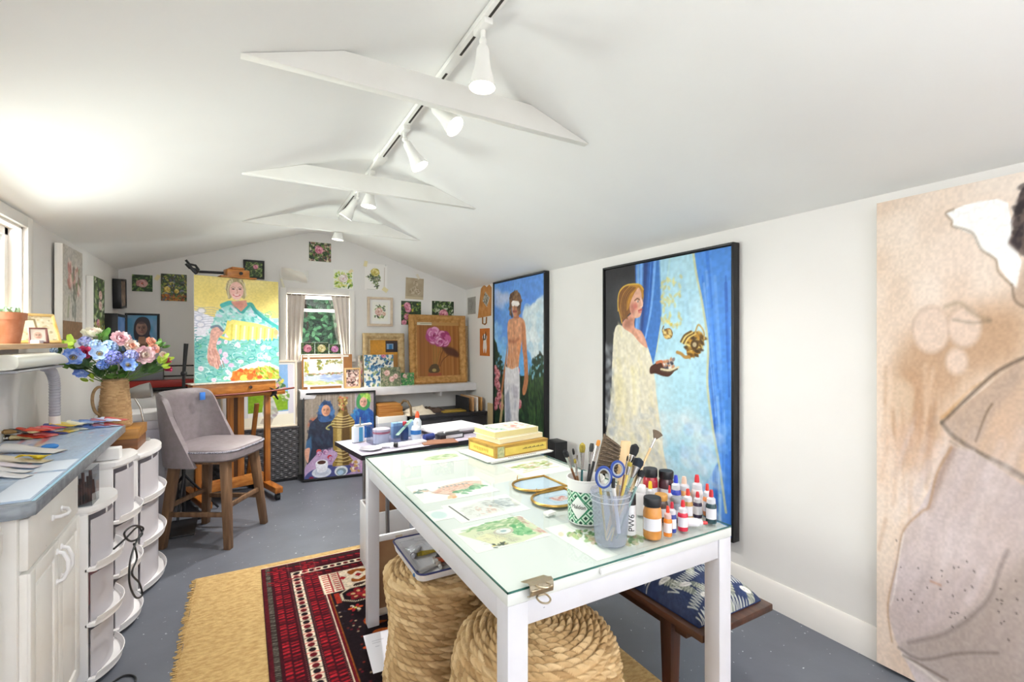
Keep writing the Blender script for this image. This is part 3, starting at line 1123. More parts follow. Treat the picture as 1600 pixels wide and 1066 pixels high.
# backrest: a thick shell wrapped round the rear half
def back_fn(u, v):
 """v round the back, u round the cross-section (outside up, over the rim, inside down)"""
 s_ = abs(2 * v - 1)
 top = 0.995 - 0.05 * max(0, (s_ - 0.5) / 0.5) ** 2 - 0.09 * max(0, (s_ - 0.8) / 0.2) ** 2
 k = u * 22
 if k <= 10:
  h, th = k / 10, 0.017
 elif k <= 12:
  an = (k - 10) / 2 * PI
  h, th = 1 + 0.03 * math.sin(an), 0.017 * math.cos(an)
 else:
  h, th = max(0, 1 - (k - 12) / 9), -0.017
 a = PI + (v - 0.5) * PI * (1.10 - 0.28 * h)
 rr_ = (0.248 + th) * (1 + 0.09 * math.sin(2 * a) ** 2)
 return SM @ Vector((rr_ * math.cos(a) - 0.015 - 0.05 * h, rr_ * math.sin(a), 0.53 + (top - 0.53) * h))
mb = MB()
mb.surf(22, 44, back_fn, closed_u=True)
for v_ in (0, 1):
 mb.face([back_fn(i / 22, v_) for i in range(22)])
bk = obj('backrest', mb, M_lea, st, smooth=60)
for x, y in ((1, 1), (1, -1), (-1, 1), (-1, -1)):
 obj('leg', MB().leg(SM @ Vector((0.217 * x, 0.217 * y, 0.0)), SM @ Vector((0.165 * x, 0.165 * y, 0.57)), 0.021, 0.021, 0.027, 0.027, math.radians(-30), 0.004), M_oak, st)
lx = lambda z: 0.217 - 0.052 * z / 0.57
for a_, b_, z in (((1, -1), (-1, -1), 0.215), ((1, 1), (-1, 1), 0.215), ((1, -1), (1, 1), 0.265), ((-1, -1), (-1, 1), 0.265)):
 r_ = lx(z)
 obj('stretcher', MB().bar(SM @ Vector((a_[0] * r_, a_[1] * r_, z)), SM @ Vector((b_[0] * r_, b_[1] * r_, z)), 0.018, 0.03), M_oak, st)
obj('tape', MB().box(-0.012, 0.0, -0.017, 0.017, 0, 0.055, 0.001, M=SM @ Matrix.Translation((-0.205, 0.165, 0.92)) @ Matrix.Rotation(math.radians(-38), 4, 'Z')), mat('blue tape', '#3f7fd6', 0.5), st, label='scrap of blue tape on the back')
obj('seat_frame', MB().box(-0.19, 0.19, -0.19, 0.19, 0.54, 0.567, 0.004, M=SM), M_oak, st)

# ------------------------------------------------------------------ easel
EA = math.atan2(0.195, 0.603)
EM = T((-0.04, 4.55, 0), EA)             # easel frame: x to the right along the picture, -y to the viewer
M_pine = wood('orange varnished pine', '#8f4f1d', '#c47f39', 'Z', 0.35, coat=0.2)
M_pineX = wood('orange varnished pine across', '#96551f', '#c8843c', 'X', 0.35, coat=0.2)
M_pineY = wood('orange varnished pine deep', '#8a4b1c', '#b9752f', 'Y', 0.35, coat=0.2)
ea = thing('studio_easel', 'orange pine studio easel on castors holding the yellow portrait', 'easel', (-0.04, 4.55, 0))
q = lambda *p: EM @ Vector(p)
for x in (-0.29, 0.235):
 obj('upright', MB().box(x, x + 0.045, 0.06, 0.10, 0.10, 0.925, 0.003, M=EM), M_pine, ea)
for x in (-0.065, 0.015):
 obj('mast', MB().box(x, x + 0.05, 0.055, 0.085, 0.12, 1.90, 0.003, M=EM), M_pine, ea)
obj('mast_panel', MB().box(-0.018, 0.018, 0.06, 0.08, 0.15, 1.7, 0.002, M=EM), mat('dark mast slot', '#53331a', 0.6), ea)
tray = obj('tray', MB().box(-0.345, 0.265, -0.09, 0.05, 0.925, 1.012, 0.004, M=EM), M_pineX, ea)
obj('knob', MB().cyl(q(0.06, -0.09, 0.968), q(0.06, -0.112, 0.968), 0.010, 0.013), mat('dark knob', '#3b2a1e', 0.4), tray, world=False)
obj('tray_lip', MB().box(-0.36, 0.275, -0.10, 0.055, 1.010, 1.018, 0.002, M=EM), mat('paint crusted ledge', '#cdbba6', 0.6, col2='#e9e4da', scale=60, spots=(('#8a5a4a', 50, 0.66),)), ea)
obj('crossbar', MB().box(-0.33, 0.36, -0.055, -0.02, 0.885, 0.918, 0.003, M=EM), M_pineX, ea)
obj('tray_rod', MB().tube([q(-0.2, -0.10, 0.918), q(0.12, -0.10, 0.918), q(0.30, -0.115, 0.93), q(0.42, -0.09, 0.936)], 0.008), mat('red brown rod', '#7a3a2c', 0.4), ea)
for x in (-0.275, 0.25):
 ft_ = obj('foot', MB().box(x - 0.03, x + 0.035, -0.20, 0.40, 0.062, 0.115, 0.008, M=EM), M_pineY, ea)
 for y in (-0.16, 0.36):
  mb = MB()
  mb.cyl(q(x - 0.012, y, 0.028), q(x + 0.018, y, 0.028), 0.028, n=20)
  mb.box(x - 0.016, x + 0.022, y - 0.014, y + 0.014, 0.028, 0.064, 0.003, M=EM)
  obj('caster', mb, M_dark, ft_, world=False)
obj('base_rail', MB().box(-0.25, 0.22, 0.05, 0.09, 0.115, 0.205, 0.004, M=EM), M_pineX, ea)
obj('rear_rail', MB().box(-0.25, 0.22, 0.30, 0.335, 0.07, 0.11, 0.004, M=EM), M_pineX, ea)
obj('rear_brace', MB().bar(q(-0.0, 0.32, 0.11), q(-0.0, 0.10, 0.88), 0.05, 0.022), M_pine, ea)
obj('side_brace', MB().bar(q(0.185, 0.33, 0.10), q(0.185, 0.115, 0.80), 0.035, 0.022), M_pine, ea)
mb = MB()
mb.box(-0.085, 0.085, -0.012, 0.09, 1.882, 1.945, 0.006, M=EM)
mb.box(-0.05, 0.045, -0.015, 0.09, 1.945, 1.963, 0.005, M=EM)
hd = obj('clamp_head', mb, M_pineX, ea)
obj('clamp_ledge', MB().box(-0.135, 0.135, -0.03, 0.06, 1.8715, 1.884, 0.003, M=EM), M_pineX, ea)
obj('clamp_knob', MB().cyl(q(0.015, -0.012, 1.912), q(0.015, -0.03, 1.912), 0.013), M_dark, hd, world=False)
# black spring clamps
sc_ = thing('spring_clamp', 'black spring clamp pinched on the right end of the easel crossbar', 'clamp', q(0.255, -0.04, 0.9))
mb = MB()
mb.tube([q(0.215, -0.085, 0.952), q(0.25, -0.085, 0.93), q(0.256, -0.085, 0.895), q(0.285, -0.09, 0.845)], [0.008, 0.016, 0.016, 0.010], 10, flat=0.6)
mb.tube([q(0.30, -0.075, 0.952), q(0.27, -0.085, 0.925), q(0.25, -0.085, 0.895), q(0.222, -0.09, 0.875)], [0.008, 0.015, 0.016, 0.009], 10, flat=0.6)
mb.ball(q(0.257, -0.085, 0.905), 0.02, (1, 0.7, 1.2))
obj('jaws', mb, M_black, sc_)
arm = thing('clamp_lamp_arm', 'black clip-on lamp arm lying behind the top of the yellow portrait', 'lamp arm', q(-0.27, 0.05, 1.9))
obj('bar', MB().tube([q(-0.27, 0.04, 1.902), q(-0.098, 0.04, 1.912)], 0.011), M_black, arm)
mb = MB()
for dz in (0, 0.03):
 mb.tube([q(-0.36, 0.04, 1.955 + dz), q(-0.335, 0.04, 1.925 + dz), q(-0.295, 0.04, 1.92 + dz), q(-0.27, 0.04, 1.902 + dz * 0.4)], 0.009)
mb.bar(q(-0.345, 0.04, 1.95), q(-0.285, 0.04, 1.884), 0.03, 0.02)
obj('hinge', mb, M_black, arm)

# ------------------------------------------------------------------ wall shelf
sh = thing('wall_shelf', 'long white shelf on the end wall carrying framed pictures', 'shelf', (1.4, 5.1, 0.88))
obj('board', MB().box(0.472, XR - 0.001, 4.95, YB - 0.025, 0.848, 0.868, 0.002), M_white, sh)
obj('front_edge', MB().box(0.470, XR - 0.001, 4.93, 4.95, 0.788, 0.868, 0.002), mat('shelf edge white', '#dedcdf', 0.5, col2='#d5d2d4', scale=9), sh)
for x in (0.9, 1.9):
 obj('bracket', MB().box(x, x + 0.02, 4.96, YB - 0.025, 0.74, 0.848, 0.002), M_white, sh)

# ledge under the left window
lg = thing('window_ledge', 'natural wood ledge board below the left window', 'ledge', (-0.86, 2.5, 1.33))
obj('board', MB().box(XL + 0.023, -0.785, 1.9, 3.235, 1.317, 1.338, 0.003), wood('raw pine ledge', '#b98f63', '#d6b287', 'Y', 0.6), lg)
obj('bracket', MB().box(XL + 0.001, XL + 0.05, 1.95, 2.98, 1.27, 1.317, 0.002), M_wall, lg)


# ------------------------------------------------------------------ pictures
P_oil = attr_mat('oil paint', 0.42, 0.25, 130, 0.35)
P_pap = attr_mat('paper and watercolour', 0.85, 0.05, 300, 0.2)
F_black = mat('black picture frame', '#151416', 0.4)
R = random.Random(3)

# ---- woman with the floating teapot (right wall)
a = Art(230, 356, '#2a292d', 11)
a.wash(['#3a393d', '#1f1e22', '#4a4a50'], 5, 0.5)
# sky between the curtains
a.poly([(0.502, -0.068), (1.064, -0.003), (1.064, 1.025), (0.339, 1.206), (0.406, 0.396)], '#a9cfdd', mott=0.03)
a.wash(['#b9d9e2', '#94c3dc', '#9ccbe3'], 5, 0.55, [(0.523, -0.066), (1.064, -0.003), (1.064, 1.025), (0.339, 1.206), (0.406, 0.396)])
# left curtain
lc = [(0.373, -0.043), (0.593, -0.033), (0.569, 0.066), (0.528, 0.215), (0.487, 0.343), (0.45, 0.427), (0.406, 0.428), (0.351, 0.344), (0.373, 0.157)]
a.poly(lc, '#3f74bd', smooth=False)
for k in range(26):
 t_ = R.random()
 top = (0.30 + 0.17 * t_, 0.0)
 bot = (0.285 + 0.10 * t_, 0.30 + 0.12 * R.random())
 a.stroke([top, ((top[0] + bot[0]) / 2 + 0.01, 0.18), bot], 0.012 + 0.012 * R.random(), R.choice(['#1f4fa0', '#2a63c4', '#5c94e0', '#7db0ea', '#2d5fae', '#1d4690']), 0.75)
a.poly([(0.373, -0.043), (0.417, -0.041), (0.384, 0.184), (0.339, 0.398), (0.328, 0.29), (0.368, 0.103)], '#2b3f73', 0.8, blur=2)
a.stroke([(0.593, -0.028), (0.564, 0.09), (0.523, 0.241), (0.482, 0.369)], 0.012, '#d7cf8e', 0.8)
# right curtain
rc = [(0.757, -0.027), (1.064, -0.024), (1.064, 1.047), (0.99, 1.044), (0.92, 0.701), (0.88, 0.592), (0.855, 0.479), (0.855, 0.341), (0.822, 0.202), (0.779, 0.082)]
a.poly(rc, '#4a86d6')
for k in range(90):
 x0 = 0.60 + 0.42 * R.random()
 d = (1.02 - x0)
 y0 = R.random() * 0.75
 L_ = 0.15 + 0.35 * R.random()
 xx = lambda y: x0 + d * 0.52 * min(1, y * 1.6)
 a.stroke([(xx(y0), y0), (xx(y0 + L_ / 2), y0 + L_ / 2), (xx(y0 + L_), y0 + L_)], 0.008 + 0.018 * R.random(), R.choice(['#2d68c8', '#3f7fd8', '#6fa2e3', '#8db8ea', '#2456b0', '#5b93de', '#7aa9e6']), 0.55)
a.poly([(0.502, -0.027), (0.757, -0.024), (0.779, 0.082), (0.822, 0.202), (0.855, 0.341), (0.851, 0.479), (0.88, 0.615), (0.92, 0.746), (0.83, 0.852), (0.502, 0.754), (0.46, 0.447), (0.523, 0.241)], '#abd2e0', 0.9, blur=1)
a.wash(['#c3dfe6', '#93c2da'], 6, 0.5, [(0.603, -0.021), (0.757, -0.024), (0.779, 0.082), (0.822, 0.202), (0.855, 0.341), (0.851, 0.479), (0.88, 0.615), (0.92, 0.746), (0.83, 0.852), (0.502, 0.754), (0.46, 0.447), (0.523, 0.241)])
a.stroke([(0.752, -0.02), (0.779, 0.082), (0.822, 0.202), (0.855, 0.341), (0.851, 0.479), (0.88, 0.615), (0.928, 0.767), (0.967, 0.917)], 0.014, '#cfc98e', 0.75)
# golden leaves falling
for k in range(46):
 u, v = 0.50 + 0.15 * R.random() + 0.02, 0.08 + 0.20 * R.random()
 a.ell(u, v, 0.013 + 0.01 * R.random(), 0.006, R.choice(['#d8c46a', '#cdb45a', '#e0d48c']), R.random() * 3, 0.5)
for (x, y) in ((0.415, 0.37), (0.42, 0.40), (0.425, 0.43), (0.50, 0.30)):
 a.ell(u, v, 0.01, 0.006, '#c9bb62', 0, 0.8)
# clouds low down
for k in range(60):
 u, v = 0.35 + 0.45 * R.random(), 0.60 + 0.38 * R.random()
 a.ell(u, v, 0.03 + 0.05 * R.random(), 0.012 + 0.02 * R.random(), R.choice(['#d3dbe0', '#dfe2e2', '#c4d3dc']), R.random(), 0.28, 7)
for k in range(50):
 u, v = 0.68 + 0.27 * R.random(), 0.62 + 0.36 * R.random()
 a.ell(u, v, 0.02 + 0.03 * R.random(), 0.008 + 0.02 * R.random(), R.choice(['#dfe6ec', '#c9d8e8', '#8fb6e0']), R.random(), 0.35, 4)
# fleece robe
robe = [(0.134, 0.254), (0.095, 0.288), (0.076, 0.403), (0.063, 0.578), (0.029, 0.697), (0.002, 0.818), (-0.012, 1.086), (0.554, 0.976), (0.533, 0.75), (0.508, 0.651), (0.482, 0.55), (0.45, 0.422), (0.401, 0.344), (0.362, 0.317), (0.31, 0.295), (0.221, 0.272)]
a.poly(robe, '#d9d2bd', smooth=True)
a.dabs(robe, ['#e6e0cd', '#d2cab0', '#dcd5c0', '#cbc3ab', '#ece6d4', '#dcd2a4'], 420, (0.02, 0.06), 3.5, 1.4, 0.35, 0.32)
a.dabs([(-0.012, 0.642), (0.502, 0.6), (0.554, 0.976), (-0.012, 1.086)], ['#c9c9c4', '#dedbd0', '#b9bbb9', '#e6e2d2'], 240, (0.02, 0.05), 2.2, 0.9, 1.2, 0.4)
for k in range(70):
 u, v = 0.0 + 0.08 * R.random(), 0.35 + 0.62 * R.random()
 a.ell(u, v, 0.02 + 0.03 * R.random(), 0.008 + 0.012 * R.random(), R.choice(['#8f959c', '#6f757d', '#b9bfc6', '#d5d8da']), R.random() * 3, 0.3, 4)
for k in range(26):
 u, v = 0.04 + 0.26 * R.random(), 0.36 + 0.5 * R.random()
 a.stroke([(u, v), (u + 0.02, v + 0.08), (u + 0.01, v + 0.18)], 0.02 + 0.03 * R.random(), R.choice(['#e9e3d2', '#c6bea2', '#d9cf9c', '#f0ebdd']), 0.35, soft=5)
# neck and shoulder
a.poly([(0.197, 0.233), (0.362, 0.178), (0.299, 0.222), (0.293, 0.268), (0.351, 0.285), (0.39, 0.322), (0.401, 0.354), (0.339, 0.333), (0.269, 0.295), (0.184, 0.266)], '#c98f77', smooth=True, mott=0.08)
a.poly([(0.293, 0.27), (0.351, 0.287), (0.39, 0.328), (0.395, 0.352), (0.339, 0.322)], '#d9a48c', 0.9, blur=1)
a.poly([(0.209, 0.233), (0.281, 0.229), (0.246, 0.267), (0.184, 0.26)], '#8d5747', 0.6, blur=2)
# head: hair, face turned up to the right
a.poly([(0.134, 0.145), (0.147, 0.103), (0.191, 0.084), (0.269, 0.081), (0.339, 0.088), (0.373, 0.109), (0.362, 0.151), (0.328, 0.182), (0.246, 0.206), (0.172, 0.24), (0.166, 0.218), (0.147, 0.197)], '#7d4f25', smooth=True)
a.poly([(0.246, 0.084), (0.334, 0.09), (0.368, 0.114), (0.356, 0.145), (0.316, 0.116), (0.281, 0.125), (0.258, 0.162), (0.221, 0.194), (0.197, 0.177), (0.221, 0.127)], '#b9822f', 0.9, smooth=True)
for k in range(14):
 f_ = k / 14
 a.stroke([(p_[0] + 0.06 * f_, p_[1] + 0.01 * f_) for p_ in [(0.246, 0.09), (0.184, 0.12), (0.159, 0.169), (0.172, 0.221)]], 0.006, R.choice(['#9a6630', '#5f3a1a', '#b5803a', '#6d4520']), 0.7)
a.stroke([(0.134, 0.191), (0.134, 0.134), (0.159, 0.101), (0.221, 0.083), (0.328, 0.087), (0.368, 0.111)], 0.010, '#d9b347', 0.9)
a.stroke([(0.172, 0.246), (0.153, 0.209), (0.134, 0.174)], 0.010, '#c99a3a', 0.9)
a.poly([(0.299, 0.115), (0.328, 0.101), (0.351, 0.124), (0.356, 0.145), (0.368, 0.167), (0.356, 0.188), (0.351, 0.21), (0.334, 0.225), (0.293, 0.227), (0.258, 0.207), (0.246, 0.178), (0.264, 0.146)], '#d7a48c', smooth=True)
a.poly([(0.252, 0.168), (0.281, 0.158), (0.293, 0.191), (0.281, 0.218), (0.252, 0.201)], '#a75f52', 0.7, blur=1.5)
a.ell(*[(0.299, 0.178)][0], 0.018, 0.014, '#c75e58', 0, 0.6, 4)
a.stroke([(0.293, 0.153), (0.316, 0.146), (0.334, 0.152)], 0.009, '#6d4634', 0.9)
a.ell(*[(0.319, 0.158)][0], 0.010, 0.0035, '#e8ded6', 0, 0.9)
a.ell(*[(0.322, 0.159)][0], 0.005, 0.004, '#3a3a42', 0, 0.9)
a.stroke([(0.345, 0.145), (0.362, 0.178), (0.345, 0.183)], 0.007, '#efc9b4', 0.9)
a.stroke([(0.328, 0.198), (0.356, 0.194)], 0.012, '#b04a4a', 0.9)
a.stroke([(0.328, 0.206), (0.351, 0.204)], 0.009, '#c7706a', 0.9)
a.poly([(0.362, 0.103), (0.373, 0.136), (0.368, 0.162), (0.356, 0.129)], '#c0862f', 0.9)
# hand with cup and saucer
a.poly([(0.428, 0.433), (0.471, 0.416), (0.523, 0.404), (0.564, 0.434), (0.622, 0.437), (0.583, 0.463), (0.533, 0.465), (0.471, 0.457), (0.428, 0.459)], '#4a2a1e', smooth=True)
a.stroke([(0.482, 0.413), (0.523, 0.407), (0.543, 0.424)], 0.018, '#c9744a', 0.9)
a.poly([(0.533, 0.399), (0.618, 0.395), (0.613, 0.427), (0.583, 0.44), (0.543, 0.434)], '#c4bcb4')
a.dabs([(0.533, 0.399), (0.618, 0.395), (0.613, 0.427), (0.583, 0.44), (0.543, 0.434)], ['#35323f', '#7b6a6a', '#e5ded6', '#b77b54'], 30, (0.008, 0.014), 1.4, alpha=0.85)
a.stroke([(0.518, 0.438), (0.583, 0.44), (0.651, 0.426)], 0.014, '#d8cba8', 0.95)
a.stroke([(0.523, 0.445), (0.583, 0.448), (0.642, 0.433)], 0.010, '#53402f', 0.9)
# little sugar bowl and big teapot (tilted, pouring)
a.poly([(0.533, 0.284), (0.583, 0.275), (0.608, 0.293), (0.598, 0.313), (0.564, 0.318), (0.538, 0.307)], '#7c5a2c', smooth=True)
a.stroke([(0.538, 0.267), (0.528, 0.284), (0.543, 0.302)], 0.008, '#6d4d22', 0.9)
a.dabs([(0.533, 0.284), (0.583, 0.275), (0.608, 0.293), (0.598, 0.313), (0.564, 0.318), (0.538, 0.307)], ['#c99a44', '#4f3618', '#e6d08a'], 16, (0.008, 0.018), 2, 0.6)
a.poly([(0.707, 0.354), (0.716, 0.308), (0.77, 0.29), (0.813, 0.299), (0.83, 0.323), (0.813, 0.355), (0.779, 0.379), (0.725, 0.385)], '#8a6226', smooth=True)
a.dabs([(0.707, 0.354), (0.716, 0.308), (0.77, 0.29), (0.813, 0.299), (0.83, 0.323), (0.813, 0.355), (0.779, 0.379), (0.725, 0.385)], ['#c79a3e', '#5e4118', '#b98832', '#e1c877', '#3f2b12'], 80, (0.012, 0.026), 2.4, 0.7, 0.7, 0.8)
for k, dy in enumerate((0, 4, 8, 12)):
 a.stroke([(0.698, 0.337), (0.725, 0.313), (0.77, 0.299)] if k == 0 else [(p[0] - 0.010 * k, p[1] - 0.003 * k) for p in [(0.698, 0.337), (0.725, 0.313), (0.77, 0.299)]], 0.012, ('#d8bd6c', '#5e4118')[k % 2], 0.95)
a.ell(*[(0.765, 0.339)][0], 0.028, 0.018, '#4b3517', 0, 0.9)
a.ell(*[(0.765, 0.339)][0], 0.014, 0.009, '#b8a888', 0, 0.9)
a.stroke([(0.642, 0.369), (0.67, 0.374), (0.698, 0.386), (0.725, 0.385)], 0.020, '#a87d3a', 0.95)
a.stroke([(0.77, 0.294), (0.792, 0.266), (0.826, 0.29), (0.83, 0.318)], 0.010, '#b79a5a', 0.95)
a.grain(0.05, 60, 90)
wm = picture('wall_painting', 'tall black-framed painting of a red-haired figure in fleece with a floating gold teapot', 'painting', a, 1.02, 1.575,
             T((2.285, 2.14, 0.287), RZ_RIGHT), P_oil, fw=0.013, fmat=F_black, depth=0.03, lip=0.010, fdepth=0.043, gap=0.006, edge='#dcdad4')

# ---- man with the covered eyes (right wall, farther)
a = Art(140, 250, '#4f84d4', 12)
a.wash(['#3f74cc', '#6a9be0', '#5b8fda', '#7ab6ea'], 4, 0.55)
a.poly([(0, 0.40), (1, 0.42), (1, 0.75), (0, 0.75)], '#69b4e6', 0.8, blur=16)
cl1 = [(0.605, 0.211), (0.703, 0.177), (0.844, 0.154), (1, 0.14), (1.01, 0.452), (0.833, 0.473), (0.703, 0.386), (0.642, 0.295)]
a.poly(cl1, '#cfdde6', 0.95, blur=2, smooth=True)
a.dabs(cl1, ['#e8eef0', '#b6ccd8', '#d7e2e6', '#a9c6d6', '#c4d4da'], 130, (0.03, 0.08), 1.6, alpha=0.45)
for p in ((782, 462), (788, 468), (776, 470), (793, 466), (785, 476), (778, 456), (797, 465)):
 u, v = (p[0] - 773) / 79, (p[1] - 440) / 262
 a.ell(u, v, 0.09, 0.028, '#c5cbe2', 0.3, 0.55, 6)
a.dabs([(0, 0.25), (0.25, 0.3), (0.3, 0.55), (0, 0.6)], ['#8cc4ec', '#a9d4ee', '#74b4e6'], 40, (0.04, 0.1), 1.6, alpha=0.35)
# hedge and garden
hd_ = [(-0.04, 0.34), (0.053, 0.373), (0.113, 0.468), (0.201, 0.49), (0.258, 0.544), (0.314, 0.58), (0.889, 0.541), (0.774, 0.51), (0.833, 0.455), (0.923, 0.426), (0.989, 0.439), (1.021, 0.925), (-0.04, 1.126)]
a.poly(hd_, '#1c3024', smooth=False, mott=0.2)
a.dabs(hd_, ['#26402c', '#14241b', '#31502f', '#20382a', '#3c5c35'], 700, (0.015, 0.04), 2.4, 1.4, 0.7, 0.7)
a.dabs([(0.727, 0.493), (1, 0.469), (1.021, 0.891), (0.727, 0.922)], ['#2d4a28', '#3f6030', '#1d3320', '#4b6a36'], 220, (0.02, 0.05), 4, 1.5, 0.3, 0.6)
a.dabs([(-0.024, 0.389), (0.286, 0.523), (0.286, 0.62), (-0.024, 0.634)], ['#1f3a2c', '#6fa9cc', '#163024', '#2b4a33', '#142a20'], 90, (0.02, 0.04), 1.8, alpha=0.85)
a.dabs([(0.798, 0.456), (1.01, 0.439), (1.01, 0.54), (0.774, 0.563)], ['#24402c', '#8cc2da', '#1a3122', '#1a3122'], 50, (0.02, 0.035), 1.8, alpha=0.85)
for p in ((774, 590), (779, 597), (777, 606), (775, 612), (779, 617), (782, 631), (781, 634), (777, 644), (774, 653), (785, 651), (815, 640), (812, 588)):
 u, v = [(0.007, -0.017)][0]
 u, v = (p[0] - 772) / 79.5, (p[1] - 443) / 277 + 0.012
 a.rose(u, v, 0.055, ['#8a3f4a', '#d9808c', '#eab0b4', '#b5303a'])
# figure
sk, sd = '#d0946f', '#9a5a3c'
a.poly([(0.314, 0.245), (0.396, 0.228), (0.541, 0.224), (0.629, 0.24), (0.666, 0.277), (0.679, 0.35), (0.691, 0.415), (0.666, 0.444), (0.629, 0.404), (0.605, 0.35), (0.567, 0.416), (0.541, 0.461), (0.515, 0.517), (0.314, 0.526), (0.286, 0.488), (0.314, 0.407), (0.3, 0.31)], sk, smooth=True, mott=0.1)
a.poly([(0.423, 0.228), (0.437, 0.176), (0.528, 0.179), (0.541, 0.231)], '#a8694a')
a.poly([(0.592, 0.262), (0.654, 0.277), (0.679, 0.386), (0.703, 0.458), (0.715, 0.529), (0.715, 0.586), (0.679, 0.646), (0.629, 0.67), (0.605, 0.642), (0.642, 0.568), (0.629, 0.459), (0.605, 0.405)], '#b8774f', smooth=True, mott=0.1)
a.poly([(0.3, 0.368), (0.272, 0.504), (0.215, 0.623), (0.186, 0.684), (0.157, 0.673), (0.201, 0.565), (0.258, 0.466)], '#b07049', smooth=True)
a.poly([(0.314, 0.349), (0.45, 0.357), (0.541, 0.335), (0.554, 0.357), (0.45, 0.376), (0.328, 0.372)], sd, 0.7, blur=1)
a.stroke([(0.437, 0.255), (0.437, 0.349), (0.423, 0.463), (0.41, 0.512)], 0.018, sd, 0.45)
a.poly([(0.502, 0.368), (0.579, 0.342), (0.541, 0.479), (0.489, 0.514)], '#e08a52', 0.5, blur=2)
a.dabs([(0.328, 0.388), (0.528, 0.387), (0.502, 0.513), (0.328, 0.518)], ['#e0b090', '#b9774f', '#d79a72'], 60, (0.02, 0.04), 2.5, 1.5, 0.3, 0.4)
a.ell(*[(0.463, 0.162)][0], 0.066, 0.058, '#c08a68')
a.ell(*[(0.489, 0.181)][0], 0.045, 0.04, '#a8694a', 0, 0.5, 3)
hr = [(0.342, 0.15), (0.356, 0.089), (0.437, 0.07), (0.528, 0.079), (0.579, 0.107), (0.579, 0.158), (0.541, 0.209), (0.515, 0.156), (0.396, 0.152), (0.396, 0.212), (0.356, 0.188)]
a.poly(hr, '#6b4a33', smooth=True)
a.dabs(hr, ['#7d573b', '#4a3020', '#8f6a48', '#5d3f2a'], 80, (0.02, 0.035), 1.6, alpha=0.8)
a.poly([(0.383, 0.136), (0.41, 0.122), (0.528, 0.131), (0.554, 0.15), (0.515, 0.16), (0.396, 0.155)], '#e6e0dc')
a.stroke([(0.423, 0.187), (0.489, 0.189)], 0.022, '#8a4038', 0.9)
a.stroke([(0.45, 0.157), (0.45, 0.176)], 0.02, '#8a5a40', 0.8)
tr_ = [(0.258, 0.516), (0.396, 0.528), (0.528, 0.509), (0.554, 0.571), (0.554, 0.682), (0.528, 0.795), (0.579, 0.975), (0.258, 1.088), (0.23, 0.975), (0.244, 0.778), (0.23, 0.623)]
a.poly(tr_, '#dcd9de')
a.dabs(tr_, ['#eeecee', '#c9c7d0', '#b7b6c4', '#f2f0f0', '#d6d2d8'], 130, (0.02, 0.05), 4, 1.5, 0.3, 0.6)
a.poly([(0.258, 0.691), (0.328, 0.649), (0.369, 0.807), (0.356, 0.961), (0.272, 0.97)], '#8d93a8', 0.8, blur=1)
a.poly([(0.41, 0.615), (0.515, 0.632), (0.515, 0.692), (0.437, 0.696)], '#b3adbb', 0.7, blur=1)
a.poly([(0.172, 0.673), (0.215, 0.694), (0.201, 0.781), (0.172, 0.862), (0.113, 0.867), (0.157, 0.764)], '#bfa678', 0.9)
a.grain(0.06, 40, 70)
picture('wall_painting', 'tall black-framed painting of a bare-chested figure with covered eyes before a garden hedge', 'painting', a, 0.94, 1.65,
  T((2.285, 3.925, 0.295), RZ_RIGHT), P_oil, fw=0.013, fmat=F_black, depth=0.03, lip=0.010, fdepth=0.043, gap=0.006, edge='#dcdad4')

# ---- huge pale canvas leaning at the right edge
a = Art(330, 420, '#dfd0c2', 13)
a.wash(['#e6d8cc', '#e0c9b8', '#d6c4b2', '#e8dcd2', '#d9bfaa'], 5, 0.5)
a.wash(['#dfcbbc', '#d0b8a4', '#e9ded4'], 12, 0.35)
br = [(0.207, 0.499), (0.067, 0.445), (0.056, 0.337), (0.169, 0.27), (0.425, 0.229), (0.425, 0.331), (0.314, 0.368), (0.226, 0.434)]
a.poly(br, '#a07a58', 0.6, blur=9, smooth=True)
a.poly([(0.067, 0.404), (0.129, 0.362), (0.149, 0.439), (0.207, 0.486), (0.149, 0.57), (0.098, 0.57), (0.067, 0.526)], '#a97e5c', 0.5, blur=6, smooth=True)
a.poly([(0.034, 0.385), (0.119, 0.389), (0.129, 0.441), (0.109, 0.469), (0.034, 0.475)], '#d9c8b4', 0.6, blur=4, smooth=True)
for k in range(160):
 u, v = 0.03 + 0.4 * R.random(), 0.35 + 0.4 * R.random()
 a.stroke([(u, v), (u + 0.02 - 0.05 * R.random(), v + 0.05 + 0.08 * R.random())], 0.006 + 0.012 * R.random(), R.choice(['#b08868', '#c7a488', '#dcc3ae', '#9c7454', '#d8bfa9']), 0.22, soft=3)
pt = a.rng
# figure's arm: big angular sleeve
a.poly([(0.211, 0.462), (0.425, 0.331), (0.483, 0.33), (0.483, 0.593), (0.425, 0.557), (0.33, 0.517), (0.244, 0.495)], '#c6ab94', 0.95, blur=1)
a.wash(['#d8bfa8', '#cfa98c', '#dccbbf', '#b59c88'], 9, 0.5, [(0.211, 0.462), (0.425, 0.331), (0.483, 0.33), (0.483, 0.593), (0.425, 0.557), (0.33, 0.517), (0.244, 0.495)])
a.poly([(0.211, 0.462), (0.425, 0.331), (0.425, 0.365), (0.363, 0.425), (0.314, 0.489), (0.244, 0.495)], '#a7968a', 0.6, blur=3)
a.poly([(0.203, 0.455), (0.297, 0.387), (0.363, 0.361), (0.288, 0.396), (0.222, 0.453)], '#b98750', 0.7, blur=1)
a.stroke([(0.211, 0.462), (0.297, 0.399), (0.363, 0.355), (0.44, 0.325)], 0.0077, '#4d4138', 0.68, soft=2.5)
a.stroke([(0.211, 0.462), (0.244, 0.485), (0.314, 0.51), (0.379, 0.526), (0.44, 0.546)], 0.0115, '#5d554c', 0.64, soft=2.5)
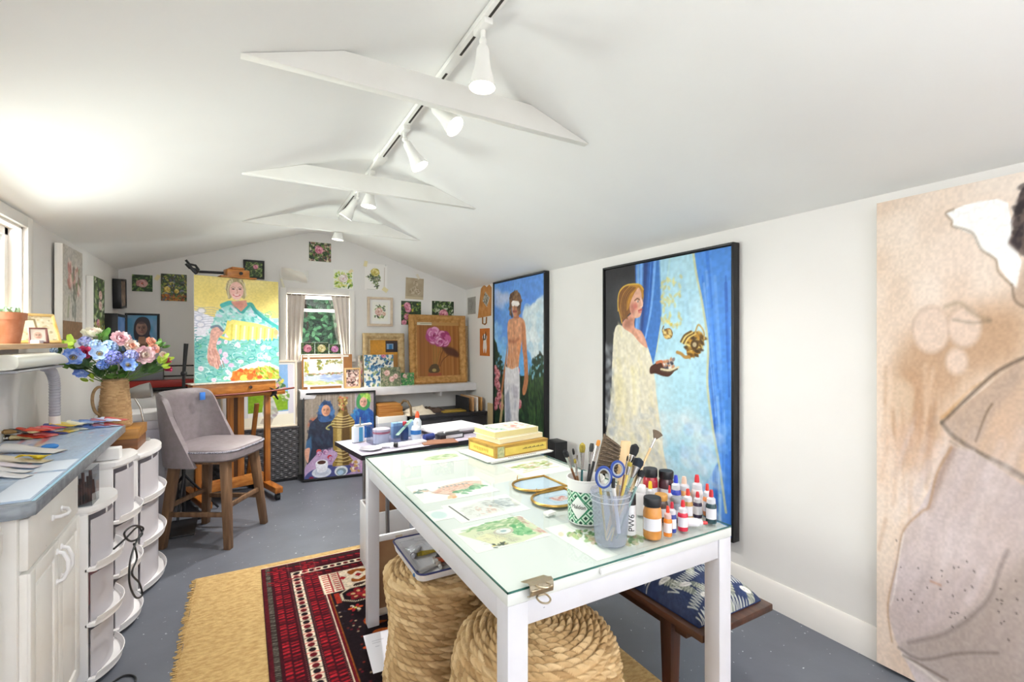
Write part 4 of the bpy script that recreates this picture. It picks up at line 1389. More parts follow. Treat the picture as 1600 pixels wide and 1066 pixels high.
a.stroke([(0.235, 0.496), (0.314, 0.519), (0.41, 0.542), (0.454, 0.553)], 0.0064, '#8a7f74', 0.56, soft=2.5)
a.stroke([(0.305, 0.489), (0.33, 0.439), (0.347, 0.417)], 0.0038, '#5b4a3a', 0.64, soft=2.5)
# skirt
sk_ = [(0.24, 0.508), (0.297, 0.508), (0.425, 0.557), (0.51, 0.588), (0.51, 0.933), (0.149, 1.013), (0.067, 0.932), (0.041, 0.885), (0.056, 0.799), (0.092, 0.697), (0.149, 0.635)]
a.poly(sk_, '#c8b9b5', smooth=False, blur=1)
a.wash(['#d5c8c8', '#bcaeac', '#cfc4c8', '#b09f98'], 8, 0.5, sk_)
for k in range(260):
 u = 0.07 + 0.6 * R.random()
 v = 0.45 + 0.4 * R.random()
 a.stroke([(u + 0.03, v), (u - 0.01, v + 0.07)], 0.008 + 0.02 * R.random(), R.choice(['#d9cdd0', '#b3a5a4', '#cdbfc2', '#a39694', '#ddd2d2']), 0.16, soft=5)
a.poly([(0.226, 0.51), (0.262, 0.494), (0.207, 0.588), (0.178, 0.643), (0.165, 0.645), (0.188, 0.577)], '#8f7666', 0.6, blur=2)
a.stroke([(0.238, 0.508), (0.197, 0.563), (0.173, 0.631), (0.149, 0.648), (0.092, 0.697), (0.071, 0.769), (0.045, 0.843), (0.041, 0.885), (0.054, 0.939)], 0.0064, '#a5805e', 0.60, soft=2.5)
a.stroke([(0.094, 0.702), (0.079, 0.754), (0.062, 0.832), (0.049, 0.862)], 0.0038, '#ece5df', 0.72, soft=2.5)
a.poly([(0.067, 0.939), (0.149, 0.908), (0.226, 0.867), (0.314, 0.801), (0.363, 0.741), (0.425, 0.67), (0.483, 0.626), (0.483, 0.9), (0.207, 0.987), (0.129, 0.967)], '#97897f', 0.55, blur=4)
a.stroke([(0.109, 0.925), (0.207, 0.882), (0.279, 0.834), (0.339, 0.777), (0.366, 0.717), (0.387, 0.678)], 0.0105, '#6a605a', 0.40, soft=3)
a.stroke([(0.077, 0.945), (0.149, 0.948), (0.262, 0.901), (0.363, 0.87)], 0.0064, '#5c534d', 0.48, soft=2.5)
a.stroke([(0.088, 0.956), (0.149, 0.967), (0.207, 0.978)], 0.0089, '#e6dfd8', 0.64, soft=2.5)
a.stroke([(0.092, 0.957), (0.159, 0.96), (0.226, 0.964)], 0.0051, '#5a4c42', 0.64, soft=2.5)
for k in range(40):
 u, v = 0.06 + 0.35 * R.random(), 0.72 + 0.14 * R.random()
 a.ell(u, v, 0.0018 + 0.002 * R.random(), 0.0015, '#3b3532', R.random(), 0.7)
# balls of cloth in the middle left
for (x, y, r) in ((1455, 516, 0.055), (1507, 512, 0.045), (1478, 560, 0.03)):
 u, v = [(0.178, 0.278)][0] if x == 1455 else ([(0.274, 0.274)][0] if x == 1507 else [(0.253, 0.34)][0])
 a.ell(u, v, r * 1.06, r * 1.06 * 250 / 300, '#a98d78', 0, 0.55, 4)
 a.ell(u, v, r, r * 250 / 300, '#dcc7b8', 0, 0.9, 5)
a.stroke([(0.222, 0.233), (0.262, 0.227), (0.297, 0.248), (0.339, 0.261)], 0.0090, '#8b7a62', 0.48, soft=4)
a.stroke([(0.244, 0.259), (0.297, 0.266), (0.343, 0.263)], 0.0060, '#6f6353', 0.40, soft=3)
# bare white patch and dark hair
a.poly([(0.222, 0.05), (0.271, 0.041), (0.314, 0.039), (0.363, 0.041), (0.387, 0.052), (0.394, 0.082), (0.407, 0.091), (0.394, 0.112), (0.387, 0.125), (0.41, 0.143), (0.42, 0.16), (0.413, 0.188), (0.41, 0.208), (0.397, 0.199), (0.366, 0.168), (0.358, 0.15), (0.314, 0.128), (0.297, 0.1), (0.244, 0.079), (0.24, 0.066)], '#f6f5f4')
a.stroke([(0.244, 0.045), (0.222, 0.05), (0.24, 0.067), (0.24, 0.077), (0.276, 0.088), (0.3, 0.1), (0.319, 0.129), (0.356, 0.151), (0.363, 0.174), (0.394, 0.199)], 0.0044, '#7d6a55', 0.72, soft=2.5)
a.poly([(0.425, 0.027), (0.41, 0.048), (0.401, 0.079), (0.41, 0.091), (0.394, 0.115), (0.388, 0.123), (0.41, 0.141), (0.431, 0.15), (0.454, 0.152), (0.483, 0.045)], '#3a3133', blur=1)
a.dabs([(0.425, 0.027), (0.41, 0.048), (0.401, 0.079), (0.394, 0.124), (0.431, 0.15), (0.483, 0.154), (0.483, 0.034)], ['#5c4f4c', '#2a2426', '#7a6a60'], 60, (0.01, 0.02), 2, alpha=0.6)
a.poly([(0.413, 0.194), (0.431, 0.156), (0.483, 0.154), (0.483, 0.286), (0.431, 0.24), (0.394, 0.227)], '#b39b87', 0.8, blur=2)
a.stroke([(0.397, 0.2), (0.404, 0.228), (0.425, 0.24)], 0.0051, '#5e4f42', 0.64, soft=2.5)
a.stroke([(0.178, 0.782), (0.207, 0.783)], 0.0051, '#b07a5a', 0.56, soft=2.5)
a.grain(0.04, 140, 200)
picture('large_canvas', 'huge unframed pale pink canvas with charcoal figure standing against the right wall', 'painting', a, 1.0, 1.9,
  T((2.28, 0.455, 0.02), RZ_RIGHT), attr_mat('matte paint', 0.7, 0.12, 90, 0.25), depth=0.035, edge='#e6e0d9')

# ---- portrait on the easel
a = Art(210, 288, '#e6d27a', 14)
a.wash(['#ead98c', '#dcc56c', '#eedf9c'], 4, 0.5)
# quilted bed cover to the left
bc = [(-0.118, 0.3), (0.015, 0.331), (0.188, 0.379), (0.296, 0.407), (0.259, 0.53), (0.188, 0.774), (-0.085, 0.798)]
a.poly(bc, '#e4e4ee')
for k in range(9):
 v = 0.29 + 0.022 * k
 a.stroke([(0.0, v), (0.08, v + 0.012), (0.2, v + 0.004), (0.33, v + 0.03)], 0.007, '#8c94ae', 0.6)
for (x, y) in ((0.08, 0.33), (0.05, 0.40), (0.07, 0.46)):
 a.ell(x, y, 0.05, 0.03, '#a9aec4', 0, 0.6)
 a.ell(x, y, 0.035, 0.02, '#eceaf0', 0, 0.9)
# flowered dress filling the lower picture
dr = [(-0.085, 0.651), (0.015, 0.622), (0.188, 0.531), (0.332, 0.406), (0.997, 0.376), (1.015, 0.991), (-0.085, 1.003)]
a.poly(dr, '#7dbdb6')
a.wash(['#93cac3', '#5fadaa', '#a4d2cc'], 8, 0.5, dr)
dress = [(-0.085, 0.68), (0.104, 0.592), (0.259, 0.438), (0.296, 0.284), (0.369, 0.25), (0.497, 0.213), (0.636, 0.258), (0.797, 0.329), (1.015, 0.456), (1.015, 1.058), (-0.085, 1.003)]
a.poly(dress, '#78b9b4', 0.8)
for k in range(270):
 u, v = R.random(), 0.33 + 0.66 * R.random()
 if v < 0.52 and (u < 0.30 or u > 0.9):
  continue
 r = 0.015 + 0.03 * R.random()
 aa = R.random() * 6.28
 a.stroke([(u + r * math.cos(aa + q_) * (1 + 0.25 * q_), v + r * math.sin(aa + q_) * 0.75) for q_ in (0, 0.8, 1.6, 2.4, 3.2)], 0.010, R.choice(['#2f8f8c', '#49a8a0', '#d8f0ea', '#3c9a92', '#c5e8e4', '#5fb586', '#2c7f86']), 0.8)
for k in range(48):
 u, v = R.random(), 0.40 + 0.58 * R.random()
 if v < 0.55 and u < 0.25:
  continue
 a.ell(u, v, 0.025 + 0.015 * R.random(), 0.013 + 0.01 * R.random(), R.choice(['#e3cfe0', '#eadbe6', '#f0e3ea', '#d9b9d6']), R.random() * 3, 0.9)
 a.ell(u, v, 0.010, 0.007, '#d7a9c9', 0, 0.8)
# shoulders and bodice
bod = [(0.421, 0.267), (0.497, 0.263), (0.597, 0.304), (0.676, 0.269), (0.756, 0.331), (0.879, 0.406), (0.98, 0.457), (0.997, 0.55), (0.838, 0.492), (0.676, 0.449), (0.444, 0.435), (0.317, 0.499), (0.224, 0.592), (0.132, 0.592), (0.202, 0.44), (0.245, 0.335), (0.332, 0.283)]
a.poly(bod, '#93ccc6', smooth=False)
a.dabs(bod, ['#b8e0dc', '#5fb3ae', '#d5dde0', '#3f9d9c', '#a6d6d2', '#c8c9d8'], 170, (0.018, 0.04), 2, 0.6, 0.9, 0.75)
a.stroke([(0.31, 0.271), (0.406, 0.242), (0.481, 0.277), (0.535, 0.319), (0.589, 0.247)], 0.055, '#3fa7a6', 0.95)
a.stroke([(0.543, 0.325), (0.636, 0.245), (0.7, 0.307), (0.813, 0.381), (0.98, 0.47)], 0.05, '#3a9e98', 0.9)
a.stroke([(0.652, 0.27), (0.748, 0.357), (0.879, 0.426)], 0.02, '#2b8f8f', 0.7)
a.poly([(0.406, 0.23), (0.589, 0.209), (0.605, 0.259), (0.527, 0.325), (0.451, 0.265)], '#c98e7c')
# striped pillow
pl = [(0.369, 0.436), (0.421, 0.404), (0.716, 0.435), (0.946, 0.484), (0.946, 0.577), (0.716, 0.591), (0.497, 0.597), (0.391, 0.591), (0.347, 0.542)]
a.poly(pl, '#e8dc7c', smooth=False)
for k in range(11):
 u = 0.42 + 0.05 * k
 a.stroke([(u, 0.455 + 0.004 * k), (u - 0.012, 0.60)], 0.022, '#f3e9c6' if k % 2 else '#d3c34c', 0.8, smooth=False)
a.stroke([(0.376, 0.424), (0.347, 0.517), (0.281, 0.549), (0.296, 0.573), (0.391, 0.597)], 0.03, '#e6d566', 0.95)
a.stroke([(0.946, 0.484), (0.963, 0.577)], 0.03, '#e9dc7a', 0.95)
# arm and hand
a.poly([(0.181, 0.513), (0.231, 0.476), (0.296, 0.493), (0.317, 0.536), (0.259, 0.592), (0.238, 0.665), (0.259, 0.714), (0.281, 0.763), (0.274, 0.849), (0.252, 0.879), (0.209, 0.853), (0.167, 0.834), (0.139, 0.773), (0.146, 0.682), (0.167, 0.592)], '#d3a294', smooth=True, mott=0.1)
a.dabs([(0.146, 0.682), (0.245, 0.683), (0.267, 0.867), (0.153, 0.834)], ['#c08878', '#e3bcae', '#b47a70'], 40, (0.02, 0.04), 4, 1.4, 0.25, 0.55)
for x in (328, 332, 336):
 a.stroke([(( x - 293) / 141, 0.80), ((x - 290) / 141, 0.86)], 0.010, '#a06a64', 0.8)
a.stroke([(0.188, 0.482), (0.259, 0.469), (0.31, 0.511)], 0.03, '#5a6a80', 0.8)
a.ell(*[(0.963, 0.523)][0], 0.03, 0.03, '#e09a6a')
# head
a.poly([(0.369, 0.176), (0.354, 0.108), (0.369, 0.039), (0.421, 0.011), (0.497, -0.001), (0.55, 0.02), (0.581, 0.082), (0.581, 0.164), (0.558, 0.197), (0.474, 0.151), (0.391, 0.206)], '#a89a72', smooth=True)
a.dabs([(0.354, 0.17), (0.347, 0.096), (0.362, 0.033), (0.421, 0.004), (0.497, -0.001), (0.558, 0.02), (0.589, 0.081), (0.589, 0.158)], ['#c9bc96', '#8a7a56', '#d9d0b0', '#7d7060'], 60, (0.01, 0.03), 4, 1.4, 0.4, 0.8)
fu, fv = [(0.474, 0.12)][0]
a.ell(fu, fv, 0.083, 0.083, '#e0b3a8')
a.ell(fu, fv + 0.03, 0.066, 0.062, '#e6beb4')
a.ell(fu - 0.045, fv + 0.015, 0.03, 0.03, '#e3a49c', 0, 0.5, 5)
a.ell(fu + 0.05, fv + 0.015, 0.03, 0.03, '#e8b0a6', 0, 0.5, 5)
for k, eu in enumerate((fu - 0.038, fu + 0.042)):
 ev = fv - 0.012 - 0.004 * k
 a.ell(eu, ev, 0.02, 0.007, '#7d5650', 0, 0.8)
 a.ell(eu, ev, 0.009, 0.007, '#2f2a30', 0, 0.95)
 a.stroke([(eu - 0.025, ev - 0.012), (eu, ev - 0.02), (eu + 0.025, ev - 0.012)], 0.009, '#9a7a68', 0.8)
a.stroke([(fu + 0.005, fv - 0.01), (fu + 0.012, fv + 0.022), (fu, fv + 0.026)], 0.012, '#c08076', 0.8)
a.stroke([(fu - 0.035, fv + 0.045), (fu + 0.002, fv + 0.055), (fu + 0.04, fv + 0.042)], 0.016, '#c4606a', 0.95)
a.stroke([(fu - 0.022, fv + 0.045), (fu + 0.002, fv + 0.049), (fu + 0.026, fv + 0.044)], 0.008, '#f4ece6', 0.9)
a.poly([(0.414, 0.242), (0.543, 0.224), (0.558, 0.274), (0.497, 0.301), (0.436, 0.278)], '#c07f72', 0.8, blur=1)
a.stroke([(0.406, 0.03), (0.376, 0.107), (0.384, 0.193)], 0.014, '#cfc39c', 0.9)
a.stroke([(0.527, 0.022), (0.573, 0.082), (0.581, 0.171)], 0.014, '#cfc39c', 0.9)
# platter of vegetables
pv = [(0.406, 0.99), (0.421, 0.916), (0.558, 0.857), (0.716, 0.823), (0.879, 0.84), (1.015, 0.898), (1.015, 1.018)]
a.poly(pv, '#eeebe0', smooth=True)
vg = [(0.406, 0.99), (0.421, 0.903), (0.519, 0.894), (0.676, 0.887), (0.716, 0.875), (0.879, 0.867), (0.997, 0.924), (0.997, 1.017)]
a.poly(vg, '#d98a3c')
a.dabs([(0.406, 0.99), (0.421, 0.903), (0.519, 0.894), (0.684, 0.887), (0.7, 1.004)], ['#e0742c', '#c9601e', '#f0a24c', '#d84a24', '#e8b45c'], 70, (0.015, 0.035), 1.8, alpha=0.85)
a.dabs([(0.7, 1.004), (0.716, 0.875), (0.879, 0.867), (0.997, 0.91), (0.997, 1.017)], ['#9bbf3a', '#7fa82c', '#b9d25c', '#5f8f2a', '#cfe08a'], 80, (0.015, 0.04), 2.6, 0.9, 0.5, 0.85)
a.ell(*[(0.558, 0.972)][0], 0.05, 0.028, '#c9c95a')
a.ell(*[(0.748, 0.973)][0], 0.035, 0.018, '#d8542c')
a.ell(*[(0.628, 0.968)][0], 0.04, 0.026, '#e2622a')
a.stroke([(-0.066, 0.886), (-0.046, 1.005)], 0.035, '#3fb4c8', 0.7)
a.grain(0.04, 60, 80)
ev_ = EM @ Matrix.Translation((0.0, -0.028, 1.0195)) @ Matrix.Rotation(math.radians(-1.2), 4, 'X')
picture('easel_painting', 'yellow portrait of a seated person in a turquoise flowered dress standing on the easel', 'painting', a, 0.634, 0.85,
  ev_, P_oil, depth=0.02)

# ---- two headscarved figures with a samovar, on the floor under the shelf
a = Art(220, 262, '#8a7f72', 15)
for k in range(60):
 u = R.random()
 a.stroke([(u, 0), (u + 0.005, 0.7)], 0.01 + 0.02 * R.random(), R.choice(['#9c9082', '#7a6d62', '#857a70', '#a89c96', '#6d5f55']), 0.5)
for k in range(40):
 u = 0.72 + 0.3 * R.random()
 a.stroke([(u, 0), (u, 0.6)], 0.012, R.choice(['#a79aa8', '#b5a8b4', '#94889a', '#8f8484']), 0.6)
a.poly([(0.095, 0.278), (0.2, 0.278), (0.229, 0.357), (0.038, 0.381)], '#b5593c', 0.8, blur=3)
# table with pink cloth
tbp = [(0, 0.889), (0.038, 0.81), (0.21, 0.659), (0.419, 0.651), (0.657, 0.635), (1.01, 0.778), (1.01, 1.032), (0, 1.032)]
a.poly(tbp, '#b79cc0')
a.wash(['#c7a6c6', '#a58cba', '#cfaecb', '#9a86b5'], 8, 0.5, tbp)
a.poly([(0.771, 0.754), (1.01, 0.794), (1.01, 0.968), (0.8, 0.968)], '#c99cc0', 0.8)
a.poly([(0, 1), (0.095, 0.905), (0.343, 0.857), (0.457, 0.889), (0.61, 0.857), (0.657, 0.968), (0.419, 1.016), (0.133, 1.048)], '#3c4680', 0.9, smooth=True)
# left figure
a.poly([(0.076, 0.349), (0.171, 0.278), (0.229, 0.222), (0.371, 0.238), (0.438, 0.317), (0.457, 0.635), (0.229, 0.667), (0.152, 0.73), (0.038, 0.833), (0.038, 0.556)], '#2a2f42', smooth=False)
a.dabs([(0.076, 0.349), (0.371, 0.238), (0.457, 0.635), (0.152, 0.73), (0.038, 0.635)], ['#323a52', '#22263a', '#2b4358', '#1f2434'], 90, (0.03, 0.07), 2.2, 1.3, 0.6, 0.5)
a.poly([(0.029, 0.556), (0.095, 0.492), (0.105, 0.635), (0.076, 0.73), (0.038, 0.81), (0.01, 0.675)], '#3d6a94', 0.8, blur=1)
a.poly([(0.01, 0.651), (0.076, 0.635), (0.067, 0.73), (0.048, 0.81), (0.01, 0.73)], '#d09a84', smooth=True)
a.poly([(0.19, 0.278), (0.2, 0.175), (0.238, 0.103), (0.305, 0.079), (0.371, 0.111), (0.41, 0.198), (0.41, 0.302), (0.343, 0.333), (0.229, 0.333)], '#35598a', smooth=True)
a.dabs([(0.19, 0.278), (0.2, 0.175), (0.238, 0.103), (0.305, 0.079), (0.371, 0.111), (0.41, 0.198), (0.41, 0.302)], ['#2a4672', '#4a75a8', '#3a6090', '#203455'], 40, (0.02, 0.05), 2, alpha=0.6)
fu, fv = [(0.3, 0.198)][0]
a.face(fu, fv, 0.062, '#cf9a7a', '#8f5a42', lips='#b0685a')
# right figure
a.poly([(0.648, 0.302), (0.724, 0.222), (0.8, 0.183), (0.914, 0.183), (0.99, 0.254), (1.01, 0.333), (1.01, 0.635), (0.762, 0.556)], '#2458a0', smooth=False)
a.dabs([(0.648, 0.302), (0.724, 0.222), (0.8, 0.183), (0.914, 0.183), (0.99, 0.254), (1.01, 0.556), (0.762, 0.476)], ['#2a6cb0', '#1f3f86', '#3a82b8', '#24509a'], 60, (0.03, 0.06), 2, 1.2, 0.6, 0.6)
a.poly([(0.743, 0.159), (0.743, 0.079), (0.781, 0.016), (0.848, 0), (0.924, 0.032), (0.943, 0.111), (0.933, 0.175), (0.867, 0.222), (0.781, 0.198)], '#3f8a52', smooth=True)
a.dabs([(0.781, 0.016), (0.848, 0), (0.924, 0.032), (0.943, 0.111), (0.914, 0.079), (0.819, 0.048)], ['#9ac24a', '#7fb04a', '#c0d66a'], 24, (0.02, 0.035), 2, alpha=0.8)
fu, fv = [(0.843, 0.119)][0]
a.face(fu, fv, 0.056, '#d9a894', '#a06a58', lips='#b0605c')
# samovar
def sym(cx, prof_, col):
 L_ = [(cx - w_, y) for w_, y in prof_]
 Rr = [(cx + w_, y) for w_, y in prof_[::-1]]
 return [((x - 476) / 105, (y - 620) / 126) for x, y in L_ + Rr]
pr_ = [(3, 625), (7, 627), (7, 633), (4, 637), (5, 645), (7, 650), (10, 654), (14, 658), (18, 664), (18, 668), (15, 672), (15, 705), (10, 709), (6, 713), (9, 716), (13, 722), (16, 726), (16, 731)]
a.poly(sym(533, pr_, 0), '#8f7538')
a.poly(sym(528, [(3, 650), (5, 660), (4, 672), (4, 706), (3, 724), (5, 730)], 0), '#c9b070', 0.8, blur=1)
a.poly(sym(537, [(2, 640), (4, 656), (6, 672), (7, 704), (4, 722), (5, 730)], 0), '#4d3519', 0.75, blur=1)
for y, w_ in ((654, 9), (658, 13), (662, 16), (666, 17), (670, 15), (707, 11), (712, 8), (718, 9), (723, 12)):
 a.stroke([((533 - w_ - 476) / 105, (y - 620) / 126), ((533 - 476) / 105, (y + 2 - 620) / 126), ((533 + w_ - 476) / 105, (y - 620) / 126)], 0.012, '#d8c38a', 0.85)
 a.stroke([((533 - w_ - 476) / 105, (y + 1.6 - 620) / 126), ((533 - 476) / 105, (y + 3.6 - 620) / 126), ((533 + w_ - 476) / 105, (y + 1.6 - 620) / 126)], 0.012, '#5b4420', 0.85)
a.dabs([(0.476, 0.04), (0.619, 0.04), (0.61, 0.222), (0.486, 0.222)], ['#6d5528', '#cdb878', '#4a3818', '#b5574a', '#a08a4c'], 40, (0.015, 0.03), 1.8, alpha=0.85)
a.stroke([(0.41, 0.357), (0.343, 0.381), (0.305, 0.413), (0.343, 0.429)], 0.02, '#b5b070', 0.9)
# cups and fruit
a.ell(*[(0.238, 0.937)][0], 0.135, 0.062, '#d5dae6')
a.ell(*[(0.238, 0.929)][0], 0.10, 0.045, '#b4bcd0', 0, 0.7, 3)
a.poly([(0.162, 0.81), (0.314, 0.802), (0.305, 0.921), (0.2, 0.937), (0.171, 0.897)], '#e4e6f0', smooth=True)
a.ell(*[(0.238, 0.817)][0], 0.075, 0.032, '#eceef4')
a.ell(*[(0.238, 0.817)][0], 0.058, 0.023, '#4a2a20')
a.ell(*[(0.514, 0.944)][0], 0.095, 0.062, '#d9dee2')
a.ell(*[(0.514, 0.952)][0], 0.07, 0.045, '#7f92a0')
a.ell(*[(0.505, 0.96)][0], 0.045, 0.028, '#a9c4dc')
for p, c_ in (((497, 706), '#c44a4a'), ((513, 716), '#b8323f'), ((563, 718), '#d43a34'), ((486, 746), '#7d2440')):
 a.ell((p[0] - 476) / 105, (p[1] - 620) / 126, 0.035, 0.026, c_)
for p in ((497, 710), (507, 708), (515, 719)):
 a.rose((p[0] - 476) / 105, (p[1] - 620) / 126, 0.04, ['#8f5a8a', '#c99ac0', '#e2cade', '#7d4a78'])
a.dabs([(0.657, 0.857), (0.771, 0.833), (0.771, 0.968), (0.657, 0.968)], ['#e0d6de', '#b98a4a', '#8f5a8a', '#d8b070', '#f0eaee'], 26, (0.02, 0.035), 1.5, alpha=0.85)
a.grain(0.06, 60, 70)
picture('floor_painting', 'black-framed painting of two headscarved figures and a brass samovar leaning under the wall shelf', 'painting', a, 0.645, 0.800,
  Matrix.Translation((0.825, 4.868, 0.028)) @ Matrix.Rotation(math.radians(-5.5), 4, 'Z') @ Matrix.Rotation(math.radians(-3), 4, 'X'), P_oil, fw=0.018, fmat=F_black, depth=0.022, lip=0.01, gap=0.002)

# ---- flower vase painting behind the easel, on the hamper
a = Art(150, 150, '#e9e7e2', 16)
a.wash(['#f2f0ec', '#dcdad8'], 5, 0.5)
z_ = lambda x, y: ((x - 352) / 117, (y - 562) / 103)
a.poly([z_(*p) for p in ((436, 566), (462, 566), (460, 642), (390, 642), (390, 600), (430, 590))], '#7aa5d6', mott=0.05)
a.wash(['#5f9ad4', '#9fc0e4'], 4, 0.5, [z_(*p) for p in ((436, 566), (456, 566), (456, 610), (430, 610))])
a.poly([z_(*p) for p in ((391, 610), (456, 610), (456, 640), (391, 643))], '#7da51c', mott=0.08)
a.poly([z_(*p) for p in ((456, 566), (466, 566), (466, 648), (457, 648))], '#d4d0da')
a.poly([z_(*p) for p in ((352, 600), (391, 604), (391, 650), (352, 660))], '#d9d9dc', 0.7)
for k in range(5):
 a.stroke([z_(378 + 3 * k, 605), z_(378 + 3 * k, 655)], 0.008, '#b4b6bc', 0.6)
a.poly([z_(*p) for p in ((352, 652), (466, 646), (466, 665), (352, 665))], '#ece6d2')
vs = [z_(*p) for p in ((421, 618), (430, 618), (438, 638), (438, 648), (430, 654), (418, 652), (414, 640), (417, 626))]
a.poly(vs, '#c3c4be', smooth=True)
a.dabs(vs, ['#9aa49a', '#d6d8d4', '#8f7d8a', '#a9ab8a'], 40, (0.02, 0.04), 1.6, alpha=0.6)
a.poly([z_(*p) for p in ((414, 652), (432, 653), (428, 664), (410, 660))], '#a89a8c', 0.7)
fl = [z_(*p) for p in ((428, 575), (446, 590), (450, 605), (444, 616), (425, 616), (420, 600), (424, 585))]
a.dabs(fl, ['#6f9440', '#8fae4a', '#3f6b3a', '#d9a0b0', '#b8a4d4', '#8f9ad8', '#e0d24a', '#e4dada', '#d8c44c'], 170, (0.02, 0.045), 1.6, alpha=0.9)
a.dabs([z_(*p) for p in ((444, 608), (458, 612), (456, 625), (446, 624))], ['#6f9440', '#e6e2da', '#d9d2d0', '#9ab06a'], 26, (0.02, 0.04), 1.5, alpha=0.9)
picture('leaning_painting', 'painting of a flower vase before a green and blue window on the wicker hamper', 'painting', a, 0.60, 0.60,
  T((0.135, 5.02, 0.545), 0, math.radians(-4)), P_oil, fw=0.018, fmat=mat('cream slip frame', '#e0d2bd', 0.6), depth=0.018)


# ------------------------------------------------------------------ small pictures round the room
GRN = ['#2f4a2a', '#4c6b36', '#1f3020', '#6d8a48', '#39542f', '#8aa35c']
ROSE = ['#b8627a', '#d98ea2', '#eeb6c2', '#a83c5a']
PALE = ['#c99a92', '#e3bcb2', '#f2dad2', '#b9705f']
YEL = ['#b99b3a', '#e0c65c', '#f0e09a', '#c7872c']


def leafy(w, h, bg, n, seed, cols=GRN, size=(0.03, 0.09)):
 a = Art(w, h, bg, seed)
 a.dabs(None, cols, n, size, 2.2, alpha=0.85)
 return a


def hang(name, label, a, x0, x1, z0, z1, y=YB, rz=RZ_BACK, depth=0.018, paper=False, cat='painting', group=None, roll=0.0, curl=0.0, **k):
 """hang a picture on the end wall (x0..x1) or on a side wall (x0..x1 along the wall's own right-hand axis)"""
 w, h = x1 - x0, z1 - z0
 cx = (x0 + x1) / 2
 d = 0.0015 if paper else depth
 off = d + k.get('off', 0.0)
 k.pop('off', None)
 if rz == RZ_BACK:
  loc = (cx, y - off - 0.0012, z0)
 elif rz == RZ_RIGHT:
  loc = (y - off - 0.0012, -cx, z0)
 else:
  loc = (y + off + 0.0012, cx, z0)
 M = T(loc, rz) @ Matrix.Translation((0, 0, h / 2)) @ Matrix.Rotation(roll, 4, 'Y') @ Matrix.Translation((0, 0, -h / 2))
 if paper:
  t_ = thing(name, label, cat, group=group)
  loc_, rot_, _ = M.decompose()
  t_.location, t_.rotation_euler = loc_, rot_.to_euler()
  t_.matrix_basis = M
  sheet('sheet', a, w, h, d, P_pap, t_, edge='#efeae0', loc_world=False, zfun=(lambda X, Z: -curl * ((X / w * 2) ** 4)) if curl else None)
  return t_
 return picture(name, label, cat, a, w, h, M, P_oil, depth=depth, group=group, **k)


def tape(parent, x, z, w, h, y, rot=0.0, col='#e7dcae'):
 M = T((x, y, z)) @ Matrix.Rotation(rot, 4, 'Y')
 o = obj('tape', MB().box(-w / 2, w / 2, -0.0006, 0, -h / 2, h / 2, 0, M=M), mat('tape ' + col, col, 0.6), parent)
 return o


# left wall
a = Art(90, 140, '#c9c4bd', 21)
a.wash(['#d9d4cc', '#b9b6ae', '#d2cabb'], 4, 0.5)
a.rect(0, 0.80, 1, 1, '#8a6a4a', mott=0.1)
a.dabs([(0.25, 0.15), (0.8, 0.2), (0.85, 0.45), (0.3, 0.5)], ['#d9a8a0', '#e8c8c0', '#a8b08a', '#8f7f78', '#e9dcd4', '#c98a82', '#6f7d55'], 90, (0.05, 0.11), 1.8, 1.4, 0.8, 0.8)
a.dabs([(0.4, 0.42), (0.68, 0.42), (0.62, 0.78), (0.45, 0.78)], ['#6d7468', '#8c9088', '#59604f', '#a3a59c'], 40, (0.04, 0.08), 3, 1.5, 0.3, 0.7)
a.stroke([(0.3, 0.55), (0.25, 0.75)], 0.05, '#8f9a6a', 0.6, soft=4)
a.grain(0.07, 30, 50)
hang('canvas_picture', 'unframed tall canvas of pink flowers in a vase on the left wall beside the window', a, 3.585, 3.961, 1.36, 1.905, XL, RZ_LEFT, depth=0.035, off=0.012)
a = leafy(60, 120, '#3b4d33', 260, 22, GRN + ['#c9cfae', '#20291f'], (0.06, 0.16))
for (u, v, p) in ((0.62, 0.28, PALE), (0.6, 0.45, PALE), (0.42, 0.75, ROSE)):
 a.rose(u, v, 0.16, p)
a.dabs([(0, 0.7), (1, 0.7), (1, 1), (0, 1)], ['#8f8a3a', '#b7a84a', '#6f6a2c'], 40, (0.06, 0.12), 2, alpha=0.7)
hang('canvas_picture', 'narrow unframed canvas of garden flowers on green, left wall', a, 4.253, 4.545, 1.364, 1.80, XL, RZ_LEFT, depth=0.04)
a = Art(40, 60, '#7f6a55', 23)
a.dabs(None, ['#a98a70', '#c9a890', '#6a5a48', '#8f7258', '#d0b49c'], 90, (0.06, 0.16), 3, 1.5, 0.3, 0.7)
hang('shadow_frame', 'small deep black frame tilted out from the left wall near the corner', a, 5.01, 5.19, 1.645, 1.855, XL, RZ_LEFT, depth=0.02, fw=0.018, fmat=F_black, lip=0.006, fdepth=0.05, off=0.032, roll=-0.10)
a = Art(50, 60, '#5f8fd0', 24)
a.wash(['#8fb4e4', '#3f6fb8'], 4, 0.6)
a.dabs([(0, 0.6), (1, 0.6), (1, 1), (0, 1)], ['#6d8f4a', '#3f5a3a', '#c9b86a'], 30, (0.05, 0.1), 2)
hang('shadow_frame', 'deep black frame around a blue landscape behind the bouquet, left wall', a, 4.66, 4.94, 1.27, 1.54, XL, RZ_LEFT, depth=0.02, fw=0.022, fmat=F_black, lip=0.006, fdepth=0.09, off=0.072)

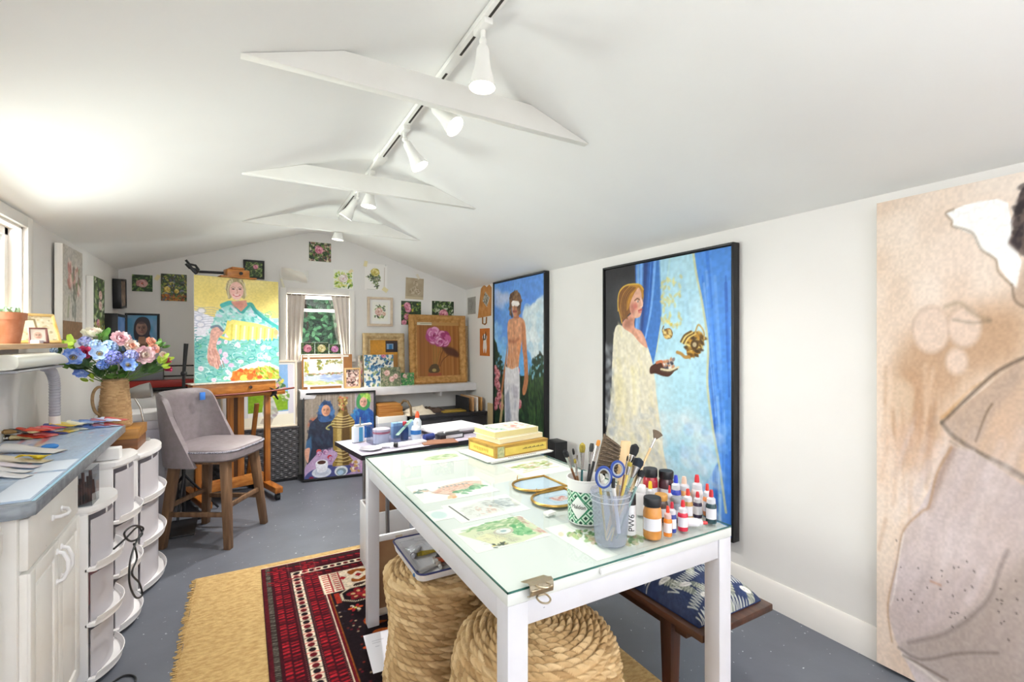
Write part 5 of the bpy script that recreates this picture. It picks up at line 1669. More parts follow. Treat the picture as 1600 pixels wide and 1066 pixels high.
# end wall, left of the window
a = leafy(80, 72, '#2a3a26', 160, 25)
a.rose(0.48, 0.52, 0.34, ['#b5837f', '#d9a9a5', '#e9c4be', '#b5503c'], 0.6, 5)
hang('rose_picture', 'small square painting of a single pale pink rose, leftmost on the end wall', a, -0.844, -0.700, 1.785, 1.93)
a = leafy(100, 112, '#4a4a3a', 300, 26, GRN + ['#8f94a8', '#c7b75a', '#9aa04a', '#5b5f70'], (0.03, 0.08))
a.dabs([(0, 0.78), (1, 0.78), (1, 1), (0, 1)], ['#b5622c', '#c98a3c', '#8f4a24'], 60, (0.03, 0.08), 2)
a.rose(0.24, 0.57, 0.13, YEL)
a.rose(0.6, 0.63, 0.10, YEL)
p = hang('rose_picture', 'painting of yellow flowers over orange ground on the end wall, left of the easel', a, -0.641, -0.450, 1.71, 1.952)
tape(p, -0.668, 1.915, 0.03, 0.05, YB - 0.001, 0.5)
a = Art(110, 128, '#5d9fc9', 27)
a.wash(['#7fb4d4', '#6fa0d0', '#4f93b8', '#a9b0c8'], 4, 0.6)
a.poly([(0.25, 0.75), (0.22, 0.35), (0.32, 0.12), (0.5, 0.05), (0.70, 0.12), (0.78, 0.38), (0.74, 0.6), (0.86, 0.85), (0.9, 1), (0.6, 1), (0.55, 0.8)], '#3f3a42', smooth=True)
a.face(0.47, 0.42, 0.19, '#b08a7c', '#6d4f4a', lips='#8f5a58')
a.poly([(0.38, 0.68), (0.58, 0.68), (0.66, 1), (0.3, 1)], '#b58a70')
a.poly([(0.0, 1.0), (0.2, 0.86), (0.4, 0.9), (0.6, 0.9), (0.85, 0.9), (1, 1)], '#7d5a48', 0.9)
a.ell(0.47, 0.22, 0.17, 0.06, '#4b3f42', 0, 0.7, 4)
hang('portrait_picture', 'black-framed portrait of a face on blue, behind the bouquet on the end wall', a, -0.875, -0.668, 1.300, 1.575, fw=0.017, fmat=F_black, depth=0.02)
a = leafy(70, 70, '#3b4a30', 150, 28, GRN + ['#c9c98a', '#a9b86a'])
a.rose(0.6, 0.32, 0.16, ROSE)
hang('rose_picture', 'small black-framed painting of a pink rose above the easel on the end wall', a, 0.014, 0.158, 1.968, 2.112, fw=0.018, fmat=F_black, depth=0.02)

# end wall, above and right of the window
a = leafy(90, 84, '#5a5a44', 240, 29, GRN + ['#d6cfa8', '#c98f8f', '#e0d8c4', '#8f5f55', '#3a3a44'], (0.04, 0.1))
a.rose(0.45, 0.4, 0.2, ROSE)
hang('rose_picture', 'square painting of a pink rose, topmost on the end wall under the ridge', a, 0.578, 0.790, 2.168, 2.362)
a = Art(110, 66, '#e6e4df', 30)
a.wash(['#dfddd8', '#eceae6'], 4, 0.5)
for k in range(26):
 u, v = R.random(), 0.5 + 0.45 * R.random()
 a.stroke([(u, v), (u + 0.12, v + 0.04 * (R.random() - 0.5)), (u + 0.2, v - 0.05 + 0.1 * R.random())], 0.006, '#b5b3ae', 0.7)
a.stroke([(0.15, 0.78), (0.45, 0.72), (0.9, 0.7)], 0.008, '#8f8d88', 0.7)
p = hang('pencil_picture', 'faint pencil drawing on curling white paper taped above the window', a, 0.315, 0.575, 1.945, 2.075, paper=True, cat='drawing', roll=0.06, curl=0.012)
tape(p, 0.335, 1.925, 0.02, 0.09, YB - 0.016, -0.3, '#e4dfc8')
a = Art(80, 88, '#eef0e4', 31)
a.dabs([(0.1, 0.15), (0.9, 0.1), (0.95, 0.85), (0.1, 0.9)], ['#c5d46a', '#e4e08a', '#8fae3c', '#5f8a30', '#d8dc8c'], 130, (0.04, 0.1), 2, alpha=0.8)
a.rose(0.5, 0.45, 0.24, ['#d8c4c0', '#efe4e2', '#fbf6f2', '#d9a8b0'])
a.stroke([(0.8, 0.85), (0.75, 0.95)], 0.06, '#3f5a2c', 0.9)
a.stroke([(0.02, 0.98), (0.2, 0.97)], 0.015, '#77756f', 0.8)
p = hang('rose_picture', 'watercolour of a white rose in lime green leaves pinned above the window corner', a, 0.815, 1.015, 1.900, 2.10, paper=True, cat='watercolour')
tape(p, 0.99, 2.09, 0.03, 0.05, YB - 0.003, 0.8)
a = Art(96, 118, '#f1eeea', 32)
a.dabs([(0.1, 0.5), (0.55, 0.3), (0.7, 0.5), (0.55, 0.95), (0.4, 0.8)], ['#5f6f55', '#8a9a68', '#3f4a3c', '#a9b088', '#70705f'], 120, (0.03, 0.07), 2.2, alpha=0.85)
a.rose(0.46, 0.32, 0.2, ['#b9ab58', '#d8ca76', '#ece2a6', '#c99a4a'])
a.stroke([(0.1, 0.97), (0.5, 0.98)], 0.012, '#7d7a72', 0.7)
a.stroke([(0.88, 0.12), (0.86, 0.9)], 0.025, '#c9bcb0', 0.9)
p = hang('rose_picture', 'watercolour of a yellow rose branch on white paper, right of the window', a, 1.135, 1.378, 1.905, 2.19, paper=True, cat='watercolour')
tape(p, 1.145, 2.185, 0.035, 0.06, YB - 0.003, 0.2)
tape(p, 1.355, 1.915, 0.06, 0.045, YB - 0.003, 0.6)
obj('pin', MB().ball((1.362, YB - 0.008, 2.185), 0.012, (1, 0.5, 0.8)), mat('white pin', '#e5e3e2', 0.4), p)
a = Art(80, 96, '#b3a48c', 33)
a.wash(['#a8987e', '#c0b298'], 5, 0.6)
for (u, v, r) in ((0.55, 0.27, 0.16), (0.4, 0.62, 0.2), (0.68, 0.65, 0.17), (0.5, 0.5, 0.15)):
 a.rose(u, v, r, ['#9c8c74', '#c4b69e', '#d8ccb6', '#8f7f68'])
a.rect(0, 0.88, 1, 1, '#cdbfa2', alpha=0.8)
p = hang('chalk_picture', 'tan paper with a white chalk study of roses taped below the sloping ceiling', a, 1.585, 1.795, 1.825, 2.065, paper=True, cat='drawing', roll=0.03)
tape(p, 1.73, 2.085, 0.03, 0.06, YB - 0.003, -0.5, '#e3dccb')
a = Art(80, 96, '#eeece2', 34)
a.dabs([(0.2, 0.15), (0.85, 0.2), (0.8, 0.8), (0.15, 0.85)], ['#6f8a50', '#a9bd78', '#4a5f3a', '#c9d29a', '#3a3a3a'], 70, (0.04, 0.09), 2, alpha=0.8)
a.rose(0.42, 0.5, 0.26, ['#c9988c', '#e4c2b4', '#f2ded2', '#b9806a'])
a.rose(0.75, 0.6, 0.13, ['#c9a08c', '#e8cdb4', '#f2e2d2', '#b9806a'])
hang('framed_picture', 'rose watercolour with white mount in a beige wooden frame, right of the window', a, 1.215, 1.382, 1.565, 1.775, depth=0.012, matw=0.028, matmat=mat('white mount card', '#eceae6', 0.9), fw=0.026, fmat=mat('beige frame wood', '#c9b49c', 0.5, col2='#d8c6b0', scale=20), fdepth=0.015, lip=0.014)
a = leafy(70, 86, '#2f3f28', 170, 35, GRN + ['#d6c94a'])
for (u, v, r) in ((0.3, 0.2, 0.18), (0.35, 0.36, 0.16), (0.3, 0.66, 0.17), (0.15, 0.9, 0.14)):
 a.rose(u, v, r, ROSE)
hang('rose_picture', 'painting of several deep pink rosebuds, half hidden behind the big carved frame', a, 1.530, 1.760, 1.533, 1.80)
a = leafy(84, 72, '#2c3a28', 190, 36, GRN + ['#d9dcc8', '#b9bfa0'])
a.rose(0.52, 0.62, 0.22, ROSE)
hang('rose_picture', 'painting of one bright pink rose peeking over the big carved frame', a, 1.891, 2.162, 1.56, 1.815)

# right wall near the corner
a = Art(50, 64, '#a3a099', 37)
a.wash(['#b5b2ab', '#8f8c86'], 4, 0.6)
for k in range(30):
 u = 0.3 + 0.4 * R.random()
 a.stroke([(u, 0.2 + 0.5 * R.random()), (u + 0.1 * (R.random() - 0.5), 0.5 + 0.4 * R.random())], 0.02, R.choice(['#6d6a66', '#c9c6c0', '#57544f']), 0.6)
hang('pencil_picture', 'grey pencil sketch on paper at the corner end of the right wall', a, -5.17, -4.945, 1.665, 1.865, XR, RZ_RIGHT, paper=True, cat='drawing')
# torn brown paper bag with a drawing
bg_ = thing('paper_bag', 'brown paper bag with a small sketch pinned upside down on the right wall', 'paper bag', (XR, -4.72 * -1, 1.75))
mb = MB()
poly_ = [(4.885, 1.61), (4.555, 1.625), (4.545, 1.93), (4.60, 1.965), (4.66, 1.94), (4.72, 1.975), (4.77, 1.955), (4.80, 1.94)]
mb.prism(poly_, -0.006, -0.0015, M=Matrix(((0, 0, 1, XR), (1, 0, 0, 0), (0, 1, 0, 0), (0, 0, 0, 1))))
obj('bag', mb, mat('brown kraft paper', '#b77a3e', 0.8, col2='#c98f54', scale=12, bump=0.1), bg_)
obj('handle', MB().tube([(XR - 0.005, 4.76, 1.615), (XR - 0.006, 4.755, 1.545), (XR - 0.006, 4.70, 1.535), (XR - 0.006, 4.665, 1.548), (XR - 0.005, 4.66, 1.615)], 0.008), mat('twisted paper cord', '#9a6a3c', 0.8), bg_)
a = Art(40, 40, '#b5b0a4', 38)
a.dabs(None, ['#6d6a5c', '#d6d2c4', '#8f8c80', '#4a4840'], 50, (0.06, 0.14), 2, 0.7, 0.5, 0.8)
s_ = sheet('sketch', a, 0.13, 0.12, 0.001, P_pap, bg_, M=T((XR - 0.0085, 4.70, 1.76), RZ_RIGHT) @ Matrix.Rotation(0.6, 4, 'Y'))
a = Art(50, 70, '#c9763a', 39)
a.wash(['#d08548', '#b96a30'], 4, 0.5)
a.poly([(0.5, 0.2), (0.72, 0.3), (0.66, 0.45), (0.7, 0.7), (0.6, 0.9), (0.5, 0.72), (0.42, 0.9), (0.33, 0.7), (0.36, 0.45), (0.28, 0.3)], '#e9e2da', smooth=True)
a.poly([(0.36, 0.18), (0.44, 0.3), (0.42, 0.44), (0.34, 0.4)], '#33281f', smooth=True)
a.poly([(0.6, 0.1), (0.66, 0.3), (0.6, 0.42), (0.54, 0.3)], '#33281f', smooth=True)
a.ell(0.5, 0.4, 0.05, 0.03, '#33281f')
p = hang('dog_picture', 'small orange painting of a white dog with dark ears on the right wall', a, -4.836, -4.585, 1.185, 1.49, XR, RZ_RIGHT, paper=True)

# ------------------------------------------------------------------ pictures standing on the wall shelf
SZ = 0.868
GOLD = mat('carved gilt frame', '#a8793f', 0.5, col2='#c99a5c', scale=28, bump=0.5, bscale=90, spec=0.4)
GOLD2 = mat('pale gilt frame', '#b59668', 0.5, col2='#d0b78a', scale=26, bump=0.5, bscale=90, spec=0.4)
orn = lambda t, s: -0.012 - 0.022 * math.sin(min(1, t * 1.25) * PI) ** 0.7 - (0.004 * math.sin(s * 190) * math.sin(t * 9) if 0.08 < t < 0.75 else 0)


def stand(name, label, a, x0, x1, z1, y, depth=0.018, tilt=-0.05, paper=False, z0=SZ, group=None, **k):
 """a picture leaning back on a shelf: foot at y, top leaning towards the wall"""
 fw = k.get('fw', 0) + k.get('matw', 0)
 w, h = x1 - x0 - 2 * fw, z1 - z0 - 2 * fw - 0.001
 M = T(((x0 + x1) / 2, y, z0 + 0.001 + fw * math.cos(tilt)), 0, tilt)
 return picture(name, label, k.pop('cat', 'painting'), a, w, h, M, k.pop('paint', P_oil), depth=depth, group=group, **k)


# big carved frame with the vase of pink flowers on raw wood
a = Art(130, 150, '#9c6430', 41)
for k in range(70):
 u = R.random()
 a.stroke([(u, -0.05), (u + 0.015 * (R.random() - 0.5), 1.05)], 0.01 + 0.03 * R.random(), R.choice(['#a9713a', '#8a5426', '#b98348', '#96602e', '#6f421e', '#b87c3e']), 0.45)
a.rect(0.02, 0.0, 0.36, 0.055, '#d8d2bb')
a.rect(0.36, 0.0, 1, 0.06, '#b98f55')
a.stroke([(0.1, 0.03), (0.35, 0.02)], 0.012, '#7d765c', 0.8)
a.poly([(0.56, 0.44), (0.75, 0.46), (0.88, 0.50), (0.98, 0.58), (0.97, 0.66), (0.85, 0.64), (0.70, 0.60), (0.62, 0.52)], '#4a2a20', 0.85, blur=1.5, smooth=True)
for p in ([(0.40, 0.40), (0.39, 0.6), (0.39, 0.82)], [(0.43, 0.40), (0.45, 0.6), (0.41, 0.82)], [(0.58, 0.46), (0.5, 0.62), (0.43, 0.82)]):
 a.stroke(p, 0.02, '#8a6a34', 0.95)
for p in ([(0.62, 0.5), (0.55, 0.64), (0.5, 0.82)], [(0.76, 0.60), (0.6, 0.7), (0.53, 0.82)]):
 a.stroke(p, 0.018, '#5f3a1e', 0.8)
a.poly([(0.26, 0.90), (0.30, 0.82), (0.36, 0.78), (0.46, 0.78), (0.5, 0.84), (0.52, 0.90), (0.46, 0.94), (0.32, 0.94)], '#55432a', smooth=True)
a.ell(0.39, 0.89, 0.05, 0.03, '#a89258')
a.rect(0.25, 0.94, 0.56, 1.0, '#9a4f34', alpha=0.9)
a.rose(0.40, 0.25, 0.20, ['#a8487c', '#cf7aa8', '#e2a8c8', '#8f2f5c'])
a.rose(0.62, 0.31, 0.19, ['#9c3a6c', '#c9689a', '#dd98bc', '#8f2f5c'])
a.rose(0.52, 0.36, 0.12, ['#a8487c', '#d486b2', '#e6b4d0', '#8f2f5c'])
stand('framed_painting', 'pink flowers in a round vase in the large carved gilt frame on the shelf', a, 1.594, 2.275, 1.648, 5.085, fw=0.085, fmat=GOLD, prof=orn, fdepth=0.02, tilt=-0.07)
# pale picture behind it at the right
a = Art(50, 80, '#a9aaa4', 42)
a.wash(['#8f9a98', '#c0bdb2'], 4, 0.6)
stand('framed_painting', 'pale grey picture in thin gold frame behind the big carved frame', a, 2.02, 2.325, 1.53, 5.155, fw=0.016, fmat=GOLD2, tilt=-0.03)
# medium carved frame
a = Art(90, 100, '#c98a24', 43)
a.rect(0, 0, 1, 0.6, '#cd8f28', mott=0.05)
a.rect(0.56, 0.02, 1, 0.32, '#3a2a24')
a.rect(0.6, 0.10, 0.98, 0.24, '#7f9fc0')
a.rect(0.68, 0.12, 0.8, 0.24, '#2f6a9a')
a.rect(0.84, 0.08, 1, 0.32, '#2a2428')
a.rect(0, 0.38, 1, 1, '#b8823c')
stand('framed_painting', 'ochre and dark blue painting in a pale carved gilt frame, middle of the shelf', a, 1.10, 1.548, 1.435, 5.13, fw=0.075, fmat=GOLD2, prof=orn, fdepth=0.02, tilt=-0.05)
# cardboard backed landscape
a = Art(140, 104, '#f0eeea', 44)
a.wash(['#e4e2e8', '#efece4'], 4, 0.5)
a.rect(0.03, 0.60, 0.98, 0.86, '#c3cde0', mott=0.05)
a.dabs([(0.45, 0.58), (0.98, 0.58), (0.98, 0.82), (0.5, 0.85)], ['#9fb0d4', '#b4c2dc', '#8fa4cc'], 50, (0.04, 0.1), 4, 0, 0.2, 0.7)
a.dabs([(0.03, 0.8), (0.98, 0.84), (0.98, 0.93), (0.03, 0.93)], ['#c9cf8a', '#b0bd6a', '#d9d8a8', '#a3b070'], 60, (0.04, 0.09), 3, 0, 0.3, 0.7)
a.dabs([(0.03, 0.54), (0.98, 0.50), (0.98, 0.57), (0.03, 0.61)], ['#8f9a5a', '#a8705a', '#6d7a4a', '#c9b08a'], 50, (0.02, 0.05), 2.5, 0, 0.3, 0.8)
a.dabs([(0.03, 0.12), (0.12, 0.12), (0.10, 0.5), (0.03, 0.5)], ['#d8c84a', '#b9b04a', '#9a9a3a'], 26, (0.02, 0.05), 2, 1.2, 0.5, 0.8)
a.dabs([(0.35, 0.05), (0.98, 0.05), (0.98, 0.16), (0.6, 0.16), (0.4, 0.4), (0.34, 0.4)], ['#9aa04a', '#6d7a3a', '#b5a85a', '#8f8a40'], 50, (0.02, 0.05), 2, alpha=0.8)
for k in range(12):
 u = 0.55 + 0.4 * R.random()
 a.stroke([(u, 0.1), (u + 0.01, 0.2 + 0.2 * R.random())], 0.006, '#a8a890', 0.6)
lp = stand('watercolour_board', 'watercolour of a river landscape taped to brown cardboard on the shelf', a, 0.515, 0.885, 1.17, 5.06, depth=0.006, tilt=-0.07, z0=0.895)
mb = MB()
bM = T((0.745, 5.072, 0.869), 0, -0.07)
obj('backing_board', MB().box(-0.245, 0.235, 0, 0.005, 0, 0.345, 0.001, M=bM), mat('brown cardboard', '#9c6a40', 0.8, col2='#a87848', scale=10), lp)
for x in (-0.195, 0.125):
 obj('tape', MB().box(x, x + 0.022, -0.0125, -0.0115, 0.0, 0.345, 0, M=bM), mat('white paper tape', '#e8e0d6', 0.7), lp)
obj('tape', MB().box(-0.235, 0.2, -0.0012, -0.0002, 0.318, 0.338, 0, M=bM), mat('white paper tape', '#e8e0d6', 0.7), lp)
# three flower studies standing above it
for k, (x0, x1, z1, lab, pal) in enumerate(((0.494, 0.618, 1.335, 'small study of a pink rose on dark leaves, left of three before the window', ROSE),
                                           (0.624, 0.752, 1.335, 'small study of a cream rose on dark leaves, middle of three before the window', ['#b9aa6a', '#d8cc94', '#ede6bf', '#a8944a']),
                                           (0.758, 0.872, 1.318, 'small study of a full magenta pink rose, right of three before the window', ['#b0609a', '#d08ab8', '#e4b0d0', '#8f3a70']))):
 a = leafy(60, 56, '#27341f', 120, 45 + k)
 a.rose(0.5, 0.5, 0.32, pal)
 a.rect(0, 0, 1, 0.03, '#e9e6e0')
 a.rect(0, 0, 0.03, 1, '#e9e6e0')
 p = stand('rose_study', lab, a, x0, x1, z1, 5.125, depth=0.004, tilt=-0.02, z0=1.2145)
rl = thing('picture_ledge', 'thin wooden strip behind the watercolour holding three rose studies', 'ledge', (0.68, 5.13, 1.21))
obj('strip', MB().box(0.488, 0.93, 5.10, 5.172, 1.204, 1.2142, 0.001), mat('raw ledge wood', '#e2d6c4', 0.6), rl)
for x in (0.52, 0.88):
 obj('strut', MB().box(x, x + 0.018, 5.115, 5.165, SZ + 0.0005, 1.204, 0.001), mat('raw ledge wood', '#e2d6c4', 0.6), rl)
# little wooden box frame
a = Art(60, 76, '#c9aba0', 48)
a.dabs(None, ['#5d4038', '#e6cfc4', '#8a6258', '#d8b0a8', '#f0e4da', '#3a2824'], 120, (0.05, 0.12), 1.8, alpha=0.85)
stand('box_frame', 'small pink flower print in a light wooden box frame beside the river watercolour', a, 0.888, 1.045, 1.075, 5.00, fw=0.016, fmat=mat('light box frame', '#c9a06a', 0.5, col2='#d8b480', scale=20), depth=0.012, lip=0.018, tilt=-0.03)
# blue leaf pattern and rose panel in front of the medium frame
a = Art(96, 100, '#e3e0d2', 49)
a.dabs(None, ['#2f5f8a', '#4a7ea8', '#254868', '#6a95b8', '#3a6f94', '#8a9a6a'], 150, (0.035, 0.075), 1.7, alpha=0.9)
a.dabs(None, ['#2a3328', '#e9e6da', '#c9c6a8'], 50, (0.02, 0.035), 1.5, alpha=0.85)
a.rose(0.66, 0.03, 0.09, ROSE)
stand('leaf_study', 'blue and white leaf pattern panel leaning before the pale carved frame', a, 1.092, 1.40, 1.205, 5.035, depth=0.008, tilt=-0.05)
a = leafy(84, 76, '#6d7458', 160, 50, ['#7d8463', '#5d6a4a', '#8f9470', '#4a5640', '#a3a686', '#b3a08a'])
for (u, v, r) in ((0.32, 0.3, 0.15), (0.55, 0.62, 0.14), (0.75, 0.48, 0.13)):
 a.rose(u, v, r, PALE)
stand('rose_study', 'muted green panel of three pale pink roses leaning before the blue leaf panel', a, 1.25, 1.46, 1.072, 4.985, depth=0.012, tilt=-0.05)
a = leafy(50, 50, '#3f7a4a', 110, 51, ['#3f8a50', '#6fae5a', '#2f6a3a', '#8fc46a', '#d8a8a0'])
a.rose(0.3, 0.25, 0.16, PALE)
stand('rose_study', 'little green panel with a pink bud at the foot of the big carved frame', a, 1.475, 1.622, 1.005, 5.02, depth=0.012, tilt=-0.05)
a = Art(24, 50, '#c9bca8', 52)
a.dabs(None, ['#3a4438', '#b0506a', '#e0d6c8', '#6d7a5a'], 40, (0.08, 0.2), 1.8)
stand('leaf_study', 'narrow dark flower panel between the box frame and the blue leaf panel', a, 1.045, 1.09, 1.20, 5.10, depth=0.012, tilt=-0.04)


# ------------------------------------------------------------------ rugs
M_jute = mat('jute rug', '#b08c55', 0.9, col2='#d2b278', scale=34, stretch=(1, 2.2, 1), detail=5, lo=0.3, hi=0.68, bump=1.0, bscale=95)
JX0, JX1, JY0, JY1 = -0.238, 1.44, 0.35, 3.215
jr = thing('jute_rug', 'plain golden jute rug lying under the red patterned rug', 'rug', (0.6, 1.8, 0))
mb = MB()
rj = random.Random(5)
nx, ny = 90, 170
hz = [[0.004 + 0.0035 * abs(math.sin(j * 1.1)) + 0.0015 * rj.random() for i in range(nx + 1)] for j in range(ny + 1)]
mb.surf(nx, ny, lambda u, v: (JX0 + (JX1 - JX0) * u + (0.006 * math.sin(v * 60) if u < 0.001 else 0), JY0 + (JY1 - JY0) * v, hz[int(round(v * ny))][int(round(u * nx))] if 0 < u < 1 and 0 < v < 1 else 0.0005))
obj('weave', mb, M_jute, jr)
mb = MB()
for k in range(230):
 y = JY0 + 0.01 + (JY1 - JY0 - 0.02) * k / 230 + rj.uniform(-.003, .003)
 mb.bar((JX0 + 0.004, y, 0.004), (JX0 - 0.008 - 0.016 * rj.random(), y + rj.uniform(-0.01, 0.01), 0.003), 0.006, 0.004, bev=0)
fr = obj('fringe', mb, M_jute, jr)
fr['kind'] = 'stuff'

RX0, RX1, RY0, RY1 = 0.088, 1.288, 1.17, 3.125
W_, H_ = RX1 - RX0, RY1 - RY0
a = Art(380, 560, '#3a1418', 61)
mx = lambda x: x / W_
my = lambda y: y / H_
red, dred, blk, ivo, brn, wine = '#8e1a22', '#5f141d', '#1c1217', '#d9c7b0', '#8a4a1c', '#4f141d'
a.dabs(None, ['#2a1016', '#4a161c', '#1f1016', '#3a1a22'], 500, (0.01, 0.03), 1.5, alpha=0.6)
# nested borders: (inset, colour)
for ins, colr in ((0.0, '#3b1a1e'), (0.006, wine), (0.022, '#2a2220'), (0.046, '#3a0f18'), (0.142, blk), (0.147, ivo), (0.197, blk), (0.202, '#3a0f18'), (0.288, ivo), (0.294, dred), (0.306, brn), (0.312, blk)):
 y = ins * 0.9
 a.rect(mx(ins), my(y), 1 - mx(ins), 1 - my(y), colr)
# speckled guard
for k in range(170):
 v = k / 170
 for u in (mx(0.034), 1 - mx(0.034)):
  a.stroke([(u - mx(0.009), v), (u + mx(0.009), v + my(0.004))], mx(0.003), R.choice(['#8d8878', '#a9a290', '#5d564c']), 0.9, smooth=False)
# slanted red bars in the two wide bands
for k in range(40):
 y = 0.03 + k * 0.049
 for x in (0.060, 0.212):
  for sx in (0, 1):
   X = lambda t: mx(t) if not sx else 1 - mx(t)
   for o, c_ in ((0, red), (0.021, '#a8212a' if k % 3 else dred)):
    a.poly([(X(x), my(y + o)), (X(x + 0.026), my(y + o - 0.004)), (X(x + 0.028), my(y + o + 0.012)), (X(x + 0.066), my(y + o + 0.008)), (X(x + 0.066), my(y + o + 0.019)), (X(x + 0.036), my(y + o + 0.022)), (X(x + 0.034), my(y + o + 0.012)), (X(x), my(y + o + 0.013))], c_, 0.92)
for k in range(26):
 x = 0.03 + k * 0.049
 for y in (0.055, 0.195):
  for sy in (0, 1):
   Y = lambda t: my(t) if not sy else 1 - my(t)
   a.poly([(mx(x), Y(y)), (mx(x + 0.032), Y(y + 0.012)), (mx(x + 0.032), Y(y + 0.026)), (mx(x), Y(y + 0.014))], red, 0.85)
   a.poly([(mx(x), Y(y + 0.03)), (mx(x + 0.032), Y(y + 0.04)), (mx(x + 0.032), Y(y + 0.05)), (mx(x), Y(y + 0.042))], dred, 0.9)
# ivory band with stars and lozenges
def star(u, v, r, c_):
 for an in range(8):
  t_ = an * PI / 4
  a.ell(u + mx(r) * 0.55 * math.cos(t_), v + my(r) * 0.55 * math.sin(t_), mx(r) * 0.42, my(r) * 0.42, c_)
 a.ell(u, v, mx(r) * 0.5, my(r) * 0.5, c_)
n = 0
for k in range(46):
 y = 0.16 + k * 0.038
 for u in (mx(0.172), 1 - mx(0.172)):
  star(u, my(y), 0.016, (blk, dred)[k % 2])
  a.stroke([(u - mx(0.024), my(y - 0.017)), (u, my(y - 0.022)), (u + mx(0.024), my(y - 0.017))], mx(0.005), ('#3f3a34', '#b5383a')[k % 2], 0.8, smooth=False)
for k in range(28):
 x = 0.18 + k * 0.038
 for v in (my(0.155), 1 - my(0.155)):
  star(mx(x), v, 0.015, (blk, dred)[k % 2])
# dotted guards
for k in range(150):
 y = k / 150
 for x in (0.139, 0.206, 0.282):
  for u in (mx(x), 1 - mx(x)):
   a.ell(u, y, mx(0.003), my(0.0025), '#8a5a52', 0, 0.8)
# ivory panel with combs and curled leaves at the far end
px0, px1, py0, py1 = 0.282, W_ - 0.282, 0.25, 0.43
for flip in (0, 1):
 Y = (lambda t: my(t)) if not flip else (lambda t: 1 - my(t))
 a.poly([(mx(px0), Y(py0)), (mx(px1), Y(py0)), (mx(px1), Y(py1)), (mx(px0 + 0.24), Y(py1)), (mx(px0 + 0.24), Y(py1 + 0.05)), (mx(px0), Y(py1 + 0.05))], ivo)
 for q_ in range(9):
  y = py0 + 0.012 + q_ * 0.024
  for x in (px0 + 0.012, px0 + 0.062):
   a.poly([(mx(x), Y(y)), (mx(x + 0.03), Y(y + 0.003)), (mx(x + 0.03), Y(y + 0.012)), (mx(x), Y(y + 0.010))], '#a3222a')
 for x in (px0 + 0.048, px0 + 0.100):
  a.stroke([(mx(x), Y(py0 + 0.008)), (mx(x), Y(py1 + 0.042))], mx(0.008), '#8f1c26', 1, smooth=False)
 for q_ in range(3):
  cx = px0 + 0.20 + q_ * 0.17
  a.poly([(mx(cx - 0.05), Y(py0 + 0.03)), (mx(cx), Y(py0 + 0.015)), (mx(cx + 0.05), Y(py0 + 0.04)), (mx(cx + 0.03), Y(py0 + 0.07)), (mx(cx), Y(py0 + 0.045)), (mx(cx - 0.035), Y(py0 + 0.075))], brn, smooth=True)
  a.poly([(mx(cx - 0.045), Y(py1 - 0.02)), (mx(cx - 0.04), Y(py1 - 0.06)), (mx(cx - 0.01), Y(py1 - 0.035)), (mx(cx + 0.04), Y(py1 - 0.065)), (mx(cx + 0.05), Y(py1 - 0.03)), (mx(cx), Y(py1 - 0.008))], brn, smooth=True)
  for dx in (-0.085, 0.0, 0.085):
   a.poly([(mx(cx + dx - 0.02), Y((py0 + py1) / 2)), (mx(cx + dx), Y((py0 + py1) / 2 - 0.022)), (mx(cx + dx + 0.02), Y((py0 + py1) / 2)), (mx(cx + dx), Y((py0 + py1) / 2 + 0.022))], '#8f1c26')
 a.poly([(mx(px0 + 0.15), Y(py1 + 0.03)), (mx(px0 + 0.17), Y(py1 + 0.005)), (mx(px0 + 0.22), Y(py1 + 0.01)), (mx(px0 + 0.18), Y(py1 + 0.04))], '#3a2a26', smooth=True)
 a.rect(mx(px0 + 0.24), min(Y(py1), Y(py1 + 0.05)), mx(px1), max(Y(py1), Y(py1 + 0.05)), dred)
# field: hooked medallions, florets and curled leaves
def medallion(cx, cy, w, h):
 hexa = lambda s_: [(mx(cx + s_ * w * q0), my(cy + s_ * h * q1)) for q0, q1 in ((-1, -0.45), (-0.45, -1), (0.45, -1), (1, -0.45), (1, 0.45), (0.45, 1), (-0.45, 1), (-1, 0.45))]
 H = hexa(1.0)
 for i in range(8):
  p, q_ = H[i], H[(i + 1) % 8]
  for t_ in np.linspace(0, 1, 8)[:-1]:
   u, v = p[0] + (q_[0] - p[0]) * t_, p[1] + (q_[1] - p[1]) * t_
   a.stroke([(u, v), (u + mx(0.008), v - my(0.012))], mx(0.006), '#d2c3a8', 0.95, smooth=False)
  a.stroke([p, q_], mx(0.004), '#b8a88e', 0.9, smooth=False)
 a.poly(hexa(0.86), '#1e1216')
 for t_ in range(6):
  an = t_ * PI / 3 + 0.3
  a.ell(cx / W_ + mx(w * 0.42) * math.cos(an), cy / H_ + my(h * 0.42) * math.sin(an), mx(0.034), my(0.024), '#7d1a24', an)
  a.ell(cx / W_ + mx(w * 0.42) * math.cos(an), cy / H_ + my(h * 0.42) * math.sin(an), mx(0.012), my(0.010), '#c8a070', an)
 a.ell(cx / W_, cy / H_, mx(0.024), my(0.02), '#a02a30')
a.rect(mx(0.325), my(0.495), mx(0.35), my(0.60), '#8f2a1c')
medallion(0.455, 0.55, 0.10, 0.075)
medallion(0.80, 0.55, 0.10, 0.075)
for (x, y) in ((0.40, 0.68), (0.55, 0.66), (0.62, 0.90), (0.40, 1.02), (0.70, 1.1)):
 for t_ in range(6):
  an = t_ * PI / 3
  a.ell(mx(x + 0.024 * math.cos(an)), my(y + 0.02 * math.sin(an)), mx(0.013), my(0.009), ['#c8542c', '#d8cbb0', '#a8242c'][t_ % 3], an)
 a.ell(mx(x), my(y), mx(0.009), my(0.008), '#d8c060')
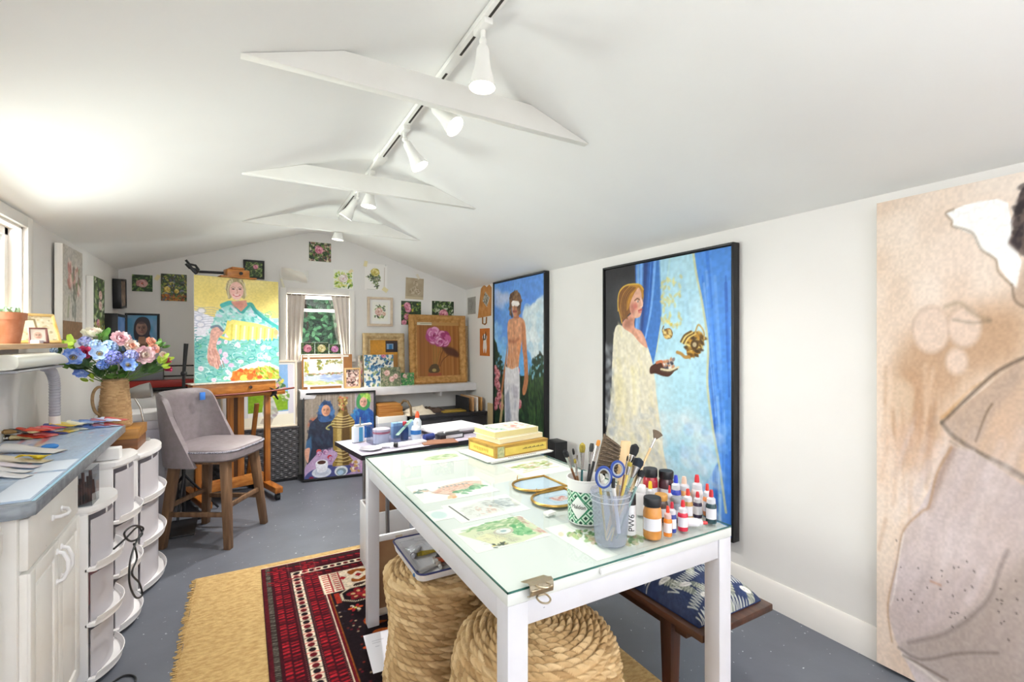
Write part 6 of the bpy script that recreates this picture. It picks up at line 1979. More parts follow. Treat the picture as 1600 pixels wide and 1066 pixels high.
for (x, y) in ((0.46, 0.83), (0.46, 0.97), (0.75, 0.83), (0.75, 0.97), (0.46, 1.25), (0.75, 1.25)):
 a.poly([(mx(x - 0.05), my(y - 0.01)), (mx(x - 0.02), my(y - 0.055)), (mx(x + 0.03), my(y - 0.05)), (mx(x + 0.05), my(y - 0.015)), (mx(x + 0.02), my(y - 0.02)), (mx(x + 0.005), my(y + 0.01)), (mx(x + 0.05), my(y + 0.035)), (mx(x), my(y + 0.045)), (mx(x - 0.04), my(y + 0.03))], '#9a4a1c', smooth=True)
medallion(0.60, 1.45, 0.16, 0.12)
for k in range(220):
 a.ell(mx(0.32 + (W_ - 0.64) * R.random()), my(0.5 + (H_ - 1.0) * R.random()), mx(0.006), my(0.006), R.choice(['#6e1520', '#7d2a1c', '#2a2430', '#c0a888']), 0, 0.75)
a.grain(0.14, 150, 210)
pr_ = thing('patterned_rug', 'red and black patterned wool rug with ivory borders lying on the jute rug', 'rug', (0.7, 2.1, 0.009))
M_wool = attr_mat('wool pile', 0.95, 0.8, 420, 0.1)
sheet('pile', a, W_, H_, 0.005, M_wool, pr_, edge='#3a1418', M=T(((RX0 + RX1) / 2, RY0, 0.0142), 0, -PI / 2))
obj('selvedge', MB().box(RX0, RX1, RY1, RY1 + 0.014, 0.008, 0.011, 0.001), mat('cream selvedge', '#d8c8b4', 0.9), pr_)

# sheet of paper on the rug
a = Art(90, 90, '#eceaf2', 62)
for (x0, x1, y) in ((0.5, 0.78, 0.12), (0.12, 0.3, 0.22), (0.12, 0.24, 0.28), (0.45, 0.6, 0.2), (0.15, 0.2, 0.38)):
 a.stroke([(x0, y), (x1, y)], 0.015, '#b8b6c0', 0.8)
a.stroke([(0.35, 0.66), (0.6, 0.58), (0.85, 0.5)], 0.02, '#8d8a84', 0.8)
a.poly([(0.45, 0.72), (0.62, 0.58), (0.8, 0.55), (0.6, 0.72)], '#a9a498', 0.8, smooth=True)
pp = sheet('paper_sheet', a, 0.262, 0.27, 0.0008, P_pap, None, M=T((0.582, 1.912, 0.0158), math.radians(-4)) @ Matrix.Rotation(-PI / 2, 4, 'X'))
tag(pp, 'white printed sheet of paper lying on the red rug in front of the woven stool', 'paper')


# ------------------------------------------------------------------ woven things
def woven(name, prof, pitch, lump, amp, parent, cols, seed, n_ang=460, slant=1.1, M=None, weave=False, rows_res=7):
 """coiled or woven surface of revolution with real relief: rows of plump strands along the profile"""
 rng = np.random.default_rng(seed)
 P = np.array(prof, float)
 seg = np.hypot(*(P[1:] - P[:-1]).T)
 S = np.concatenate([[0], np.cumsum(seg)])
 rows = max(3, int(round(S[-1] / pitch)))
 ns = rows * rows_res
 s = np.linspace(0, S[-1], ns + 1)
 r = np.interp(s, S, P[:, 0])
 z = np.interp(s, S, P[:, 1])
 dr, dz = np.gradient(r), np.gradient(z)
 ln = np.hypot(dr, dz) + 1e-9
 nr, nz = dz / ln, -dr / ln
 k = np.minimum((s / S[-1] * rows).astype(int), rows - 1)
 f = s / S[-1] * rows - k
 th = np.arange(n_ang) / n_ang * 2 * PI
 cnt = np.maximum(6, np.round(2 * PI * np.maximum(r, pitch) / lump)).astype(int)
 cnt = np.array([cnt[min(ns, int((kk + 0.5) * rows_res))] for kk in k])
 jit = rng.random(rows + 1) * 2 * PI
 A = th[None, :] * cnt[:, None] / (2 * PI) + (slant * (f[:, None] - 0.5)) + jit[k][:, None] + (0.12 * np.sin(th * 7 + 3)[None, :])
 lid = np.floor(A).astype(int)
 fr_ = A - lid
 row = np.sin(PI * np.clip(f, 0.0, 1)) ** 0.55
 lum = np.sin(PI * fr_) ** 0.5
 if weave:
  par = ((lid + k[:, None]) % 2)
  hgt = row[:, None] * (0.35 + 0.65 * np.where(par == 0, lum, 0.25))
 else:
  hgt = row[:, None] ** 1.2 * (0.12 + 0.88 * lum)
 hsh = (np.sin(lid * 12.9898 + k[:, None] * 78.233 + seed) * 43758.5453) % 1
 hgt = hgt * (0.85 + 0.3 * hsh)
 D = amp * hgt
 X = (r[:, None] + nr[:, None] * D) * np.cos(th)[None, :]
 Y = (r[:, None] + nr[:, None] * D) * np.sin(th)[None, :]
 Z = z[:, None] + nz[:, None] * D
 co = np.stack([X, Y, Z], -1).reshape(-1, 3)
 c0, c1, c2 = (np.array(lin(c)) for c in cols)
 m_ = hsh[..., None]
 cl = np.where(m_ < 0.5, c0 * (1 - m_ * 2) + c1 * m_ * 2, c1 * (2 - m_ * 2) + c2 * (m_ * 2 - 1))
 idx = np.arange((ns + 1) * n_ang).reshape(ns + 1, n_ang)
 nx_ = np.roll(idx, -1, 1)
 q = np.stack([idx[:-1], nx_[:-1], nx_[1:], idx[1:]], -1).reshape(-1, 4)
 me = bpy.data.meshes.new(name)
 me.vertices.add(len(co))
 me.vertices.foreach_set('co', co.ravel().astype(np.float32))
 me.loops.add(q.size)
 me.loops.foreach_set('vertex_index', q.ravel().astype(np.int32))
 me.polygons.add(len(q))
 me.polygons.foreach_set('loop_start', (np.arange(len(q)) * 4).astype(np.int32))
 me.update(calc_edges=True)
 me.polygons.foreach_set('use_smooth', np.ones(len(q), bool))
 at = me.color_attributes.new('pigment', 'FLOAT_COLOR', 'POINT')
 at.data.foreach_set('color', cl.reshape(-1).astype(np.float32))
 me.materials.append(attr_mat('woven fibre', 0.75, 0.25, 220, 0.25))
 if M is not None:
  me.transform(M)
 o = bpy.data.objects.new(name, me)
 link(o, parent, True)
 return o


HY = ('#9c7d55', '#b99a6e', '#d0b48a')
ws = thing('woven_stool', 'tall waisted water hyacinth stool holding the enamel tray under the work table', 'stool', (0.668, 1.762, 0.0145))
woven('side', [(0.198, 0.020), (0.200, 0.05), (0.184, 0.16), (0.176, 0.25), (0.182, 0.34), (0.196, 0.42), (0.200, 0.445), (0.192, 0.466)], 0.024, 0.034, 0.016, ws, HY, 3, M=T((0.668, 1.762, 0)))
woven('top', [(0.192, 0.466), (0.15, 0.470), (0.08, 0.471), (0.006, 0.471)], 0.021, 0.028, 0.013, ws, HY, 4, M=T((0.668, 1.762, 0)))
po = thing('woven_pouf', 'round woven water hyacinth pouf right behind the near leg of the work table', 'pouf', (0.788, 1.235, 0.0145))
woven('body', [(0.215, 0.020), (0.235, 0.05), (0.250, 0.14), (0.253, 0.26), (0.248, 0.36), (0.236, 0.42), (0.21, 0.452), (0.17, 0.468), (0.10, 0.476), (0.006, 0.478)], 0.0215, 0.030, 0.016, po, HY, 9, n_ang=520, M=T((0.788, 1.235, 0)))

# enamel tray on the tall stool
et = thing('enamel_tray', 'white enamel tray with blue rim standing on the tall woven stool', 'tray', (0.642, 1.785, 0.484))
TM = T((0.642, 1.785, 0.4835), math.radians(0))
mb = MB()
def rrect(hx, hy, r, n=6):
 out = []
 for cx, cy, a0 in ((hx - r, hy - r, 0), (-hx + r, hy - r, PI / 2), (-hx + r, -hy + r, PI), (hx - r, -hy + r, 3 * PI / 2)):
  out += [(cx + r * math.cos(a0 + PI / 2 * i / n), cy + r * math.sin(a0 + PI / 2 * i / n)) for i in range(n + 1)]
 return out
lv = [(0.088, 0.150, 0.0), (0.100, 0.163, 0.006), (0.105, 0.178, 0.036), (0.102, 0.175, 0.036), (0.096, 0.158, 0.008), (0.086, 0.148, 0.004)]
rg = [rrect(hx, hy, 0.03) for hx, hy, z in lv]
mb.surf(28, 5, lambda u, v: TM @ Vector((*rg[int(round(v * 5))][int(round(u * 28)) % 28], lv[int(round(v * 5))][2])), closed_u=True)
mb.face([TM @ Vector((x, y, 0.0)) for x, y in rg[0]][::-1])
mb.face([TM @ Vector((x, y, 0.004)) for x, y in rg[5]])
obj('dish', mb, mat('white enamel', '#e6e6ea', 0.25, coat=0.4), et)
obj('rim', MB().tube([TM @ Vector((x, y, 0.037)) for x, y in rrect(0.1045, 0.1775, 0.03)], 0.0035, 8, closed=True), mat('blue enamel rim', '#232a63', 0.3, coat=0.4), et)
zt_ = 0.4885
k_ = 0
for (x, y, an, L, r, colr, cap, lab) in ((0.60, 1.70, 0.5, 0.11, 0.011, '#c9c7c6', '#3f6a94', 'grey paint tube with blue cap in the enamel tray'),
                                         (0.655, 1.74, 1.4, 0.10, 0.010, '#b4a08f', '#d6d3cf', 'beige brown paint tube lying across the enamel tray'),
                                         (0.69, 1.67, 2.6, 0.10, 0.012, '#8f8a88', '#e8e6e2', 'crumpled grey paint tube in the near corner of the enamel tray'),
                                         (0.66, 1.83, 0.2, 0.09, 0.011, '#c9b23c', '#8a7a2a', 'yellow paint tube in the enamel tray'),
                                         (0.71, 1.80, 0.7, 0.10, 0.012, '#1f3560', '#20242e', 'dark blue paint tube in the enamel tray'),
                                         (0.70, 1.735, 0.1, 0.10, 0.012, '#cf5a30', '#e8e6e2', 'orange paint tube in the enamel tray'),
                                         (0.61, 1.87, 1.1, 0.11, 0.012, '#d9d8dc', '#c9c9cf', 'white paint tube at the far end of the enamel tray')):
 tt = thing('paint_tube', lab, 'paint tube', (x, y, zt_), an, group='paint tubes in the enamel tray')
 tm = T((x, y, zt_ + 0.001), an)
 mb = MB()
 def tb_fn(u, v, L=L, r=r, tm=tm):
  t_ = u
  w = r * (1.0 + 0.25 * t_)
  hgt = r * (1.0 - 0.9 * t_)
  p = 2 * PI * v
  return tm @ Vector((-L / 2 + L * t_, w * math.cos(p), r * 0.95 - r * 0.9 * t_ + hgt * math.sin(p) * 0.95 + 0.0006))
 mb.surf(10, 14, tb_fn)
 obj('body', mb, mat('tube ' + colr, colr, 0.35, coat=0.2), tt)
 obj('cap', MB().cyl(tm @ Vector((-L / 2 - 0.016, 0, r * 0.95)), tm @ Vector((-L / 2, 0, r * 0.95)), r * 0.6, r * 0.75, 14), mat('cap ' + cap, cap, 0.4), tt)
# clear bag
bgm = glass('clear bag film', '#f2f2f4', 0.12, 1.35)
cbag = thing('plastic_bag', 'crumpled clear plastic bag of odds and ends in the enamel tray', 'plastic bag', (0.60, 1.80, zt_ + 0.02))
mb = MB()
rb_ = np.random.default_rng(8)
nzb = value_noise(31, 31, 8, 8, rb_)
mb.surf(30, 30, lambda u, v: (0.560 + 0.165 * u, 1.64 + 0.30 * v, 0.5135 + 0.034 * nzb[int(v * 30), int(u * 30)] * math.sin(PI * u) ** 0.4 * math.sin(PI * v) ** 0.4))
obj('film', mb, bgm, cbag)

# ------------------------------------------------------------------ dark wicker hamper
hm = thing('wicker_hamper', 'dark grey wicker hamper on the floor behind the easel', 'hamper', (0.13, 5.1, 0))
M_wick = mat('dark grey wicker', '#3c3b3d', 0.5, col2='#57565a', scale=60)
mb = MB()
hx0, hx1, hy0, hy1, hz1 = -0.30, 0.462, 5.02, 5.19, 0.525
nw, nh = 36, 30
def hf(x0, y0, x1, y1):
 L = math.hypot(x1 - x0, y1 - y0)
 dx, dy = (x1 - x0) / L, (y1 - y0) / L
 N = max(4, int(L / 0.012))
 def fn(u, v):
  i, j = int(round(u * N)), int(round(v * 62))
  b = 0.006 * math.sin(j * PI / 2.0) * math.cos(i * PI / 3 + (j // 4) * PI)
  return (x0 + dx * L * u + dy * b * 1.2, y0 + dy * L * u - dx * b * 1.2, 0.03 + (hz1 - 0.045) * v)
 mb.surf(N, 62, fn)
hf(hx0, hy0, hx1, hy0)
hf(hx1, hy0, hx1, hy1)
hf(hx1, hy1, hx0, hy1)
hf(hx0, hy1, hx0, hy0)
obj('body', mb, M_wick, hm, smooth=60)
obj('lid', MB().box(hx0 - 0.008, hx1 + 0.008, hy0 - 0.008, hy1 + 0.004, hz1 - 0.018, hz1, 0.004), M_wick, hm)
obj('base', MB().box(hx0 + 0.01, hx1 - 0.01, hy0 + 0.008, hy1 - 0.005, 0.0, 0.035, 0.003), M_dark, hm)

# ------------------------------------------------------------------ bench with patterned cushion
be = thing('wooden_bench', 'dark walnut bench with square edge beside the right wall under the table corner', 'bench', (1.39, 1.4, 0))
M_wal = wood('dark walnut', '#2e1a12', '#4f3021', 'Y', 0.4, coat=0.2)
M_walz = wood('dark walnut legs', '#2a1710', '#4a2b1d', 'Z', 0.4, coat=0.2)
obj('seat_board', MB().box(1.212, 1.572, 0.962, 2.10, 0.428, 0.452, 0.004), M_wal, be)
obj('apron', MB().box(1.245, 1.54, 1.05, 2.02, 0.385, 0.428, 0.002), M_wal, be)
for x in (1.25, 1.468):
 for y in (1.12, 1.98):
  obj('leg', MB().leg((x, y, 0.0 if x > 1.44 else 0.0085), (x, y, 0.428), 0.015, 0.015, 0.025, 0.025, 0, 0.003), M_walz, be)
a = Art(190, 420, '#2f3a58', 63)
a.wash(['#38456a', '#262f4c', '#43485a'], 5, 0.5)
def zig(p0, p1, amp, n, wd, colr):
 pts_ = []
 for i in range(n + 1):
  t_ = i / n
  nx_, ny_ = -(p1[1] - p0[1]) * 2.6, (p1[0] - p0[0]) / 2.6
  s_ = amp * (1 if i % 2 else -1)
  pts_.append((p0[0] + (p1[0] - p0[0]) * t_ + nx_ * s_, p0[1] + (p1[1] - p0[1]) * t_ + ny_ * s_))
 a.stroke(pts_, wd, colr, 0.9, smooth=False)
for kk in range(3):
 hv = lambda p: (p[0], (p[1] + kk) / 2.6)
 for (p0, p1) in (((0.42, 0.52), (0.30, 0.30)), ((0.62, 0.5), (0.80, 0.26)), ((0.4, 0.82), (0.52, 0.60)), ((0.2, 0.35), (0.12, 0.08)), ((0.8, 0.66), (0.95, 0.42)), ((0.42, 0.14), (0.58, 0.0))):
  a.stroke([hv(p0), hv(p1)], 0.085, '#7f8478', 0.8, smooth=False)
  zig(hv(p0), hv(p1), 0.16, 18, 0.009, '#a9ab9c')
 for (p0, p1) in (((0.04, 0.92), (0.25, 0.62)), ((0.28, 0.97), (0.36, 0.72)), ((0.04, 0.60), (0.5, 0.55)), ((0.5, 0.55), (0.94, 0.72)), ((0.06, 0.47), (0.40, 0.37)), ((0.5, 0.34), (0.96, 0.40)), ((0.55, 0.94), (0.72, 0.76)), ((0.74, 0.97), (0.96, 0.80)), ((0.06, 0.22), (0.5, 0.14)), ((0.55, 0.12), (0.96, 0.22)), ((0.1, 0.75), (0.15, 0.55)), ((0.86, 0.2), (0.7, 0.02))):
  zig(hv(p0), hv(p1), 0.13, 22, 0.012, R.choice(['#b9bcb4', '#a9b0b0', '#c9cbc4']))
 for p in ((0.18, 0.80), (0.62, 0.66), (0.3, 0.45), (0.86, 0.90), (0.48, 0.40), (0.84, 0.52), (0.22, 0.25), (0.68, 0.2), (0.92, 0.08), (0.12, 0.05), (0.45, 0.95)):
  a.ell(*hv(p), 0.065, 0.013, '#dcdad6', 0.3)
  a.ell(*hv(p), 0.03, 0.004, '#c3c1bf', 0.3)
a.grain(0.10, 90, 130)
def cush(X, Z):
 u = np.abs(X) / 0.158
 v = np.abs(Z - 0.41) / 0.41
 return -0.078 * (np.clip(1 - u ** 4, 0, 1) ** 0.5) * (np.clip(1 - v ** 6, 0, 1) ** 0.5)
cu = sheet('seat_cushion', a, 0.316, 0.82, 0.004, attr_mat('cushion cloth', 0.9, 0.35, 260, 0.15), None, edge='#28355a', M=T((1.392, 0.992, 0.458), 0) @ Matrix.Rotation(-PI / 2, 4, 'X'), zfun=cush)
cu.data.polygons.foreach_set('use_smooth', [True] * len(cu.data.polygons))
tag(cu, 'navy patterned seat cushion with white patches on the walnut bench', 'cushion')


# ------------------------------------------------------------------ plastic drawer carts beside the counter
M_pls = mat('white plastic', '#eceaea', 0.35)
M_frs = frosted('frosted drawer plastic', '#e9e6ea', 0.42)


def cart(label, y0, y1, x0, x1, h, n, bulge=0.05, tint=None):
 """plastic storage tower: top, frame posts, translucent bow-fronted drawers with lip handles; front faces +x"""
 t_ = thing('drawer_cart', label, 'drawer cart', ((x0 + x1) / 2, (y0 + y1) / 2, 0), group='white plastic drawer carts')
 bow = lambda s_, x, k=1.0: (x + k * bulge * (1 - (2 * s_ - 1) ** 2), y0 + (y1 - y0) * s_)
 pl = [bow(s_ / 12, x1) for s_ in range(13)] + [(x0, y1), (x0, y0)]
 mb = MB().prism(pl, h - 0.022, h, bev=0.003)
 pl2 = [(x * 0.995 + x0 * 0.005, y) for x, y in pl]
 mb.prism([(x0 + (x - x0) * 0.97, (y0 + y1) / 2 + (y - (y0 + y1) / 2) * 0.95) for x, y in pl2], h - 0.034, h - 0.0215)
 obj('top', mb, M_pls, t_)
 for y in (y0, y1 - 0.014):
  mb = MB()
  mb.box(x0, x1 - 0.01, y, y + 0.014, 0.012, h - 0.03, 0.003)
  obj('side_frame', mb, M_pls, t_)
 step = (h - 0.06) / n
 for k in range(n):
  z0 = 0.025 + k * step
  z1 = z0 + step - 0.02
  mb = MB()
  mb.surf(16, 4, lambda u, v: (*bow(0.05 + 0.9 * u, x1 - 0.012, 0.95), z0 + 0.012 + (z1 - z0 - 0.012) * v), thick=0.003)
  mb.box(x0 + 0.02, x1 - 0.012, y0 + 0.018, y0 + 0.021, z0 + 0.012, z1 - 0.01)
  mb.box(x0 + 0.02, x1 - 0.012, y1 - 0.021, y1 - 0.018, z0 + 0.012, z1 - 0.01)
  mb.box(x0 + 0.02, x1 + 0.02, y0 + 0.02, y1 - 0.02, z0 + 0.010, z0 + 0.013)
  d = obj('drawer', mb, M_frs, t_)
  mb = MB()
  pl3 = [bow(s_ / 12, x1 + 0.012, 1.08) for s_ in range(13)]
  pl3 += [bow(s_ / 12, x1 - 0.02, 1.0) for s_ in range(12, -1, -1)]
  mb.prism(pl3, z0 - 0.002, z0 + 0.012, bev=0.002)
  mb.surf(12, 2, lambda u, v: (bow(u, x1 + 0.012, 1.08)[0] + 0.006 * v, bow(u, 0)[1], z0 + 0.012 + 0.022 * v), thick=-0.003)
  obj('handle_lip', mb, M_pls, d)
 if tint:
  obj('contents', MB().box(x0 + 0.05, x1 - 0.03, y0 + 0.05, y1 - 0.05, 0.045 + step, 0.03 + step * 1.75, 0.02), mat('pink drawer contents', '#d8a0a4', 0.8), t_)
 return t_


cart('white plastic drawer cart nearest the base cabinet, with pinkish contents in a drawer', 2.40, 2.70, -0.88, -0.515, 0.705, 3, tint=True)
cart('white plastic drawer cart in the middle of the three, tallest under the worktop end', 2.75, 3.08, -0.88, -0.505, 0.80, 3)
cart('white plastic drawer cart farthest along, carrying the wooden box with the flower jug', 3.13, 3.60, -0.88, -0.475, 0.752, 3, 0.06)
# clear acrylic holder on the first cart
ac = thing('acrylic_holder', 'clear acrylic holder with dark and reddish odds and ends on the nearest drawer cart', 'holder', (-0.545, 2.47, 0.705))
mb = MB()
for (x0_, x1_, y0_, y1_) in ((-0.575, -0.5725, 2.415, 2.52), (-0.5175, -0.515, 2.415, 2.52), (-0.575, -0.515, 2.415, 2.4175), (-0.575, -0.515, 2.5175, 2.52)):
 mb.box(x0_, x1_, y0_, y1_, 0.706, 0.848)
mb.box(-0.575, -0.515, 2.415, 2.52, 0.7055, 0.7085)
obj('case', mb, glass('acrylic', '#eceef0', 0.02), ac)
mb = MB()
for k in range(7):
 mb.cyl((-0.56 + 0.006 * k, 2.43 + 0.011 * k, 0.709), (-0.562 + 0.005 * k, 2.435 + 0.011 * k, 0.79 + 0.02 * (k % 3)), 0.005, n=8)
obj('pens', mb, mat('dark red odds', '#6b4a44', 0.5, col2='#2c2a2e', scale=30), ac)
wc_ = tag(obj('white_box', MB().box(-0.585, -0.50, 2.80, 2.86, 0.8005, 0.90 - 0.045, 0.005), M_pls), 'small upright white box on the middle drawer cart beside the worktop end', 'box')

# wooden box with the wicker jug
bxw = thing('wooden_box', 'honey brown wooden box under the wicker flower jug at the end of the worktop', 'box', (-0.665, 3.39, 0.753))
M_box = wood('honey wood', '#8a5a24', '#b8843e', 'X', 0.45)
obj('body', MB().box(-0.83, -0.505, 3.265, 3.515, 0.753, 0.815, 0.003), wood('dark box base', '#5a3418', '#7d4c24', 'X', 0.5), bxw)
obj('lid', MB().box(-0.835, -0.50, 3.26, 3.52, 0.8155, 0.870, 0.004), M_box, bxw)
jug = thing('wicker_jug', 'wicker covered jug with a handle holding the bouquet on the wooden box', 'jug', (-0.625, 3.395, 0.87))
JM = T((-0.625, 3.395, 0.8705))
woven('wicker_body', [(0.068, 0.0), (0.073, 0.012), (0.070, 0.08), (0.064, 0.16), (0.059, 0.22), (0.057, 0.262)], 0.0088, 0.019, 0.005, jug, ('#a8865f', '#b8956b', '#c4a278'), 5, n_ang=380, slant=0.0, M=JM, weave=True, rows_res=4)
obj('liner', MB().lathe([(0.0, 0.002), (0.066, 0.004), (0.055, 0.22), (0.055, 0.268), (0.059, 0.270), (0.060, 0.262)], 32, JM), mat('jug liner', '#8b7355', 0.7), jug)
obj('handle', MB().tube([JM @ Vector(p) for p in catmull3([(-0.042, -0.042, 0.225), (-0.062, -0.06, 0.228), (-0.078, -0.074, 0.20), (-0.081, -0.077, 0.15), (-0.072, -0.068, 0.10), (-0.05, -0.048, 0.07)])], 0.0075), mat('jug handle', '#8a6f4e', 0.7, col2='#a3845e', scale=60), jug)

# ------------------------------------------------------------------ bouquet
rf = random.Random(12)
MOUTH = Vector((-0.625, 3.395, 1.135))


def petal(mb, c, out, up, L, w, cup=0.25, n=5):
 """one cupped petal from c along out, with up as its face normal"""
 out, up = Vector(out).normalized(), Vector(up).normalized()
 sd = out.cross(up).normalized()
 def fn(u, v):
  x = (u - 0.5) * 2
  wd = w * math.sin(PI * min(0.98, 0.12 + 0.80 * v)) ** 0.7
  return Vector(c) + out * (L * v) + sd * (wd * x) + up * (cup * L * (v * v - 0.15) + cup * w * x * x)
 mb.surf(n, n, fn)


def stem_to(t_, p, bend=0.02):
 m = (p + MOUTH) / 2 + Vector((rf.uniform(-bend, bend), rf.uniform(-bend, bend), -0.015))
 obj('stem', MB().tube([p, m, MOUTH + Vector((rf.uniform(-.03, .03), rf.uniform(-.03, .03), -0.03)), MOUTH + Vector((rf.uniform(-.02, .02), rf.uniform(-.02, .02), -0.12))], 0.0028, 6), mat('flower stem', '#5d7a3a', 0.6), t_)


def basis(n_):
 n_ = Vector(n_).normalized()
 x = n_.cross(Vector((0, 0, 1)))
 if x.length < 0.05:
  x = Vector((1, 0, 0))
 x.normalize()
 return x, n_.cross(x).normalized(), n_


def bloom(kind, p, r, label, m1, m2, face=(0.55, -1.0, 0.35)):
 p = Vector(p)
 r *= 0.84
 x, y, n_ = basis(Vector(face) + (p - MOUTH) * 1.5)
 nm = {'peony': 'peony', 'anemone': 'anemone', 'hydrangea': 'hydrangea', 'tulip': 'flower_bud', 'rose': 'rose'}[kind]
 t_ = thing(nm, label, 'flower', p, group='flowers in the wicker jug')
 if kind in ('peony', 'rose'):
  mb, mi = MB(), MB()
  for ring, (k, el, L) in enumerate(((9, 0.15, 1.0), (8, 0.6, 0.92), (7, 1.0, 0.78), (5, 1.3, 0.55))):
   for i in range(k):
    an = 2 * PI * (i + 0.5 * (ring % 2)) / k + rf.uniform(-.15, .15)
    d = x * math.cos(an) + y * math.sin(an)
    o = d * math.cos(el) + n_ * math.sin(el)
    u = n_ * math.cos(el) - d * math.sin(el)
    petal(mb if ring < 2 else mi, p - n_ * r * 0.35 + d * r * 0.12, o, u, r * L, r * 0.42 * (1 - 0.1 * ring), 0.35)
  obj('petals', mb, m1, t_)
  obj('inner_petals', mi, m2, t_)
 elif kind == 'anemone':
  mb = MB()
  for ring in range(2):
   for i in range(6):
    an = 2 * PI * (i + 0.5 * ring) / 6 + rf.uniform(-.1, .1)
    d = x * math.cos(an) + y * math.sin(an)
    petal(mb, p - n_ * 0.003 * ring, d + n_ * (0.18 + 0.15 * ring), n_, r * (1.0 - 0.12 * ring), r * 0.40, 0.18)
  obj('petals', mb, m1, t_)
  mb = MB().ball(p + n_ * 0.004, r * 0.16, n=10)
  for i in range(14):
   an = 2 * PI * i / 14
   mb.ball(p + n_ * 0.006 + (x * math.cos(an) + y * math.sin(an)) * r * 0.26, r * 0.05, n=6)
  obj('centre', mb, m2, t_)
 elif kind == 'hydrangea':
  mb, mc = MB(), MB()
  for i in range(34):
   z = 1 - 1.35 * (i + 0.5) / 34
   an = i * 2.39996
   q_ = math.sqrt(max(0, 1 - z * z))
   o = (x * math.cos(an) * q_ + y * math.sin(an) * q_ + n_ * z).normalized()
   c = p + o * r * 0.85
   a_, b_, _ = basis(o)
   ph = rf.random() * PI
   for k in range(4):
    w = ph + k * PI / 2
    petal(mb, c, a_ * math.cos(w) + b_ * math.sin(w) + o * 0.25, o, r * 0.30, r * 0.15, 0.15, 3)
   mc.ball(c + o * 0.002, r * 0.045, n=6)
  obj('florets', mb, m1, t_)
  obj('centre', mc, m2, t_)
 else:
  mb = MB()
  for ring in range(2):
   for i in range(4):
    an = 2 * PI * (i + 0.5 * ring) / 4
    d = x * math.cos(an) + y * math.sin(an)
    petal(mb, p - n_ * r, n_ + d * (0.30 - 0.12 * ring), d * -1 + n_ * 0.2, r * 1.9, r * 0.55, -0.18)
  obj('petals', mb, m1, t_)
 stem_to(t_, p - n_ * r * 0.4)
 return t_


fm = lambda k, c1, c2, s=40: mat('petal ' + k, c1, 0.6, col2=c2, scale=s, spec=0.2)
mpinkL, mpinkM = fm('pale pink', '#eac2ca', '#f6e0e2'), fm('mid pink', '#e4aab8', '#f0ccd2')
mfuch, mfuch2 = fm('fuchsia', '#c23a64', '#dd6a8c'), fm('deep fuchsia', '#a82a52', '#c84a70')
mblue, mblue2 = fm('blue', '#5a7fd0', '#9db4e8', 60), fm('light blue', '#8fb0e0', '#c3d5ef', 60)
mlil, mlil2 = fm('lilac', '#7f86cc', '#b4b6e4', 60), fm('violet', '#5f63b4', '#8f95d4', 60)
mwht, mcream = fm('white', '#e9e4cc', '#f5f1e2'), fm('cream', '#efd9cc', '#f6e8df')
mpeach, myel = fm('peach', '#e8a48c', '#f4cab4'), fm('pollen', '#c9b060', '#6d5a34')
mgrn = mat('leaf green', '#3d6a2c', 0.5, col2='#6a9440', scale=30)
mlim = mat('lime leaf', '#8fae2c', 0.5, col2='#b4cc4c', scale=30)
mdrk = mat('dark leaf', '#2c4a26', 0.5, col2='#4a6d38', scale=30)
bloom('peony', (-0.731, 3.45, 1.393), 0.062, 'white peony at the upper left of the bouquet', mwht, mcream, (0.4, -0.6, 0.9))
bloom('peony', (-0.594, 3.36, 1.361), 0.056, 'large pale pink peony at the top centre of the bouquet', mpinkL, mpinkM)
bloom('hydrangea', (-0.759, 3.42, 1.346), 0.036, 'pale lilac hydrangea below the white peony', mlil, mwht)
bloom('rose', (-0.726, 3.26, 1.29), 0.040, 'crimson pink rose on the left of the bouquet', mfuch, mfuch2, (0.6, -1, 0.1))
bloom('anemone', (-0.766, 3.24, 1.264), 0.060, 'big blue anemone at the far left of the bouquet', mblue, myel)
bloom('hydrangea', (-0.705, 3.38, 1.329), 0.036, 'very pale blue hydrangea behind the crimson rose', mblue2, mwht)
bloom('anemone', (-0.662, 3.24, 1.283), 0.056, 'light blue anemone in the middle left of the bouquet', mblue2, myel)
bloom('hydrangea', (-0.64, 3.34, 1.315), 0.048, 'sky blue hydrangea under the large pink peony', mblue2, mblue)
bloom('hydrangea', (-0.606, 3.25, 1.261), 0.048, 'violet blue hydrangea at the centre front of the bouquet', mlil2, mwht)
bloom('anemone', (-0.543, 3.24, 1.219), 0.048, 'blue anemone low on the right just above the jug', mblue, myel)
bloom('hydrangea', (-0.536, 3.28, 1.269), 0.040, 'lilac hydrangea between the two pink peonies', mlil, mwht)
bloom('rose', (-0.546, 3.36, 1.321), 0.044, 'creamy pink rose right of the large pink peony', mcream, mpeach)
bloom('peony', (-0.48, 3.3, 1.272), 0.058, 'pale pink peony on the right side of the bouquet', mpinkL, mcream, (0.5, -1, -0.1))
bloom('rose', (-0.45, 3.38, 1.306), 0.036, 'small salmon pink rose at the right of the bouquet', mpeach, mpinkM)
bloom('rose', (-0.468, 3.42, 1.346), 0.033, 'salmon rosebud topmost on the right of the bouquet', mpeach, mpeach)
bloom('rose', (-0.408, 3.4, 1.264), 0.030, 'pale peach rosebud near the right end of the bouquet', mcream, mpeach)
bloom('tulip', (-0.389, 3.42, 1.233), 0.022, 'bright fuchsia bud at the far right of the bouquet', mfuch, None, (1, -0.3, 0.5))
bloom('tulip', (-0.386, 3.42, 1.184), 0.024, 'lowest fuchsia bud at the far right of the bouquet', mfuch2, None, (1, -0.3, 0.1))
bloom('anemone', (-0.736, 3.25, 1.19), 0.042, 'blue flower hanging low on the left of the bouquet', mblue, mblue2, (0.1, -0.6, -0.9))
